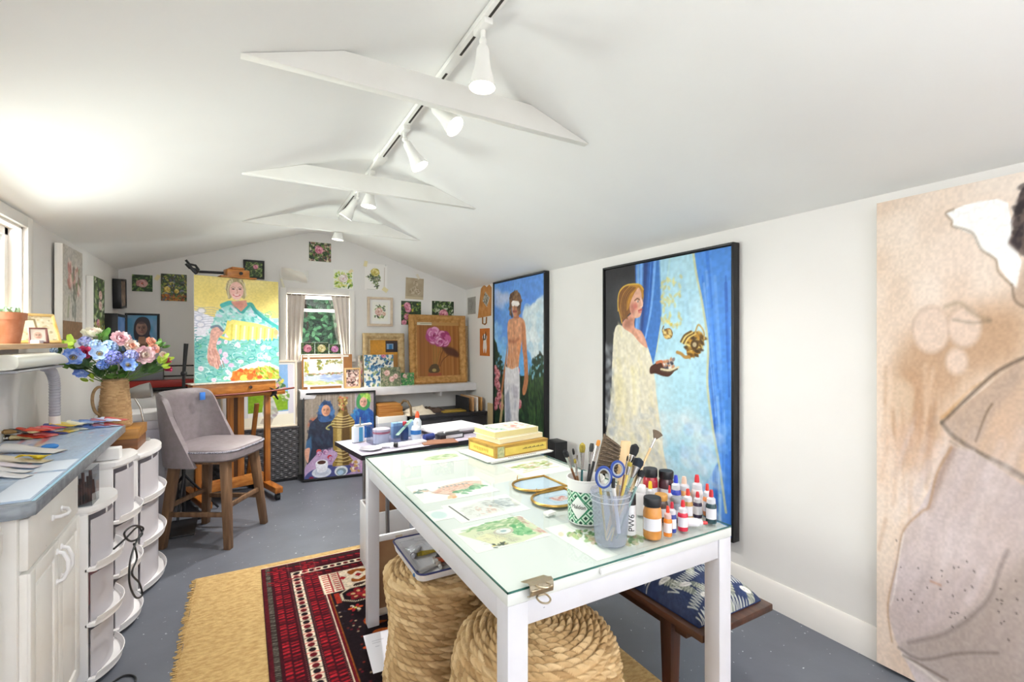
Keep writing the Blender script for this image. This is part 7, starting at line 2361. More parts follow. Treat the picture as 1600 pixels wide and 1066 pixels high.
bloom('hydrangea', (-0.655, 3.28, 1.223), 0.034, 'deep blue hydrangea low in the bouquet left of the jug mouth', mblue, mlil)
bloom('hydrangea', (-0.855, 3.3, 1.3), 0.020, 'tiny pale blue sprig sticking out far left of the bouquet', mblue2, mwht)


def leaf_sprig(label, p, n, L, m, spread=1.0, d0=None):
 p = Vector(p)
 t_ = thing('leaf_sprig', label, 'foliage', p, group='foliage in the wicker jug')
 mb = MB()
 ax = (p - MOUTH).normalized() if d0 is None else Vector(d0).normalized()
 for i in range(n):
  d = (ax + Vector((rf.uniform(-1, 1), rf.uniform(-1, 1), rf.uniform(-.6, .8))) * spread).normalized()
  petal(mb, p + Vector((rf.uniform(-.02, .02), rf.uniform(-.02, .02), rf.uniform(-.02, .02))), d, Vector((0.3, -1, 0.6)), L * rf.uniform(0.7, 1.1), L * 0.24, 0.15, 4)
 obj('leaves', mb, m, t_)
 stem_to(t_, p)


leaf_sprig('lime green leaves behind the blue anemone at the left of the bouquet', (-0.795, 3.34, 1.323), 9, 0.06, mlim)
leaf_sprig('dark green leaves low on the left under the crimson rose', (-0.716, 3.3, 1.214), 9, 0.075, mdrk)
leaf_sprig('green leaves pointing left under the big blue anemone', (-0.773, 3.28, 1.223), 6, 0.07, mgrn)
leaf_sprig('green leaves at the jug mouth in the centre', (-0.605, 3.33, 1.167), 12, 0.065, mgrn)
leaf_sprig('dark leaves at the jug mouth on the left', (-0.657, 3.33, 1.176), 9, 0.06, mdrk)
leaf_sprig('dark leaves on the right under the pale pink peony', (-0.494, 3.36, 1.19), 9, 0.07, mdrk)
leaf_sprig('bright green leaves beside the fuchsia buds', (-0.423, 3.4, 1.22), 8, 0.05, mlim)
leaf_sprig('yellow green leaves drooping at the lower left', (-0.709, 3.3, 1.155), 7, 0.04, mlim)
leaf_sprig('green leaves between the white peony and the large pink peony', (-0.685, 3.42, 1.361), 6, 0.055, mgrn)
leaf_sprig('green leaves at the upper right among the salmon rosebuds', (-0.436, 3.43, 1.324), 6, 0.045, mgrn)
leaf_sprig('small grey green sprig at the far left of the bouquet', (-0.841, 3.32, 1.28), 7, 0.035, mdrk)

# ------------------------------------------------------------------ arched desk lamp on the worktop
ol = thing('desk_lamp', 'white desk lamp with an arched grey ribbed neck on the back of the worktop', 'lamp', (-0.80, 3.095, 0.90))
obj('base', MB().lathe([(0, 0), (0.034, 0), (0.034, 0.018), (0.024, 0.03), (0, 0.03)], 32, T((-0.80, 3.10, 0.9006))), M_pls, ol)
obj('collar', MB().cyl((-0.80, 3.10, 0.925), (-0.80, 3.10, 0.985), 0.022, n=24), mat('cream lamp plastic', '#e6dfd6', 0.4), ol)
pts_, rs_ = [], []
for i in range(49):
 t_ = i / 48
 if t_ < 0.42:
  p = Vector((-0.80, 3.10, 0.985 + 0.14 * t_ / 0.42))
 else:
  an = (t_ - 0.42) / 0.58 * PI / 2
  p = Vector((-0.80, 3.10 - 0.145 * (1 - math.cos(an)), 1.125 + 0.105 * math.sin(an)))
 pts_.append(p)
 rs_.append(0.020 + (0.0026 if i % 2 else 0) * (1 if t_ < 0.75 else 0.4))
obj('neck', MB().tube(pts_, rs_, 20), mat('grey ribbed neck', '#a6a4aa', 0.45), ol)
mb = MB()
def hd_fn(u, v):
 y = 3.125 - 0.65 * v
 tp = max(0.0, 1 - v / 0.30)
 w, hgt = 0.060 * (1 - 0.25 * tp ** 2), 0.056 * (1 - 0.62 * tp ** 2) + 0.004
 p = 2 * PI * u
 cx_, sz_ = math.cos(p), math.sin(p)
 return (-0.80 + w * (abs(cx_) ** 0.6) * (1 if cx_ > 0 else -1), y, 1.238 + hgt * (0.5 + 0.5 * (abs(sz_) ** 0.6) * (1 if sz_ > 0 else -1)))
mb.surf(28, 24, hd_fn, closed_u=True)
for v_ in (0, 1):
 mb.face([hd_fn(i / 28, v_) for i in range(28)])
hdl = obj('head', mb, mat('cream white lamp head', '#ecebe0', 0.35), ol)
obj('tube_holder', MB().box(-0.85, -0.75, 2.50, 3.04, 1.226, 1.236, 0.004), mat('grey lamp underside', '#a9a8ad', 0.4), ol)

# ------------------------------------------------------------------ things on the window ledge
LZ = 1.338
pt_ = thing('terracotta_pot', 'terracotta pot with small succulents on the window ledge', 'plant pot', (-0.862, 2.70, LZ))
PM = T((-0.862, 2.70, LZ + 0.0005))
obj('pot', MB().lathe([(0, 0), (0.058, 0), (0.072, 0.098), (0.078, 0.098), (0.080, 0.128), (0.074, 0.128), (0.072, 0.112), (0, 0.110)], 36, PM), mat('terracotta', '#b5714f', 0.85, col2='#cb8f72', scale=14, lo=0.4, hi=0.7, bump=0.1), pt_)
mb = MB()
for k in range(60):
 an, rr = rf.random() * 6.28, 0.06 * math.sqrt(rf.random())
 b = PM @ Vector((rr * math.cos(an), rr * math.sin(an), 0.112))
 petal(mb, b, (rf.uniform(-.6, .6), rf.uniform(-.6, .6), 1), (rf.uniform(-1, 1), rf.uniform(-1, 1), 0.3), rf.uniform(0.02, 0.042), 0.008, 0.2, 3)
obj('succulents', mb, mat('succulent green', '#6d8a6a', 0.6, col2='#9ab08f', scale=40), pt_)
a = Art(70, 60, '#d8ccb0', 71)
a.dabs(None, ['#c2b08a', '#e8e0cc', '#a99a7a'], 120, (0.02, 0.05), 1.5)
a.poly([(0.3, 0.12), (0.66, 0.12), (0.66, 0.5), (0.3, 0.5)], '#8a7a5a')
a.poly([(0.34, 0.18), (0.62, 0.18), (0.62, 0.5), (0.34, 0.5)], '#e9dfc6')
gfm = T((-0.865, 3.055, LZ + 0.014), math.radians(50), math.radians(-20))
picture('photo_frame', 'gold edged photo frame leaning on the window ledge beside the succulent pot', 'picture frame', a, 0.21, 0.125, gfm, P_pap, fw=0.013, fmat=mat('gold frame edge', '#c39a52', 0.4, col2='#dcbc7a', scale=20), depth=0.006)
for k, (y, w, c_, lab) in enumerate(((2.945, 0.055, '#7a4f4a', 'little folding photo frame in dark wood on the window ledge'), (3.00, 0.05, '#8a5a58', 'second little dark photo frame on the window ledge before the gold frame'))):
 a = Art(24, 30, '#e4dcd0', 72 + k)
 a.face(0.5, 0.5, 0.25, '#d8b8a4', '#b08a78')
 picture('photo_frame', lab, 'picture frame', a, w, 0.06, T((-0.815, y, LZ + 0.0075), math.radians(40 + 30 * k), math.radians(-8)), P_pap, fw=0.006, fmat=mat('little frame %d' % k, c_, 0.5), depth=0.004)
tag(obj('card_stack', MB().box(-0.83, -0.80, 2.90, 2.965, LZ + 0.0005, LZ + 0.016, 0.002), mat('lilac card', '#d6cdd8', 0.7)), 'small pale lilac box lying at the ledge edge in front of the pot', 'box')

# ------------------------------------------------------------------ paint tubes and scraps on the worktop
CW = 0.9008


def paint_tube(label, x, y, rz, L, r, col, cap, group, capcol='#e9e7e4', dz=0.0):
 """squeezed artist's tube lying on the worktop: body flattening to a crimped end, label band, shoulder and cap"""
 tm = CM @ T((x, y, CW + dz), rz)
 t_ = thing('paint_tube', label, 'paint tube', tm.translation, A + rz, group=group)
 mb = MB()
 wob = rf.uniform(-0.3, 0.3)
 def fn(u, v):
  w = r * (1.05 + 0.35 * u)
  h_ = r * max(0.10, (1.0 - 1.0 * u) ** 0.7 + 0.12 * math.sin(u * 9 + wob))
  p = 2 * PI * v
  return tm @ Vector((-L / 2 + L * u, w * math.cos(p) + 0.004 * math.sin(u * 6 + wob), max(0.0, r * 0.85 * (1 - u * 0.8) + h_ * 0.85 * math.sin(p)) + 0.0006))
 mb.surf(12, 14, fn)
 mb.cyl(tm @ Vector((-L / 2 - 0.008, 0, r * 0.85)), tm @ Vector((-L / 2, 0, r * 0.85)), r * 0.35, r * 0.6, 12)
 obj('body', mb, mat('tube ' + col, col, 0.35, coat=0.2, bump=0.15, bscale=60), t_)
 if cap:
  obj('cap', MB().cyl(tm @ Vector((-L / 2 - 0.024, 0, r * 0.85)), tm @ Vector((-L / 2 - 0.008, 0, r * 0.85)), r * 0.45, r * 0.5, 12), mat('cap ' + capcol, capcol, 0.4), t_)
 return t_


big_ = [('large white paint tube with a blue smear, front of the worktop', (-0.736, 2.602, 0.91), 0.22, 0.022, '#e8e6e2', '#3f78c8'),
  ('white paint tube with a yellow band behind the large tube', (-0.713, 2.413, 0.91), 0.19, 0.016, '#e6dcc8', '#8a8a90'),
  ('slim white tube with pale pink label on the worktop', (-0.704, 2.327, 0.905), 0.16, 0.012, '#e6dce4', '#b8b6c0'),
  ('slim plain white tube next to the pink-labelled one', (-0.699, 2.258, 0.905), 0.15, 0.011, '#ebeaec', '#d9d9dd'),
  ('flat white tube nearest the viewer on the worktop', (-0.68, 2.176, 0.905), 0.15, 0.014, '#efeef0', '#d9d9dd')]
for lab, p, L, r, c_, cc in big_:
 q_ = CM.inverted() @ Vector(p)
 paint_tube(lab, q_.x, q_.y, math.radians(-29.6) - A + rf.uniform(-.06, .06), L, r, c_, True, 'white paint tubes on the worktop', cc)
mb = MB()
mb.ball((-0.694, 2.632, 0.915), 0.022, (1.3, 0.8, 0.55), 10)
tag(obj('paint_rag', mb, mat('blue rag', '#3f84cc', 0.7)), 'bright blue scrap at the end of the large white tube', 'rag')
mb = MB()
yc_ = Vector((-0.675, 2.387, 0.925))
mb.surf(14, 10, lambda u, v: yc_ + Vector((0.869, -0.494, 0)) * (0.085 * (u - 0.5)) + Vector((0.494, 0.869, 0)) * (0.05 * (v - 0.5)) + Vector((0, 0, 0.012 * math.sin(u * PI) * math.cos(v * 3) + 0.004 * math.sin(u * 9))), thick=0.002)
tag(obj('paint_rag', mb, mat('yellow foil', '#e3c832', 0.5)), 'crumpled yellow scrap lying over the second white tube', 'rag')
# row of small squeezed tubes along the back of the worktop, sorted by colour
pal_ = [('#6d5a34', 'brown ochre'), ('#4a3f38', 'dark umber'), ('#b8a87a', 'sand'), ('#8a6a3a', 'brown ochre'), ('#2f2c30', 'dark umber'), ('#c9b98a', 'sand'), ('#c8442c', 'orange red'), ('#d8553a', 'orange red'), ('#b8302c', 'red'), ('#d66a66', 'coral pink'), ('#e08a84', 'coral pink'), ('#cf4a58', 'red'),
  ('#4a4f8a', 'indigo'), ('#d8b44a', 'yellow'), ('#e0cc6a', 'yellow'), ('#e8e0b4', 'cream'), ('#ece6cc', 'cream'), ('#d4d6d0', 'grey white'), ('#9fb0cc', 'grey blue'), ('#6f88b8', 'grey blue'), ('#5a78b8', 'mid blue'), ('#8fa8dc', 'light blue'), ('#a86a78', 'dusty rose'), ('#b8c8ea', 'light blue'), ('#dcE4f4', 'white blue'), ('#c45a5a', 'small red')]
n_ = len(pal_)
row = [(-0.97, 2.999, 0.9), (-0.866, 2.972, 0.9), (-0.803, 3.02, 0.9), (-0.757, 3.139, 0.9), (-0.664, 3.186, 0.9), (-0.579, 3.201, 0.9)]
for k, (c_, nm) in enumerate(pal_):
 for lay in range(2):
  f_ = min((k + 0.5 * lay) / n_ * 5, 4.999)
  i_ = int(f_)
  q_ = CM.inverted() @ (Vector(row[i_]).lerp(Vector(row[i_ + 1]), f_ - i_))
  paint_tube('little squeezed %s tube in the colour-sorted row at the back of the worktop' % nm, q_.x + rf.uniform(-.012, .012), q_.y, rf.uniform(-0.25, 0.25) if lay == 0 else rf.uniform(-0.7, 0.4), rf.uniform(0.07, 0.10), rf.uniform(0.013, 0.0165) - 0.002 * lay, c_, lay == 0, 'little %s tubes in the back row of the worktop' % nm, R.choice(['#e9e7e4', '#2c2c30', '#dcdad6', c_]), 0.0285 * lay)

# black cable hanging in front of the carts
cpts = [(-0.4, 2.153, 0.613), (-0.39, 2.282, 0.6), (-0.385, 2.486, 0.573), (-0.38, 2.552, 0.516), (-0.39, 2.388, 0.551), (-0.385, 2.231, 0.636), (-0.38, 2.363, 0.619), (-0.375, 2.548, 0.544), (-0.385, 2.472, 0.522), (-0.385, 2.369, 0.506), (-0.38, 2.291, 0.477), (-0.38, 2.303, 0.411), (-0.38, 2.414, 0.312), (-0.38, 2.552, 0.257), (-0.385, 2.528, 0.319), (-0.39, 2.4, 0.418), (-0.39, 2.505, 0.438), (-0.39, 2.438, 0.522)]
tag(obj('power_cord', MB().tube(catmull3(cpts), 0.0036, 8), M_black), 'tangled black cable looped in front of the plastic drawer carts', 'cable')
tag(obj('power_cord', MB().tube(catmull3([(-0.47, 2.37, 0.0045), (-0.42, 2.42, 0.0045), (-0.375, 2.38, 0.0045), (-0.38, 2.28, 0.0045), (-0.43, 2.2, 0.0045), (-0.47, 2.16, 0.0045)]), 0.004, 8), M_black), 'short black cable on the floor beside the base cabinet', 'cable')


# ------------------------------------------------------------------ watercolours lying under the glass
WZ = TZ - 0.006
SK = ['#8f8c84', '#b5b0a6', '#6d6b66']


def under_glass(label, x0, x1, y0, y1, a, rz=0.0):
 s_ = sheet('watercolour', a, x1 - x0, y1 - y0, 0.0006, P_pap, None, edge='#f2f1ec', M=T(((x0 + x1) / 2, (y0 + y1) / 2, WZ + 0.0010), rz) @ Matrix.Rotation(-PI / 2, 4, 'X') @ Matrix.Translation((0, 0, -(y1 - y0) / 2)))
 return tag(s_, label, 'watercolour', None)


def sketch(a, pts, n=40, w=0.006, cols=SK, L=0.06):
 reg = np.array(pts)
 lo, hi = reg.min(0), reg.max(0)
 for k in range(n):
  u, v = lo + (hi - lo) * a.rng.random(2)
  an = R.choice([0.1, 0.3, 1.4, 1.6, 0.8])
  a.stroke([(u, v), (u + L * math.cos(an), v + L * math.sin(an))], w, R.choice(cols), 0.6, smooth=False)


a = Art(150, 110, '#f0f0ea', 81)
a.poly([(0.3, 0.55), (0.5, 0.3), (0.8, 0.25), (0.95, 0.4), (0.8, 0.7), (0.5, 0.75)], '#b9c9a0', 0.8, blur=2, smooth=True)
a.dabs([(0.4, 0.35), (0.85, 0.28), (0.9, 0.6), (0.5, 0.7)], ['#8fa878', '#6d8a64', '#c9d4b4', '#a9b89a', '#e0e4d4'], 70, (0.02, 0.07), 3, 0.5, 0.4, 0.7)
sketch(a, [(0.1, 0.5), (0.4, 0.8)], 20)
under_glass('small watercolour of green slopes under the glass at the far end of the table', 0.645, 0.925, 2.03, 2.23, a)
a = Art(170, 120, '#f0f0eb', 82)
a.poly([(0.2, 0.55), (0.45, 0.28), (0.8, 0.2), (0.98, 0.32), (0.9, 0.6), (0.4, 0.8)], '#e0b9a8', 0.8, blur=2)
a.dabs([(0.25, 0.5), (0.8, 0.22), (0.95, 0.4), (0.4, 0.75)], ['#d9a28c', '#e8ccc0', '#c98f7c', '#e4bfae'], 70, (0.02, 0.06), 2.5, -0.3, 0.3, 0.6)
for k in range(8):
 a.rect(0.36 + 0.055 * k, 0.30 + 0.01 * (k % 2), 0.39 + 0.055 * k, 0.38, '#8fa0a0', alpha=0.8)
a.dabs([(0.45, 0.7), (0.9, 0.45), (0.95, 0.6), (0.55, 0.9)], ['#7fae8a', '#5f9a72', '#a3c4a0'], 40, (0.03, 0.06), 2, alpha=0.8)
a.dabs([(0.0, 0.35), (0.2, 0.3), (0.2, 0.45), (0.0, 0.5)], ['#6d8a84', '#8fa8a0', '#d8b8a0'], 18, (0.02, 0.05), 2, alpha=0.7)
a.stroke([(0.2, 0.4), (0.28, 0.62), (0.42, 0.8)], 0.012, '#9a6a5a', 0.8)
a.dabs([(0.3, 0.85), (0.45, 0.8), (0.42, 0.95), (0.3, 0.95)], ['#e0a070', '#d8b890'], 8, (0.03, 0.05), 2)
sketch(a, [(0.3, 0.3), (0.9, 0.6)], 40, cols=['#9a6a5a', '#7d8a84'])
under_glass('watercolour of a pink building with green bushes under the glass', 0.535, 0.825, 1.545, 1.765, a)
a = Art(160, 120, '#f0f0ec', 83)
a.poly([(0.2, 0.3), (0.6, 0.1), (0.95, 0.2), (0.98, 0.7), (0.4, 0.9), (0.12, 0.9)], '#dcdcd8', 0.8, blur=2)
a.dabs([(0.5, 0.15), (0.95, 0.2), (0.95, 0.7), (0.6, 0.6)], ['#a9adac', '#8a908f', '#c4c8c6', '#b9bdbb'], 80, (0.02, 0.06), 3, 0.5, 0.4, 0.6)
a.dabs([(0.35, 0.4), (0.6, 0.4), (0.6, 0.8), (0.35, 0.8)], ['#d8b4a4', '#c99a8a', '#e4d0c4'], 26, (0.02, 0.04), 2, alpha=0.6)
sketch(a, [(0.15, 0.25), (0.9, 0.85)], 90, L=0.05)
a.stroke([(0.1, 0.1), (0.13, 0.92)], 0.022, '#4a4845', 0.9, smooth=False)
under_glass('grey ink and wash drawing of roofs under the glass', 0.575, 0.825, 1.325, 1.50, a)
a = Art(80, 70, '#f0f1ee', 84)
a.ell(0.5, 0.5, 0.36, 0.36, '#cbdcdc', 0, 0.9, 8)
under_glass('small paper with a pale blue wash under the glass near the left edge', 0.508, 0.575, 1.38, 1.47, a)
a = Art(180, 130, '#f0f0ea', 85)
g = [(0.02, 0.22), (0.45, 0.06), (0.98, 0.02), (1.0, 0.85), (0.6, 0.98), (0.3, 0.95)]
a.poly(g, '#d3d7b4', 0.9)
a.dabs([(0.02, 0.15), (0.6, 0.02), (0.98, 0.03), (0.9, 0.4), (0.5, 0.35)], ['#9ab88a', '#7fa870', '#b9c9a0', '#5f9a68', '#a9c09a'], 110, (0.025, 0.06), 2.4, -0.2, 0.5, 0.7)
a.dabs([(0.6, 0.4), (0.85, 0.35), (0.88, 0.8), (0.6, 0.7)], ['#4f9a60', '#6fb07a', '#8fbf8a'], 50, (0.03, 0.06), 1.8, alpha=0.7)
a.dabs([(0.88, 0.05), (1.0, 0.05), (1.0, 0.9), (0.9, 0.8)], ['#d8b0a4', '#c99a90', '#e0c4b8'], 30, (0.02, 0.05), 2.5, 1.3, 0.4, 0.7)
a.poly([(0.15, 0.5), (0.35, 0.42), (0.5, 0.75), (0.28, 0.9)], '#e4dfb8', 0.9)
a.ell(0.55, 0.48, 0.13, 0.13, '#c9c0b0')
a.ell(0.55, 0.47, 0.10, 0.10, '#e6e8e4')
a.ell(0.55, 0.47, 0.04, 0.04, '#9ab4b8')
for k in range(5):
 a.stroke([(0.34 + 0.03 * k, 0.42), (0.5 + 0.03 * k, 0.9)], 0.006, '#8a7a6a', 0.7, smooth=False)
sketch(a, [(0.15, 0.3), (0.6, 0.9)], 50)
a.dabs([(0.22, 0.85), (0.4, 0.85), (0.4, 0.97), (0.25, 0.97)], ['#3f4a3f', '#c9b860', '#8a8a78'], 14, (0.02, 0.04), 2)
under_glass('watercolour plan of a green courtyard with a round fountain under the glass', 0.53, 0.765, 1.118, 1.295, a)
a = Art(120, 130, '#eff0ea', 86)
a.dabs([(0.05, 0.2), (0.5, 0.3), (0.95, 0.8), (0.8, 0.95), (0.3, 0.7)], ['#8fae6a', '#5f8a4a', '#b9c98a', '#d8c8a8', '#3f6a3a', '#c9a890'], 120, (0.03, 0.08), 2, -0.8, 0.6, 0.7)
under_glass('green garden watercolour under the glass beneath the clear brush tub', 0.775, 1.0, 0.93, 1.17, a)
a = Art(120, 90, '#eff0ea', 87)
a.dabs([(0.05, 0.2), (0.9, 0.1), (0.95, 0.5), (0.2, 0.6)], ['#8fa85a', '#6f9a44', '#d8b8a8', '#c9988a', '#b4c48a', '#e4d8c8'], 100, (0.03, 0.07), 2.6, 0.2, 0.4, 0.7)
a.stroke([(0.1, 0.7), (0.5, 0.62), (0.9, 0.66)], 0.02, '#b4c04a', 0.9)
under_glass('pink and green watercolour under the glass beyond the arched frames', 1.0, 1.235, 1.64, 1.86, a)

# ------------------------------------------------------------------ arched gold frames
M_brass = mat('antique brass', '#a98444', 0.32, 0.9, col2='#c9a45c', scale=30)
M_fglass = glass('frame glass', '#f4f8fa', 0.03, 1.3)


def arch_frame(label, x0, x1, y0, y1, print_col=None):
 t_ = thing('arched_frame', label, 'picture frame', ((x0 + x1) / 2, (y0 + y1) / 2, TZ + 0.0005), group='arched brass frames')
 r = (y1 - y0) / 2
 yc = (y0 + y1) / 2
 path = [(x1, y1), (x0 + r, y1)] + [(x0 + r - r * math.sin(PI * i / 20), yc + r * math.cos(PI * i / 20)) for i in range(21)] + [(x1, y0)]
 z = TZ + 0.0065
 obj('frame', MB().tube([(x, y, z) for x, y in path], 0.0046, 8, closed=True), M_brass, t_)
 obj('glass', MB().prism(path, z - 0.001, z + 0.001), M_fglass, t_, label='pale blue clear glass')
 obj('backing', MB().prism([(xc_ * 0.97 + (x0 + x1) / 2 * 0.03, yy * 0.97 + yc * 0.03) for xc_, yy in path], z - 0.0045, z - 0.0035), mat('pale blue backing', '#d9e3e8', 0.4), t_)
 obj('hook', MB().tube([(x0 + 0.045, y1 - 0.012, z + 0.004), (x0 + 0.045, y1 - 0.012, z + 0.016), (x0 + 0.05, y1 - 0.006, z + 0.02)], 0.0016, 6), M_brass, t_)
 if print_col:
  aa = Art(60, 50, '#c3d4dc', 88)
  aa.ell(0.5, 0.5, 0.40, 0.36, '#e2d3cc')
  aa.dabs([(0.2, 0.25), (0.8, 0.2), (0.8, 0.8), (0.2, 0.75)], ['#d88a7c', '#c9705f', '#e8c4b8', '#d8b0a0'], 40, (0.05, 0.1), 1.6)
  sheet('print', aa, 0.085, 0.07, 0.0004, P_pap, t_, edge='#c3d4dc', M=T(((x0 + x1) / 2 + 0.015, yc, z - 0.0030)) @ Matrix.Rotation(-PI / 2, 4, 'X') @ Matrix.Translation((0, 0, -0.035)))
 return t_


arch_frame('arched brass frame with empty pale glass, the farther of two on the table', 0.876, 1.052, 1.440, 1.592)
arch_frame('arched brass frame with a small pink print, the nearer of two beside the green pot', 0.852, 1.028, 1.268, 1.418, True)
tag(obj('eraser', MB().box(-0.018, 0.018, -0.012, 0.012, 0, 0.010, 0.002, M=T((0.843, 1.242, 0.8), 0.2)), mat('white eraser', '#e9e8e4', 0.6)), 'small white eraser block lying beside the nearer arched frame', 'eraser')

# ------------------------------------------------------------------ cigar box with books
BXM = T((1.145, 2.055, 0), math.radians(7))
pst = thing('paper_stack', 'stack of white papers under the yellow cigar box on the work table', 'papers', (1.13, 2.04, TZ))
for k, (dx, dy, rz, c_) in enumerate(((0.0, 0, 0.02, '#efeee8'), (-0.006, 0.006, -0.03, '#e9e8de'), (0.004, -0.004, 0.0, '#f4f3ee'))):
 obj('paper', MB().box(-0.20 + dx, 0.165 + dx, -0.145 + dy, 0.13 + dy, 0.0004, 0.0028, 0.0005, M=BXM @ Matrix.Translation((0, 0, TZ + 0.003 * k)) @ Matrix.Rotation(rz, 4, 'Z')), mat('paper ' + c_, c_, 0.8), pst)
BZ = TZ + 0.0095
cgb = thing('cigar_box', 'yellow and brown cigar box under two books at the far end of the work table', 'box', (1.145, 2.055, BZ))
M_cig = wood('ochre box edge', '#9a742c', '#b8923f', 'X', 0.5)
hw, hd_ = 0.158, 0.118
obj('body', MB().box(-hw, hw, -hd_, hd_, BZ, BZ + 0.050, 0.0015, M=BXM), M_cig, cgb)
obj('lid', MB().box(-hw - 0.002, hw + 0.002, -hd_ - 0.002, hd_ + 0.002, BZ + 0.0503, BZ + 0.057, 0.0015, M=BXM), M_cig, cgb)
M_yel = mat('yellow box paper', '#d8c05c', 0.6, col2='#cdb450', scale=20)
lb = obj('label', MB().box(-hw + 0.055, hw - 0.012, -hd_ - 0.0012, -hd_, BZ + 0.007, BZ + 0.042, 0, M=BXM), M_yel, cgb, label='yellow paper panel on the long side')
obj('label', MB().box(-hw - 0.0012, -hw, -hd_ + 0.015, hd_ - 0.015, BZ + 0.009, BZ + 0.042, 0, M=BXM), M_yel, cgb, label='yellow paper panel on the short end')
obj('seal', MB().box(-hw + 0.012, -hw + 0.05, -hd_ - 0.0012, -hd_, BZ + 0.002, BZ + 0.05, 0, M=BXM), mat('green grey tax stamp', '#b9b88a', 0.6, col2='#8f9a72', scale=90), cgb)


def lettering(text, size, m, M, parent, ext=0.0002, name='lettering', sx=1.0):
 c_ = bpy.data.curves.new(name, 'FONT')
 c_.body = text
 c_.size = size
 c_.extrude = ext
 c_.align_x = 'CENTER'
 c_.align_y = 'CENTER'
 c_.resolution_u = 3
 o = bpy.data.objects.new(name, c_)
 dg = bpy.context.evaluated_depsgraph_get()
 COL.objects.link(o)
 me = bpy.data.meshes.new_from_object(o.evaluated_get(bpy.context.evaluated_depsgraph_get()))
 bpy.data.objects.remove(o)
 me.transform(M @ Matrix.Diagonal((sx, 1, 1, 1)))
 me.materials.clear()
 me.materials.append(m)
 ob = bpy.data.objects.new(name, me)
 return link(ob, parent, True)


M_ink = mat('dark ink', '#3a3020', 0.6)
M_ink2 = mat('black ink', '#1d1c1e', 0.6)
FACE_L = Matrix(((0, 0, -1, 0), (-1, 0, 0, 0), (0, 1, 0, 0), (0, 0, 0, 1)))
FACE_F = Matrix(((1, 0, 0, 0), (0, 0, -1, 0), (0, 1, 0, 0), (0, 0, 0, 1)))
mb = MB()
for k in range(9):
 y = -0.06 + 0.0145 * k
 mb.box(-hw - 0.0016, -hw - 0.0012, y, y + 0.009, BZ + 0.018 + 0.003 * math.sin(k), BZ + 0.032, 0, M=BXM)
obj('end_print', mb, mat('faded ochre print', '#b3922f', 0.6), cgb)
mb = MB()
for k in range(16):
 x = 0.0 + 0.0085 * k
 mb.box(x, x + 0.0055, -hd_ - 0.0016, -hd_ - 0.0012, BZ + 0.024, BZ + 0.0275 + 0.002 * (k % 3), 0, M=BXM)
obj('side_print', mb, M_ink, cgb)
mb = MB()
for k in range(14):
 x = -0.10 + 0.012 * k
 mb.box(x, x + 0.007, -0.142, -0.136, TZ + 0.0092, TZ + 0.0096, 0, M=BXM)
pr_o = obj('print', mb, M_ink2, pst)


def book(label, M, w, d, h, cover, pages='#e6dcb4', spine=None, art=None, group=None, cat='book'):
 t_ = thing('book', label, cat, M.translation, group=group)
 cm = mat('cover ' + cover, cover, 0.6)
 mb = MB()
 mb.box(-w / 2, w / 2, -d / 2, d / 2, 0, 0.0025, 0.001, M=M)
 mb.box(-w / 2, w / 2, -d / 2, d / 2, h - 0.0025, h, 0.001, M=M)
 mb.box(w / 2 - 0.0025, w / 2, -d / 2, d / 2, 0.002, h - 0.002, 0.0008, M=M)
 obj('cover', mb, cm, t_)
 obj('pages', MB().box(-w / 2 + 0.005, w / 2 - 0.003, -d / 2 + 0.005, d / 2 - 0.005, 0.0027, h - 0.0027, 0, M=M), mat('pages ' + pages, pages, 0.9), t_)
 if art is not None:
  sheet('cover_picture', art, w * 0.98, d * 0.98, 0.0004, P_pap, t_, edge='#e6e2d0', M=M @ Matrix.Translation((0, 0, h + 0.0005)) @ Matrix.Rotation(-PI / 2, 4, 'X') @ Matrix.Translation((0, 0, -d * 0.49)))
 return t_


book('thick cream book lying on the cigar box, under the flowered book', BXM @ T((0.012, 0.01, BZ + 0.0575), 0.05), 0.275, 0.20, 0.024, '#efe8cf', '#e9dfb8')
a = Art(110, 80, '#dfe0c8', 90)
a.dabs(None, ['#cfd4b8', '#e8e4d0', '#b9c4a4'], 80, (0.03, 0.08), 2)
a.dabs([(0.1, 0.2), (0.4, 0.1), (0.4, 0.9), (0.1, 0.9)], ['#9ab0a4', '#b8c8b8', '#7f9a8a'], 30, (0.03, 0.06), 2)
a.dabs([(0.45, 0.2), (0.9, 0.2), (0.9, 0.85), (0.45, 0.85)], ['#d89a90', '#e4bcb0', '#c9807a', '#e8cfc4'], 50, (0.04, 0.08), 1.6)
book('flowered pale green book topmost on the cigar box', BXM @ T((0.0, 0.02, BZ + 0.0822), 0.0), 0.265, 0.19, 0.030, '#e8e0c0', '#d8cc94', art=a)

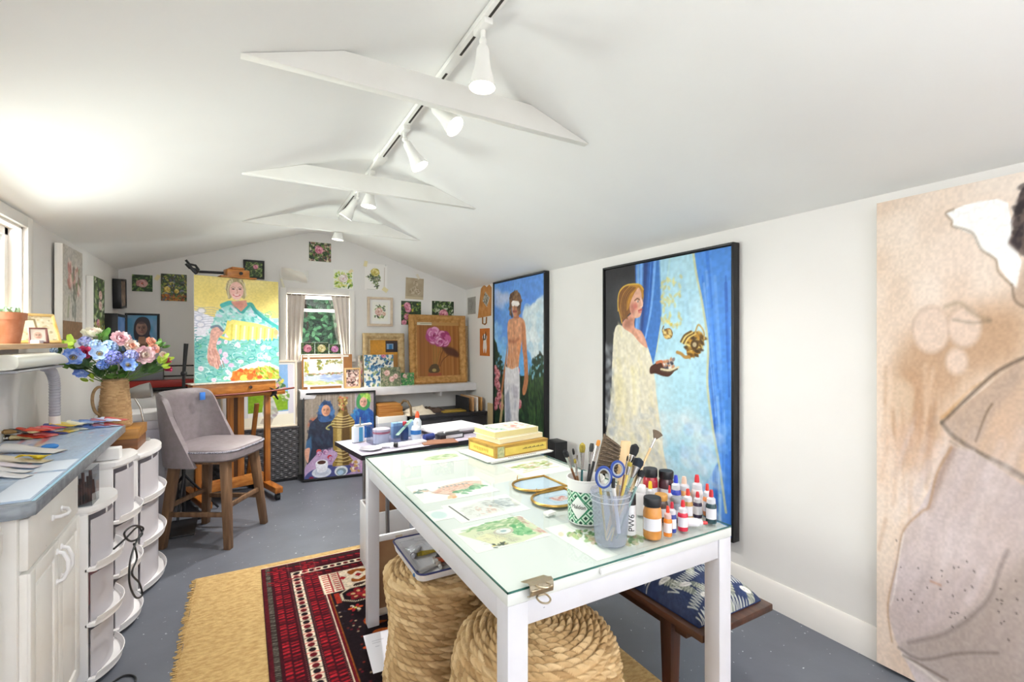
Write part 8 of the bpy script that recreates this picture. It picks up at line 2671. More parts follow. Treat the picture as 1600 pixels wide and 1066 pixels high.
# ------------------------------------------------------------------ brush pot, tub, tray of bottles
mb = MB()
tyb = thing('clear_tray', 'clear plastic tray under the brush pots and paint bottles', 'tray', (1.05, 1.06, TZ))
mb.box(0.835, 1.25, 0.918, 1.215, TZ + 0.0004, TZ + 0.0022, 0.0005)
for (x0, x1, y0, y1) in ((0.835, 1.25, 0.918, 0.920), (0.835, 1.25, 1.213, 1.215), (0.835, 0.837, 0.918, 1.215), (1.248, 1.25, 0.918, 1.215)):
 mb.box(x0, x1, y0, y1, TZ + 0.0004, TZ + 0.011)
obj('shell', mb, glass('clear tray plastic', '#fdfdfd', 0.03, 1.12), tyb)
TB = TZ + 0.0028                          # standing height inside the tray
pot_c = Vector((0.908, 1.143, TB))
gp = thing('brush_pot', 'white round pot with a green diamond pattern holding brushes', 'pot', pot_c)
GM = T(pot_c)
obj('shell', MB().lathe([(0, 0), (0.049, 0), (0.052, 0.003), (0.0555, 0.128), (0.0575, 0.130), (0.0575, 0.134), (0.0545, 0.134), (0.0525, 0.128), (0.049, 0.006), (0, 0.005)], 48, GM), mat('white card pot', '#ecebea', 0.45), gp)
# printed wrap: colours on a cylinder sheet
a = Art(420, 120, '#b9dcc4', 91)
Wm, Hm = 2 * PI * 0.054, 0.094
p = 0.0300
for i in range(-2, 26):
 for j in range(-3, 9):
  cx, cy = i * p * 0.5 * 2 + (j % 2) * p * 0.5, j * p * 0.5
  dia = lambda s_: [((cx + q0 * s_) / Wm, (cy + q1 * s_) / Hm) for q0, q1 in ((-1, 0), (0, -1), (1, 0), (0, 1))]
  a.poly(dia(0.0150), '#1d7a52')
  a.poly(dia(0.0125), '#cfe6d2')
  a.poly(dia(0.0062), '#173f36')
# white label diamond facing the viewer
lang = 0.33
lc_ = lang * Wm
for s_, c_ in ((0.0335, '#1d7a52'), (0.030, '#eceeea')):
 a.poly([((lc_ + q0 * s_) / Wm, (0.047 + q1 * s_ * 1.15) / Hm) for q0, q1 in ((-1, 0), (0, -1), (1, 0), (0, 1))], c_)
A3 = a.a
NA = 420
th = np.linspace(0, 2 * PI, NA, endpoint=False)
zz = np.linspace(0.100, 0.006, 120)
rr = 0.0525 + (zz - 0.003) / 0.125 * 0.0035 + 0.0006
# angle increases to the viewer's right: start behind the pot
ang0 = math.atan2(-pot_c.y, -pot_c.x) - lang * 2 * PI - 0.42
co__ = np.stack([rr[:, None] * np.cos(th + ang0)[None, :], rr[:, None] * np.sin(th + ang0)[None, :], np.repeat(zz[:, None], NA, 1)], -1) + np.array(pot_c)
idx = np.arange(120 * NA).reshape(120, NA)
q4 = np.stack([idx[1:], np.roll(idx[1:], -1, 1), np.roll(idx[:-1], -1, 1), idx[:-1]], -1).reshape(-1, 4)
me = bpy.data.meshes.new('printed_wrap')
me.from_pydata(co__.reshape(-1, 3).tolist(), [], q4.tolist())
me.polygons.foreach_set('use_smooth', np.ones(len(q4), bool))
at = me.color_attributes.new('pigment', 'FLOAT_COLOR', 'POINT')
at.data.foreach_set('color', np.concatenate([np.where(A3 <= 0.04045, A3 / 12.92, ((A3 + 0.055) / 1.055) ** 2.4).reshape(-1, 3), np.ones((120 * NA, 1))], 1).ravel().astype(np.float32))
me.materials.append(attr_mat('printed card', 0.45, 0.0, 100, 0.4))
wrap = link(bpy.data.objects.new('printed_wrap', me), gp, True)
# words on the label, bent round the pot
def bent_text(text, size, m, ang, z, parent, rad, c, sx=1.0, M0=None, vertical=False):
 o = lettering(text, size, m, Matrix(), parent, 0.00015, 'lettering', sx)
 bm = bmesh.new()
 bm.from_mesh(o.data)
 bmesh.ops.triangulate(bm, faces=list(bm.faces))
 for _ in range(3):
  bmesh.ops.subdivide_edges(bm, edges=[e for e in bm.edges if e.calc_length() > 0.003], cuts=1)
  bmesh.ops.triangulate(bm, faces=list(bm.faces))
 bm.to_mesh(o.data)
 bm.free()
 n = len(o.data.vertices)
 v = np.empty(n * 3, np.float32)
 o.data.vertices.foreach_get('co', v)
 v = v.reshape(-1, 3)
 if vertical:
  v = np.stack([-v[:, 1], v[:, 0], v[:, 2]], -1)
 t_ = ang + v[:, 0] / rad
 r_ = rad + v[:, 2] + 0.0003
 w = np.stack([c[0] + r_ * np.cos(t_), c[1] + r_ * np.sin(t_), c[2] + z + v[:, 1]], -1)
 o.data.vertices.foreach_set('co', w.ravel().astype(np.float32))
 o.data.update()
 return o
vang = math.atan2(-pot_c.y, -pot_c.x)
bent_text('Maldon', 0.0170, M_ink2, vang - 0.40, 0.056, gp, 0.0556, pot_c, 0.92)

tub_c = Vector((0.868, 0.985, TB))
tb_ = thing('plastic_tub', 'clear plastic tub crowded with brushes and scissors, nearest on the table corner', 'tub', tub_c)
UM = T(tub_c)
obj('shell', MB().lathe([(0, 0), (0.040, 0), (0.043, 0.004), (0.052, 0.126), (0.054, 0.128), (0.0545, 0.142), (0.0525, 0.142), (0.050, 0.128), (0.041, 0.005), (0, 0.003)], 48, UM), frosted('clear tub plastic', '#e6e9f0', 0.80, 0.15), tb_)
for z in (0.120, 0.134):
 obj('rim_ring', MB().tube([UM @ Vector((0.0545 * math.cos(t_), 0.0545 * math.sin(t_), z)) for t_ in [2 * PI * k / 48 for k in range(48)]], 0.0012, 6, closed=True), frosted('tub rim', '#eef0f4', 0.6, 0.15), tb_)

HAND = {'black': mat('black handle', '#1b1b1e', 0.3, coat=0.3), 'wood': wood('pale handle wood', '#c9a878', '#dcc39a', 'Z', 0.5), 'teal': mat('teal handle', '#1f6a72', 0.3, coat=0.3), 'yellow': mat('yellow handle', '#cdb45a', 0.35), 'brown': mat('brown handle', '#7a4f30', 0.4), 'green': mat('grey green handle', '#6d8a86', 0.4), 'white': mat('white handle', '#e6e4e2', 0.4)}
M_fer = mat('brush ferrule', '#b9b6b4', 0.25, 0.9)
BRI = {'olive': mat('olive bristle', '#8a7a2c', 0.8, col2='#a8963f', scale=300), 'black': mat('black bristle', '#17181c', 0.8), 'grey': mat('dark grey bristle', '#3a3a3a', 0.8), 'orange': mat('orange bristle', '#c4802f', 0.7), 'taupe': mat('taupe bristle', '#6d5f50', 0.9, col2='#5a4d40', scale=200), 'navy': mat('navy bristle', '#16202e', 0.8)}


def brush(label, top, foot, hand, bri, L=0.028, w=0.008, flat=False, fan=False, cap=None, fer=0.035, hr=0.0034, group=None):
 """brush standing bristles up, from foot to top"""
 top, foot = Vector(top), Vector(foot)
 d = (top - foot).normalized()
 t_ = thing('paint_brush', label, 'paint brush', foot, group=group)
 b0 = top - d * L
 f0 = b0 - d * fer
 obj('handle', MB().tube([foot, foot + (f0 - foot) * 0.5, f0], [hr * 0.6, hr, hr * 1.05], 10), HAND[hand], t_)
 obj('ferrule', MB().tube([f0 - d * 0.002, b0 + d * 0.001], [hr * 1.15, w * (0.55 if fan else 0.9)], 12), M_fer, t_)
 sd = d.cross(Vector((0.49, 0.87, 0))).normalized()
 if fan:
  mb = MB()
  fv = d.cross(sd).normalized()
  pts2 = [(-0.004, 0), (0.004, 0)] + [(L * 1.1 * math.sin(q_), L * math.cos(q_)) for q_ in np.linspace(0.62, -0.62, 13)]
  M = Matrix((( sd.x, d.x, fv.x, b0.x), (sd.y, d.y, fv.y, b0.y), (sd.z, d.z, fv.z, b0.z), (0, 0, 0, 1)))
  mb.prism(pts2, -0.0025, 0.0025, M=M)
  obj('bristles', mb, BRI[bri], t_)
 else:
  fl = 0.45 if flat else 1.0
  obj('bristles', MB().tube([b0, b0 + d * L * 0.45, b0 + d * L * 0.8, top], [w * 0.85, w * 1.08, w * 0.95, w * (0.75 if flat else 0.25)], 12, flat=fl), BRI[bri], t_)
 return t_


pg = 'brushes in the green diamond pot'
pf = lambda dx, dy: pot_c + Vector((dx, dy, 0.012))
brush('brush with a rounded black tip leaning far left in the diamond pot', (0.841, 1.16, 1.022), pf(0.012, 0.0), 'brown', 'black', 0.024, 0.0075, group=pg)
brush('thin brush with a small black tip in the diamond pot', (0.88, 1.17, 1.02), pf(0.0, 0.01), 'wood', 'black', 0.020, 0.0036, group=pg)
brush('tiny olive tipped brush in the diamond pot', (0.86, 1.135, 0.998), pf(-0.02, -0.012), 'brown', 'olive', 0.014, 0.004, hr=0.0026, group=pg)
brush('large olive filbert brush with teal handle in the diamond pot', (0.909, 1.16, 1.036), pf(-0.008, 0.012), 'teal', 'olive', 0.030, 0.0090, fer=0.05, group=pg)
brush('thin bare brush in the diamond pot', (0.881, 1.15, 1.004), pf(-0.03, 0.01), 'wood', 'taupe', 0.012, 0.0022, hr=0.0022, group=pg)
brush('flat black brush leaning behind the orange one in the diamond pot', (0.971, 1.19, 1.022), pf(0.01, 0.02), 'black', 'grey', 0.028, 0.010, True, group=pg)
brush('flat orange brush with black handle leaning right in the diamond pot', (0.966, 1.15, 1.04), pf(-0.022, -0.002), 'black', 'orange', 0.020, 0.008, True, fer=0.045, hr=0.0048, group=pg)

tg = 'brushes in the clear tub'
tf = lambda dx, dy: tub_c + Vector((dx, dy, 0.010))
# big hake brush: taupe hair fanning left from a pale wooden head
hk = thing('hake_brush', 'broad brush with long taupe bristles and a pale wooden head, tallest in the clear tub', 'paint brush', tub_c + Vector((0, 0.02, 0.02)))
hA, hB = Vector((0.954, 1.02, 1.061)), Vector((0.888, 0.99, 0.947))
HF = lambda pts, y: [Vector(p) for p in pts]
hz_ = Vector((0.494, 0.869, 0))
def slab(pts, th_):
 a_ = [Vector(p) - hz_ * th_ / 2 for p in pts]
 b_ = [Vector(p) + hz_ * th_ / 2 for p in pts]
 return MB().hexa(a_, b_, 0.001)
obj('bristles', slab([(0.837, 1.012, 0.991), (0.911, 1.012, 0.981), (0.925, 1.012, 1.055), (0.869, 1.012, 1.093)], 0.016), mat('taupe hair', '#6d5c48', 0.9, col2='#4f4336', scale=18, stretch=(1, 1, 9), bump=0.6, bscale=40), hk)
mb = MB()
for k in range(9):
 f_ = k / 8
 a1_ = Vector((0.914, 1, 1.055)) * (1 - f_) + Vector((0.9, 1, 0.985)) * f_
 a0_ = Vector((0.863, 1, 1.088)) * (1 - f_) + Vector((0.829, 1, 0.995)) * f_
 mb.tube([a0_ + Vector((0, 0, -0.002)), a1_ + Vector((0.004, 0, -0.004))], [0.0012, 0.0024], 6)
obj('hair_tufts', mb, BRI['taupe'], hk)
obj('head', slab([(0.912, 1.014, 0.973), (0.951, 1.014, 0.967), (0.968, 1.014, 1.061), (0.934, 1.014, 1.066)], 0.014), HAND['wood'], hk)
obj('handle', MB().tube([(0.932, 1.014, 0.97), tub_c + Vector((0.0, 0.012, 0.012))], 0.006, 10), HAND['wood'], hk)
brush('black mop brush at the back of the clear tub', (0.996, 1.02, 1.049), tf(0.0, 0.02), 'white', 'black', 0.036, 0.0125, fer=0.03, group=tg)
brush('round navy brush leaning right in the clear tub', (0.982, 0.99, 1.016), tf(-0.008, 0.004), 'green', 'navy', 0.028, 0.0145, fer=0.03, hr=0.004, group=tg)
brush('fan brush leaning far right in the clear tub', (1.066, 1, 1.083), tf(-0.02, -0.008), 'wood', 'taupe', 0.026, 0.007, fan=True, fer=0.03, group=tg)
brush('olive brush with yellow handle in the clear tub', (0.921, 0.965, 1.019), tf(-0.01, -0.014), 'yellow', 'olive', 0.014, 0.0065, fer=0.02, group=tg)
brush('thin dark brush standing straight in the clear tub', (0.931, 0.985, 1.031), tf(0.008, 0.0), 'brown', 'black', 0.016, 0.0022, hr=0.0024, group=tg)
brush('grey green brush at the right rim of the clear tub', (0.977, 0.975, 0.986), tf(0.012, -0.01), 'green', 'black', 0.022, 0.009, fer=0.025, group=tg)
brush('pale handled brush at the left rim of the clear tub', (0.826, 0.985, 0.999), tf(-0.016, 0.0), 'yellow', 'olive', 0.012, 0.003, fer=0.015, group=tg)
sc2 = thing('scissors', 'scissors with blue and grey handles stuck in the clear tub', 'scissors', tub_c + Vector((0, -0.02, 0.02)))
M_sblue = mat('blue scissor grip', '#27428a', 0.35)
M_sgrey = mat('grey scissor grip', '#9aa0a8', 0.35)
for c_, r1, r2 in (((0.818, 0.955, 0.994), 0.019, 0.026), ((0.875, 0.965, 1.005), 0.016, 0.020)):
 c_ = Vector(c_)
 ring = lambda s_: [c_ + Vector((0.869, -0.494, 0)) * (r1 * s_ * math.cos(t_)) + Vector((0, 0, 1)) * (r2 * s_ * math.sin(t_)) for t_ in [2 * PI * k / 24 for k in range(24)]]
 g_ = obj('grip', MB().tube(ring(1.0), 0.0042, 8, closed=True), M_sblue, sc2)
 obj('grip_lining', MB().tube([p - hz_ * 0.001 for p in ring(0.84)], 0.0030, 8, closed=True), M_sgrey, g_, world=False)
obj('blade', MB().bar((0.835, 0.958, 0.953), tub_c + Vector((0.008, -0.012, 0.02)), 0.009, 0.0025), M_steel, sc2)
obj('blade', MB().bar((0.877, 0.965, 0.972), tub_c + Vector((0.002, -0.008, 0.02)), 0.009, 0.0025), M_steel, sc2)
mk_ = thing('marker', 'white and black marker pen in the clear tub before the scissors', 'pen', tub_c)
obj('barrel', MB().cyl(tub_c + Vector((0.012, -0.02, 0.03)), (0.841, 0.945, 0.983), 0.0048), HAND['white'], mk_)
obj('cap', MB().cyl((0.841, 0.944, 0.966), (0.841, 0.944, 0.99), 0.0054), HAND['black'], mk_)

# ------------------------------------------------------------------ bottles and jars
def vessel(label, c, h, r, body, kind, cap, lab=None, name='bottle', group=None, glassy=False, capr=0.9, shoulder=0.72):
 """bottle or jar: body (with shoulder), label band, neck and cap / pointed tip"""
 c = Vector(c)
 t_ = thing(name, label, 'jar' if name == 'paint_jar' else 'bottle', c, group=group)
 M = T(c)
 bm_ = body if not isinstance(body, str) else mat('bottle ' + body, body, 0.25, coat=0.3, spec=0.5)
 if kind == 'jar':
  hb = h * 0.80
  obj('body', MB().lathe([(0, 0), (r * 0.92, 0), (r, h * 0.04), (r, hb * 0.80), (r * 0.9, hb * 0.93), (r * 0.84, hb * 0.96), (r * 0.84, hb), (0, hb)], 28, M), bm_, t_)
  obj('lid', MB().lathe([(0, hb * 0.985), (r * 0.93, hb * 0.985), (r * 0.96, hb * 1.0), (r * 0.96, h * 0.97), (r * 0.9, h), (0, h)], 28, M), mat('lid ' + cap, cap, 0.4), t_)
 elif kind == 'tall':
  hb = h * 0.74
  obj('body', MB().lathe([(0, 0), (r * 0.95, 0), (r, 0.003), (r, hb), (0, hb)], 28, M), bm_, t_)
  obj('cap', MB().lathe([(0, hb), (r * 0.96, hb), (r * 0.96, h - 0.002), (r * 0.9, h), (0, h)], 28, M), mat('lid ' + cap, cap, 0.4), t_)
 else:                                   # squeeze bottle with a pointed tip
  hb = h * 0.60
  obj('body', MB().lathe([(0, 0), (r * 0.95, 0), (r, 0.003), (r, hb * 0.86), (r * 0.8, hb), (0, hb)], 24, M), bm_, t_)
  obj('collar', MB().lathe([(r * 0.8, hb * 0.99), (r * 0.84, hb), (r * 0.80, hb + h * 0.13), (r * 0.4, hb + h * 0.19), (0, hb + h * 0.19)], 24, M), mat('bottle collar ' + (lab or 'clear'), '#e8c9c4' if lab == 'pink' else '#dfe0e6', 0.3, alpha=0.75), t_)
  obj('tip', MB().lathe([(r * 0.42, hb + h * 0.17), (r * 0.40, h * 0.90), (r * 0.30, h), (0, h)], 18, M), mat('lid ' + cap, cap, 0.35), t_)
 if lab:
  va = math.atan2(-c.y, -c.x)
  sp = 1.15
  z0, z1 = (0.22, 0.52) if kind == 'jar' else (0.14, 0.46)
  obj('label', MB().lathe([(r * 1.012, h * z0), (r * 1.018, h * z0), (r * 1.018, h * z1), (r * 1.012, h * z1)], 24, M, va - sp, va + sp), mat('bottle label', '#dedde2', 0.6), t_, label='white paper label')
 return t_


M_ochre = mat('ochre pigment in glass', '#bf7c36', 0.15, col2='#c98a42', scale=60, coat=0.6)
bl = lambda x, y: (x, y, TB)
pw = vessel('tall white bottle with black cap and black letters beside the clear tub', bl(0.955, 1.002), 0.114, 0.0175, '#e9e9ec', 'tall', '#1d1d22', name='paint_bottle')
bent_text('PW6', 0.024, M_ink2, math.atan2(-1.002, -0.955) + 0.30, 0.036, pw, 0.0176, Vector((0.955, 1.002, TB)), 1.0, vertical=True)
vessel('round jar of orange ochre pigment with black lid and white label, front row', bl(0.992, 0.953), 0.112, 0.0255, M_ochre, 'jar', '#1a1b20', 'w', 'paint_jar')
vessel('small orange squeeze bottle with orange red tip, right of the ochre jar', bl(1.0365, 0.938), 0.083, 0.0118, '#e0842c', 'tip', '#d8432c', 'pink', 'paint_bottle')
vessel('dark blue squeeze bottle with red tip, behind the orange one', bl(1.069, 0.952), 0.085, 0.0122, '#2a3a86', 'tip', '#b02a3c', 'w', 'paint_bottle')
vessel('bright red squeeze bottle with red tip, front row', bl(1.106, 0.945), 0.086, 0.0145, '#c01f3a', 'tip', '#c42a34', 'w', 'paint_bottle')
ty_ = vessel('small pale bottle with red tip lying on its side in the front row', bl(1.150, 0.946), 0.060, 0.0125, '#e4e4ea', 'tip', '#cf3a3a', None, 'paint_bottle')
ty_.rotation_euler = (0, PI / 2 + 0.02, -0.6)
ty_.location = (1.135, 0.957, TB + 0.0135)
vessel('dark purple squeeze bottle with red tip behind the lying bottle', (1.227, 0.992, 0.803), 0.078, 0.0140, '#3a3048', 'tip', '#b82a34', 'w', 'paint_bottle')
vessel('dark green squeeze bottle with red tip at the right end', bl(1.226, 0.942), 0.098, 0.0155, '#1f3a40', 'tip', '#b52a32', 'w', 'paint_bottle')
vessel('orange tinted bottle with red tip behind the dark green one', (1.267, 0.988, 0.803), 0.098, 0.0130, '#d88a5a', 'tip', '#cf3a30', 'w', 'paint_bottle')
vessel('white glue-like bottle with red tip, tallest at the right back', (1.281, 1.038, 0.803), 0.112, 0.0185, '#ecebee', 'tip', '#c42f38', 'w', 'paint_bottle')
vessel('amber brown bottle with yellow cap and red tip in the middle row', (1.188, 0.996, 0.803), 0.092, 0.0150, '#a9804a', 'tip', '#c43a30', 'w', 'paint_bottle')
vessel('tan bottle with pinkish neck in the back row', (1.245, 1.059, 0.803), 0.106, 0.0200, '#c78f56', 'tip', '#e0bfa8', 'w', 'paint_bottle')
vessel('bright blue bottle with blue pointed cap in the back row', (1.217, 1.068, 0.803), 0.112, 0.0165, '#2b3fa6', 'tip', '#2738b0', 'w', 'paint_bottle')
vessel('small jar with grey lid in the middle row', (1.141, 0.999, 0.803), 0.074, 0.0155, '#7f8d99', 'jar', '#8d9298', 'w', 'paint_jar')
vessel('slim white dropper bottle with red tip in the middle row', (1.139, 1.024, 0.803), 0.102, 0.0095, '#e6e6ea', 'tip', '#c03038', 'w', 'paint_bottle')
vessel('low jar with a gold rimmed lid behind the ochre jar', (1.104, 1.025, 0.803), 0.082, 0.0200, '#4a3a34', 'jar', '#b98a44', 'w', 'paint_jar')
vessel('yellow topped bottle behind the ochre jar', (1.115, 1.08, 0.803), 0.104, 0.0150, '#e6dfc4', 'tip', '#e0bc2c', 'w', 'paint_bottle')
vessel('jar of red pigment with black lid, leftmost in the back row', (1.176, 1.139, 0.803), 0.124, 0.0245, '#9a2430', 'jar', '#1c1c20', 'w', 'paint_jar')
vessel('jar of dark pigment with black lid, second in the back row', (1.222, 1.113, 0.803), 0.116, 0.0250, '#4a3038', 'jar', '#1a1a1e', 'w', 'paint_jar')
vessel('low white pot behind the tall lettered bottle', (1.093, 1.099, 0.803), 0.090, 0.0170, '#e8e4e6', 'jar', '#e9e7e9', None, 'paint_jar')


# ------------------------------------------------------------------ back corner of the room
# curtains at the end window
M_cur = mat('cream curtain cloth', '#ddd2c8', 0.9, col2='#e8ded6', scale=8)
obj_ = tag(obj('curtain_rod', MB().cyl((0.375, YB - 0.04, 1.815), (0.97, YB - 0.04, 1.815), 0.007, n=10), mat('brown rod', '#7d6a58', 0.5)), 'thin brown curtain rod across the top of the end window', 'curtain rod')
for sx, xa, xb, xc, lab in ((1, 0.378, 0.545, 0.500, 'cream curtain at the left of the end window'), (-1, 0.968, 0.785, 0.895, 'cream curtain at the right of the end window, swept aside')):
 mb = MB()
 def cf(u, v):
  wt = xb + (xc - xb) * v ** 0.8
  return (xa + (wt - xa) * u, YB - 0.038 + 0.013 * math.sin(u * 22) * (0.6 + 0.4 * v), 1.822 - (1.822 - 1.15) * v)
 mb.surf(60, 14, cf, thick=0.001)
 tag(obj('curtain', mb, M_cur, smooth=80), lab, 'curtain', 'curtains of the end window')

# greenery outside the end window
rg_ = random.Random(31)
gr_ = thing('garden_shrub', 'leafy green shrub outside the end window', 'shrub', (0.7, 6.3, 0))
mb = MB()
for k in range(2600):
 p = Vector((rg_.uniform(-0.6, 2.0), rg_.uniform(5.75, 6.6), rg_.uniform(0.6, 2.7)))
 petal(mb, p, (rg_.uniform(-1, 1), rg_.uniform(-1, 0.3), rg_.uniform(-1, 1)), (rg_.uniform(-.6, .6), -1, rg_.uniform(0, 1)), rg_.uniform(0.05, 0.10), 0.022, 0.1, 2)
lv_ = obj('leaves', mb, mat('garden leaf', '#2f5a38', 0.6, col2='#5f9468', scale=12), gr_)
lv_['kind'] = 'stuff'
mb = MB()
for k in range(7):
 x = -0.4 + 0.35 * k
 mb.tube([(x, 6.3, -0.1), (x + 0.08, 6.25, 1.0), (x - 0.05, 6.2, 2.3)], [0.03, 0.02, 0.008], 6)
obj('stems', mb, mat('bark', '#4a3a2c', 0.9), gr_)
g_ = obj('hedge', MB().box(-1.6, 3.0, 6.7, 7.2, -0.1, 3.2, 0.05), mat('hedge green', '#1c3a24', 0.9, col2='#3f6a44', scale=22, bump=1.0, bscale=30))
tag(g_, 'dark green hedge behind the shrub outside the end window', 'hedge')
g2 = obj('garden_ground', MB().box(-8, 9, YB + 0.12, 12, -0.25, -0.12), mat('lawn green', '#5d7a44', 0.9))
g2['kind'] = 'structure'

# low black cabinet below the shelf
dk = thing('black_cabinet', 'low black cabinet under the wall shelf at the right corner', 'cabinet', (1.85, 4.95, 0))
M_bcab = mat('black stained wood', '#26252a', 0.5, col2='#343338', scale=9)
obj('carcass', MB().box(1.50, 2.295, 4.62, 5.20, 0, 0.56, 0.003), M_bcab, dk)
obj('top', MB().box(1.48, 2.31, 4.60, 5.202, 0.56, 0.585, 0.003), M_bcab, dk)
for k in range(2):
 d = obj('drawer', MB().box(1.52 + 0.385 * k, 1.895 + 0.385 * k, 4.608, 4.62, 0.30, 0.54, 0.003), M_bcab, dk)
 obj('knob', MB().ball((1.70 + 0.385 * k, 4.60, 0.42), 0.012), M_steel, d, world=False)
wd = thing('white_drawer_unit', 'small white drawer unit under the shelf carrying wooden boards', 'drawer unit', (1.30, 4.95, 0))
obj('carcass', MB().box(1.165, 1.465, 4.76, 5.19, 0, 0.585, 0.003), M_cab, wd)
for k in range(3):
 d = obj('drawer', MB().box(1.175, 1.455, 4.748, 4.76, 0.06 + 0.18 * k, 0.225 + 0.18 * k, 0.003), M_cab, wd)
 obj('knob', MB().ball((1.315, 4.742, 0.145 + 0.18 * k), 0.011), mat('red brown knob', '#7d4a3c', 0.5), d, world=False)
mm_ = wood('orange boards', '#9a5f26', '#c08a44', 'X', 0.5)
for k, (w, h) in enumerate(((0.25, 0.035), (0.245, 0.035), (0.25, 0.02), (0.235, 0.025))):
 zz_ = 0.586 + (0, 0.0355, 0.071, 0.0915)[k]
 tag(obj('wooden_board', MB().box(1.18, 1.18 + w, 4.78 + 0.01 * k, 5.02, zz_, zz_ + h, 0.002), mm_), 'orange wooden board in the stack on the white drawer unit', 'board', 'boards on the white drawer unit')
for k, (x0, y0, r_, c_, lab) in enumerate(((1.60, 4.84, 0.15, '#d8ccb8', 'crumpled cream cloth on the low black cabinet'), (1.78, 4.90, 0.13, '#4a3a32', 'dark brown bag heaped on the low black cabinet'))):
 mb = MB()
 nb = value_noise(41, 41, 6, 6, np.random.default_rng(20 + k))
 mb.surf(40, 40, lambda u, v: (x0 - r_ + 2 * r_ * u, y0 - r_ + 2 * r_ * v, 0.5865 + (0.10 - 0.03 * k) * nb[int(v * 40), int(u * 40)] * max(0, 1 - (2 * u - 1) ** 2) ** 0.5 * max(0, 1 - (2 * v - 1) ** 2) ** 0.5))
 tag(obj('cloth_bundle', mb, mat('bundle ' + c_, c_, 0.9)), lab, 'cloth')
tag(obj('yellow_folder', MB().box(1.84, 2.10, 4.70, 4.86, 0.5865, 0.60, 0.002), mat('mustard card', '#a98a34', 0.7)), 'mustard yellow folder on the low black cabinet', 'folder')
tag(obj('bag_handle', MB().tube([(1.475, 4.66, 0.588), (1.472, 4.67, 0.68), (1.45, 4.70, 0.735), (1.42, 4.74, 0.74), (1.40, 4.76, 0.71)], 0.012), mat('leather strap', '#6d5638', 0.5)), 'curved brown leather strap beside the wooden boards', 'strap')
for k, (x, h, c_, lab) in enumerate(((2.10, 0.15, '#1f1f22', 'black canvas board leaning right end of the black cabinet'), (2.16, 0.155, '#c9986a', 'tan wooden panel leaning behind the black canvas board'), (2.21, 0.15, '#e2dcd2', 'white canvas edge leaning behind the tan panel'), (2.26, 0.145, '#b8894f', 'last wooden panel leaning by the right wall'))):
 tag(obj('leaning_board', MB().box(x, x + 0.014, 4.66, 5.0, 0.5865, 0.5865 + h, 0.001, M=None), mat('panel ' + c_, c_, 0.7)), lab, 'panel')
tag(obj('plain_board', MB().box(2.300, 2.316, 4.44, 4.59, 0.0, 0.68, 0.001), mat('plain beige board', '#c4ab82', 0.7)), 'plain beige board standing against the right wall beside the black cabinet', 'board')
tag(obj('speaker_box', MB().box(2.10, 2.22, 3.02, 3.16, 0, 0.56, 0.006), M_black), 'black box standing on the floor at the foot of the far tall painting', 'box')

# left back corner: storage boxes, paper rack, lamp, light stand
sb = thing('storage_tower', 'greyish plastic storage tower behind the flower jug in the far left corner', 'storage tower', (-0.62, 4.1, 0))
obj('frame', MB().box(-0.88, -0.47, 4.00, 4.33, 0.0, 0.66, 0.006), frosted('grey tower plastic', '#b9b8c2', 0.15), sb)
for k in range(3):
 obj('drawer', MB().box(-0.86, -0.455, 4.02, 4.31, 0.03 + 0.21 * k, 0.215 + 0.21 * k, 0.006), M_frs, sb)
for k, (z, h, lab, c_) in enumerate(((0.661, 0.085, 'lower lilac white box on the storage tower in the far corner', '#cfccda'), (0.7465, 0.06, 'middle white box on the storage tower in the far corner', '#d8d5de'), (0.807, 0.05, 'top white box lid on the storage tower in the far corner', '#e2e0e0'))):
 tag(obj('storage_box', MB().box(-0.87 + 0.01 * k, -0.46 - 0.01 * k, 4.01, 4.32, z, z + h, 0.006), mat('box ' + c_, c_, 0.5)), lab, 'box')
cbx = thing('printer', 'white printer on a stand in the far left corner under the red rack', 'printer', (-0.65, 4.72, 0))
obj('body', MB().box(-0.91, -0.47, 4.50, 4.94, 0.72, 0.91, 0.02), mat('printer white', '#d5d3d2', 0.5), cbx)
obj('stand', MB().box(-0.90, -0.48, 4.52, 4.92, 0.0, 0.7195, 0.004), mat('dark stand', '#2c2a2d', 0.6), cbx)
obj('print_slot', MB().box(-0.86, -0.52, 4.496, 4.51, 0.77, 0.79), M_black, cbx)
rk = thing('wire_rack', 'black wire rack with red trays on the printer in the far left corner', 'rack', (-0.62, 5.0, 0.93))
mb = MB()
for x in (-0.90, -0.62, -0.36):
 mb.tube([(x, 5.12, 0.0), (x, 5.12, 1.15)], 0.012, 8)
for z in (0.925, 1.04, 1.13):
 mb.tube([(-0.90, 5.12, z), (-0.36, 5.12, z)], 0.006, 8)
obj('wires', mb, M_black, rk)
obj('red_tray', MB().box(-0.88, -0.38, 4.96, 5.10, 0.955, 1.015, 0.006), mat('red plastic tray', '#a32a22', 0.4), rk)
obj('tray_rail', MB().box(-0.89, -0.37, 4.955, 5.105, 0.925, 0.953, 0.003), M_black, rk)
tag(obj('grey_screen', MB().box(-0.86, -0.60, 4.99, 5.02, 1.0155, 1.20, 0.006), mat('grey screen', '#75777d', 0.4)), 'grey flat panel behind the jug on the black wire rack', 'screen')
dl = thing('gooseneck_lamp', 'small grey gooseneck lamp with chrome neck right of the flower jug', 'lamp', (-0.52, 3.56, 0.752))
bp_ = Vector((-0.525, 3.56, 0.7525))
obj('base', MB().lathe([(0, 0), (0.035, 0), (0.035, 0.012), (0.01, 0.018), (0, 0.018)], 24, T(bp_)), mat('lamp grey', '#8f8d8a', 0.4), dl)
obj('neck', MB().tube([bp_ + Vector(p) for p in ((0, 0, 0.015), (0.002, 0, 0.12), (-0.012, 0, 0.20), (-0.045, 0, 0.27))], 0.006), mat('chrome neck', '#c9c6c0', 0.2, 1.0), dl)
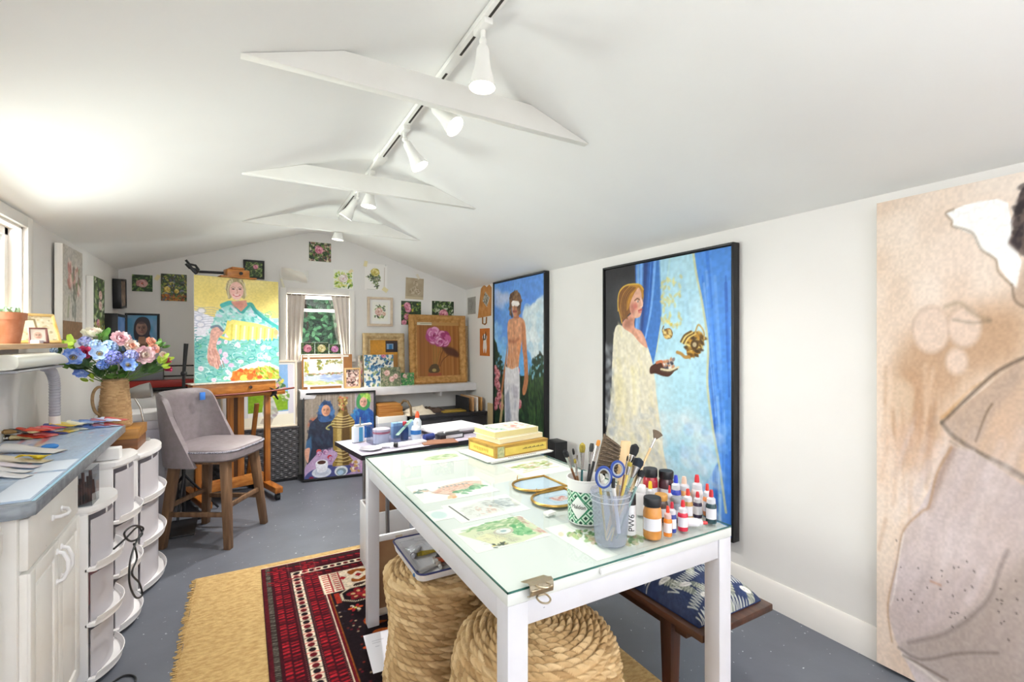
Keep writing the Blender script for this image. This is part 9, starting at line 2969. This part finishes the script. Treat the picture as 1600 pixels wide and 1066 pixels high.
obj('shade', MB().lathe([(0.0, 0.0), (0.03, 0.0), (0.042, 0.05), (0.046, 0.10), (0.044, 0.10), (0.04, 0.05), (0, 0.01)], 28, Matrix.Translation(bp_ + Vector((-0.06, 0, 0.285))) @ Matrix.Rotation(math.radians(80), 4, 'Y')), mat('lamp grey', '#8f8d8a', 0.4), dl)
ls = thing('light_stand', 'black folding light stand between the carts and the stool', 'stand', (-0.40, 4.42, 0))
mb = MB()
mb.tube([(-0.40, 4.42, 0.02), (-0.405, 4.42, 0.70), (-0.40, 4.40, 1.10), (-0.385, 4.40, 1.33)], [0.013, 0.012, 0.011, 0.016], 10)
obj('pole', mb, M_black, ls)
for an in (0.4, 2.5, 4.6):
 obj('leg', MB().tube([(-0.40, 4.42, 0.32), (-0.40 + 0.24 * math.cos(an), 4.42 + 0.16 * math.sin(an), 0.012)], 0.009), M_black, ls)
obj('hinge', MB().ball((-0.40, 4.40, 1.10), 0.022), M_black, ls)
tag(obj('floor_mat', MB().box(-0.62, -0.30, 3.95, 4.30, 0.0004, 0.012, 0.003, M=None), M_black), 'small black mat on the floor beside the rear left leg of the stool', 'mat')

# ------------------------------------------------------------------ things on the folding table
FT = FZ + 0.0012
fb = lambda x, y, z=0: Vector((x, y, FT + z))
ps = thing('portfolio_stack', 'stack of white and grey portfolios on the folding table', 'papers', (1.22, 3.0, FT))
PM2 = T((1.215, 2.985, FT), math.radians(8))
for k, (w, d, h, c_) in enumerate(((0.36, 0.25, 0.012, '#4a4348'), (0.35, 0.25, 0.010, '#8a7f84'), (0.37, 0.26, 0.012, '#d8d6da'), (0.36, 0.255, 0.008, '#efeef0'))):
 z = (0, 0.0122, 0.0224, 0.0346)[k]
 obj('sheet', MB().box(-w / 2, w / 2, -d / 2, d / 2, z, z + h, 0.001, M=PM2 @ Matrix.Rotation(0.03 * (k - 1), 4, 'Z')), mat('sheet ' + c_, c_, 0.7), ps)
bxp = thing('pencil_tin', 'flat black and white box at the right of the folding table', 'box', (1.10, 2.745, FT))
obj('body', MB().box(-0.085, 0.085, -0.035, 0.035, 0, 0.03, 0.002, M=T(fb(1.135, 2.80), math.radians(8))), mat('tin black', '#26262c', 0.35), bxp)
obj('label', MB().box(-0.045, 0.075, -0.0358, -0.035, 0.005, 0.024, 0, M=T(fb(1.135, 2.80), math.radians(8))), mat('tin label', '#c9c8cc', 0.5), bxp)
tag(obj('marker_tube', MB().cyl(fb(1.10, 2.80, 0.040), fb(1.21, 2.83, 0.040), 0.0085), mat('white tube red end', '#e2dfe0', 0.4)), 'white tube lying across the flat black and white box', 'tube')
tag(obj('brown_folder', MB().box(-0.11, 0.10, -0.055, 0.06, 0, 0.006, 0.001, M=T(fb(1.035, 2.705), math.radians(-8))), mat('brown card', '#8a5f48', 0.7)), 'brown cardboard folder at the near edge of the folding table', 'folder')
tag(obj('white_sketch_pad', MB().box(-0.12, 0.11, -0.03, 0.03, 0, 0.016, 0.002, M=T(fb(0.845, 2.735), math.radians(9))), mat('white pad', '#e9e8ec', 0.6)), 'long white pad at the near edge of the folding table', 'pad')
gb = thing('glue_bottle', 'clear glue bottle with white cap and blue label on the folding table', 'bottle', fb(0.935, 2.86))
GB = T(fb(0.935, 2.86))
obj('body', MB().lathe([(0, 0), (0.031, 0), (0.032, 0.004), (0.032, 0.062), (0.024, 0.082), (0.013, 0.088), (0, 0.088)], 28, GB), mat('glue white', '#dfe5ec', 0.3), gb)
obj('label', MB().lathe([(0.0322, 0.034), (0.0326, 0.034), (0.0326, 0.06), (0.0322, 0.06)], 28, GB), mat('blue label', '#2f6fb4', 0.5), gb)
obj('cap', MB().lathe([(0.0135, 0.088), (0.0145, 0.089), (0.0145, 0.112), (0, 0.112)], 20, GB), M_pls, gb)
b2 = thing('blue_bottle', 'blue bottle with red cap behind the glue bottle', 'bottle', fb(0.875, 2.90))
obj('body', MB().lathe([(0, 0), (0.024, 0), (0.025, 0.07), (0.012, 0.086), (0, 0.086)], 24, T(fb(0.875, 2.90))), mat('deep blue bottle', '#1f4f8a', 0.3), b2)
obj('cap', MB().lathe([(0.012, 0.085), (0.013, 0.11), (0, 0.11)], 16, T(fb(0.875, 2.90))), mat('lid #c8404a', '#c8404a', 0.4), b2)
b3 = thing('spray_bottle', 'pale bottle with orange nozzle in the middle of the folding table', 'bottle', fb(1.0, 3.03))
obj('body', MB().lathe([(0, 0), (0.026, 0), (0.026, 0.09), (0.012, 0.115), (0, 0.115)], 24, T(fb(0.985, 2.985))), mat('pale bottle', '#d9e0e6', 0.3), b3)
obj('nozzle', MB().lathe([(0.014, 0.114), (0.013, 0.135), (0.006, 0.155), (0, 0.155)], 16, T(fb(0.985, 2.985))), mat('lid #e0582c', '#e0582c', 0.4), b3)
tag(obj('blue_box', MB().box(-0.085, 0.085, -0.02, 0.02, 0, 0.095, 0.003, M=T(fb(0.90, 2.985), math.radians(8))), mat('light blue box', '#9fc4e4', 0.5)), 'light blue box standing at the back of the folding table', 'box')
bn = thing('clear_bin', 'clear plastic bin with a pink banded jar on the folding table', 'bin', fb(0.74, 2.88))
BM_ = T(fb(0.755, 2.86), math.radians(8))
mb = MB()
for q_ in ((-0.10, 0.10, -0.075, -0.073), (-0.10, 0.10, 0.073, 0.075), (-0.10, -0.098, -0.075, 0.075), (0.098, 0.10, -0.075, 0.075)):
 mb.box(*q_, 0.0005, 0.105, M=BM_)
mb.box(-0.10, 0.10, -0.075, 0.075, 0.0002, 0.0022, M=BM_)
obj('shell', mb, glass('clear bin plastic', '#eceef4', 0.05, 1.4), bn)
pj = thing('pink_jar', 'white jar with a pink band inside the clear bin', 'jar', fb(0.72, 2.85))
JM2 = T(fb(0.72, 2.86, 0.0025))
obj('body', MB().lathe([(0, 0), (0.046, 0), (0.05, 0.075), (0, 0.075)], 28, JM2), mat('pale jar', '#dcdce4', 0.4), pj)
obj('band', MB().lathe([(0.0495, 0.058), (0.0515, 0.058), (0.0517, 0.070), (0.0503, 0.070)], 28, JM2), mat('pink band', '#cf7a86', 0.5), pj)
obj('lid', MB().lathe([(0.0515, 0.0752), (0.0515, 0.084), (0, 0.084)], 28, JM2), mat('pinkish lid', '#e6d8dc', 0.4), pj)
tag(obj('ruler', MB().bar(fb(0.79, 2.77, 0.055), fb(0.93, 2.93, 0.115), 0.022, 0.003), frosted('green ruler', '#a9c9b4', 0.35)), 'translucent green strip leaning across the clear bin', 'ruler')
wp = thing('wipe_pack', 'blue and white packet standing at the left end of the folding table', 'packet', fb(0.60, 2.965))
obj('pack', MB().box(-0.035, 0.035, -0.018, 0.018, 0, 0.095, 0.006, M=T(fb(0.605, 2.96), 0.2)), mat('white packet', '#dfe6ee', 0.4), wp)
obj('blue_stripe', MB().box(-0.002, 0.022, -0.0188, -0.0178, 0.004, 0.09, 0, M=T(fb(0.605, 2.96), 0.2)), mat('blue packet stripe', '#4a94bc', 0.4), wp)
bc_ = thing('bulldog_clip', 'silver bulldog clip on papers at the left end of the folding table', 'clip', fb(0.62, 2.975, 0.10))
obj('papers', MB().box(-0.05, 0.06, -0.012, 0.012, 0.096, 0.106, 0.001, M=T(fb(0.63, 2.965), 0.3)), mat('cream papers', '#e4dfd6', 0.7), bc_)
obj('jaw', MB().tube([fb(0.615, 2.95, 0.105), fb(0.615, 2.95, 0.15)], [0.014, 0.008], 12, flat=0.4), mat('silver clip', '#c4c4c8', 0.25, 0.9), bc_)
ds = thing('silver_dish', 'shiny shallow dish at the near left corner of the folding table', 'dish', fb(0.60, 2.72))
obj('dish', MB().lathe([(0, 0.001), (0.04, 0.001), (0.062, 0.010), (0.060, 0.011), (0.038, 0.003), (0, 0.003)], 36, T(fb(0.625, 2.715))), mat('silver dish', '#d5d2da', 0.25, 0.4), ds)
wt = thing('paint_tube', 'white paint tube with a black cap lying at the near edge of the folding table', 'paint tube', fb(0.72, 2.72))
obj('body', MB().tube([fb(0.66, 2.745, 0.006), fb(0.70, 2.725, 0.012), fb(0.752, 2.70, 0.016)], [0.010, 0.015, 0.016], 14, flat=0.9), mat('tube #dcdce2', '#dcdce2', 0.35), wt)
obj('cap', MB().cyl(fb(0.752, 2.70, 0.016), fb(0.772, 2.69, 0.016), 0.0145), M_black, wt)
tag(obj('blue_roll', MB().cyl(fb(0.965, 2.79, 0.020), fb(1.03, 2.81, 0.020), 0.019), mat('navy roll', '#2b3a7a', 0.5)), 'navy blue roll lying before the portfolios', 'roll')

# ------------------------------------------------------------------ things under the tables
wb = thing('white_crate', 'white open crate under the tables behind the woven stool', 'crate', (0.74, 2.62, 0.0145))
mb = MB()
mb.box(0.62, 0.845, 2.70, 2.712, 0.0145, 0.375, 0.002)
mb.box(0.62, 0.845, 2.968, 2.98, 0.0145, 0.375, 0.002)
mb.box(0.62, 0.632, 2.712, 2.968, 0.0145, 0.375, 0.002)
mb.box(0.833, 0.845, 2.712, 2.968, 0.0145, 0.375, 0.002)
mb.box(0.632, 0.833, 2.712, 2.968, 0.0145, 0.026)
obj('shell', mb, M_white, wb)
for k, (x0, x1, y0, y1, z1, lab) in enumerate(((0.645, 0.735, 2.74, 2.93, 0.50, 'pale brown cardboard box standing in the white crate'), (0.74, 0.825, 2.76, 2.95, 0.53, 'darker cardboard box standing in the white crate'))):
 tag(obj('cardboard_box', MB().box(x0, x1, y0, y1, 0.0265, z1, 0.003), mat('cardboard %d' % k, ('#a97f62', '#7d5538')[k], 0.85, col2=('#b58a6c', '#8a6040')[k], scale=9)), lab, 'box')
tag(obj('white_plank', MB().box(0.853, 0.895, 2.56, 2.58, 0.0145, 0.43, 0.002), mat('bluish white plank', '#d3dcf0', 0.5)), 'narrow bluish white plank standing beside the white crate', 'plank')
gw = thing('grey_basket', 'grey woven basket under the work table behind the enamel tray', 'basket', (1.05, 2.62, 0.0145))
woven('weave', [(0.13, 0.02), (0.14, 0.2), (0.145, 0.40)], 0.018, 0.02, 0.008, gw, ('#6f6c66', '#8d8a82', '#a8a49a'), 6, n_ang=260, slant=0.0, M=T((1.06, 2.62, 0)), weave=True, rows_res=4)
fbk = thing('reversed_picture', 'framed picture turned backwards with brown paper and tape, leaning inside the work table leg', 'picture frame', (0.75, 2.31, 0.0145))
FM = T((0.775, 2.312, 0.016), 0, math.radians(-4))
obj('backing_paper', MB().box(-0.205, 0.20, 0, 0.006, 0.022, 0.36, 0.001, M=FM), mat('brown backing paper', '#8a6446', 0.85, col2='#93704f', scale=8), fbk)
mb = MB()
for q_ in ((-0.225, 0.22, 0.0, 0.03), (-0.225, 0.22, 0.35, 0.378)):
 mb.box(q_[0], q_[1], -0.004, 0.016, q_[2], q_[3], 0.002, M=FM)
for x in (-0.225, 0.198):
 mb.box(x, x + 0.022, -0.004, 0.016, 0.03, 0.35, 0.002, M=FM)
obj('frame', mb, M_white, fbk)
for (x, z, w, h) in ((-0.10, 0.34, 0.035, 0.05), (-0.11, 0.035, 0.04, 0.06), (-0.16, 0.02, 0.09, 0.03)):
 obj('tape', MB().box(x - w / 2, x + w / 2, -0.0052, -0.0042, z - h / 2, z + h / 2, 0, M=FM), mat('masking tape', '#cfc3b4', 0.7), fbk)


# ------------------------------------------------------------------ daylight
W = bpy.data.worlds.new('sky')
SC.world = W
W.use_nodes = True
bg = W.node_tree.nodes['Background']
bg.inputs['Color'].default_value = (0.93, 0.97, 1.0, 1)
bg.inputs['Strength'].default_value = 1.2


def daylight(name, loc, rot, sx, sy, power, col=(1, 0.985, 0.96), spread=180):
 d = bpy.data.lights.new(name, 'AREA')
 d.shape = 'RECTANGLE'
 d.size, d.size_y = sx, sy
 d.energy = power
 d.color = col
 d.spread = math.radians(spread)
 o = bpy.data.objects.new(name, d)
 COL.objects.link(o)
 o.location = loc
 o.rotation_euler = rot
 return o


# light from the sky outside the doorway and the windows
daylight('doorway_daylight', ((DX0 + DX1) / 2, YF - 0.16, 1.0), (PI / 2 + 0.15, 0, 0), DX1 - DX0, 1.8, 8, (0.97, 0.985, 1))
# added unseen area light, aimed up through the doorway to brighten the ceiling
daylight('ceiling_fill', (0.7, YF - 1.5, 0.05), (math.radians(165), 0, 0), 4.2, 2.6, 1040, (0.98, 0.985, 1), 98)
daylight('left_window_daylight', (XL - 0.12, (WY0 + WY1) / 2, (WZ0 + WZ1) / 2), (0, -PI / 2 + 0.3, 0), 0.55, 1.2, 30, (1, 0.985, 0.96), 150)
daylight('back_window_daylight', ((BX0 + BX1) / 2, YB + 0.13, 1.5), (-PI / 2, 0, 0), 0.56, 0.62, 24)

cam = bpy.data.cameras.new('camera')
cam.sensor_width = 36
cam.lens = 738 / 1600 * 36
cam.clip_start = 0.02
co_ = bpy.data.objects.new('camera', cam)
COL.objects.link(co_)
co_.location = (0, 0, 1.35)
co_.rotation_euler = (PI / 2, 0, -math.radians(29.6))
SC.camera = co_
SC.view_settings.view_transform = 'Standard'
SC.view_settings.look = 'None'
SC.view_settings.gamma = 1
SC.view_settings.use_curve_mapping = False
SC.view_settings.exposure = 0.48
SC.cycles.max_bounces = 8
SC.cycles.diffuse_bounces = 5
SC.cycles.transparent_max_bounces = 24
SC.cycles.caustics_reflective = False
SC.cycles.caustics_refractive = False
SC.cycles.sample_clamp_indirect = 6
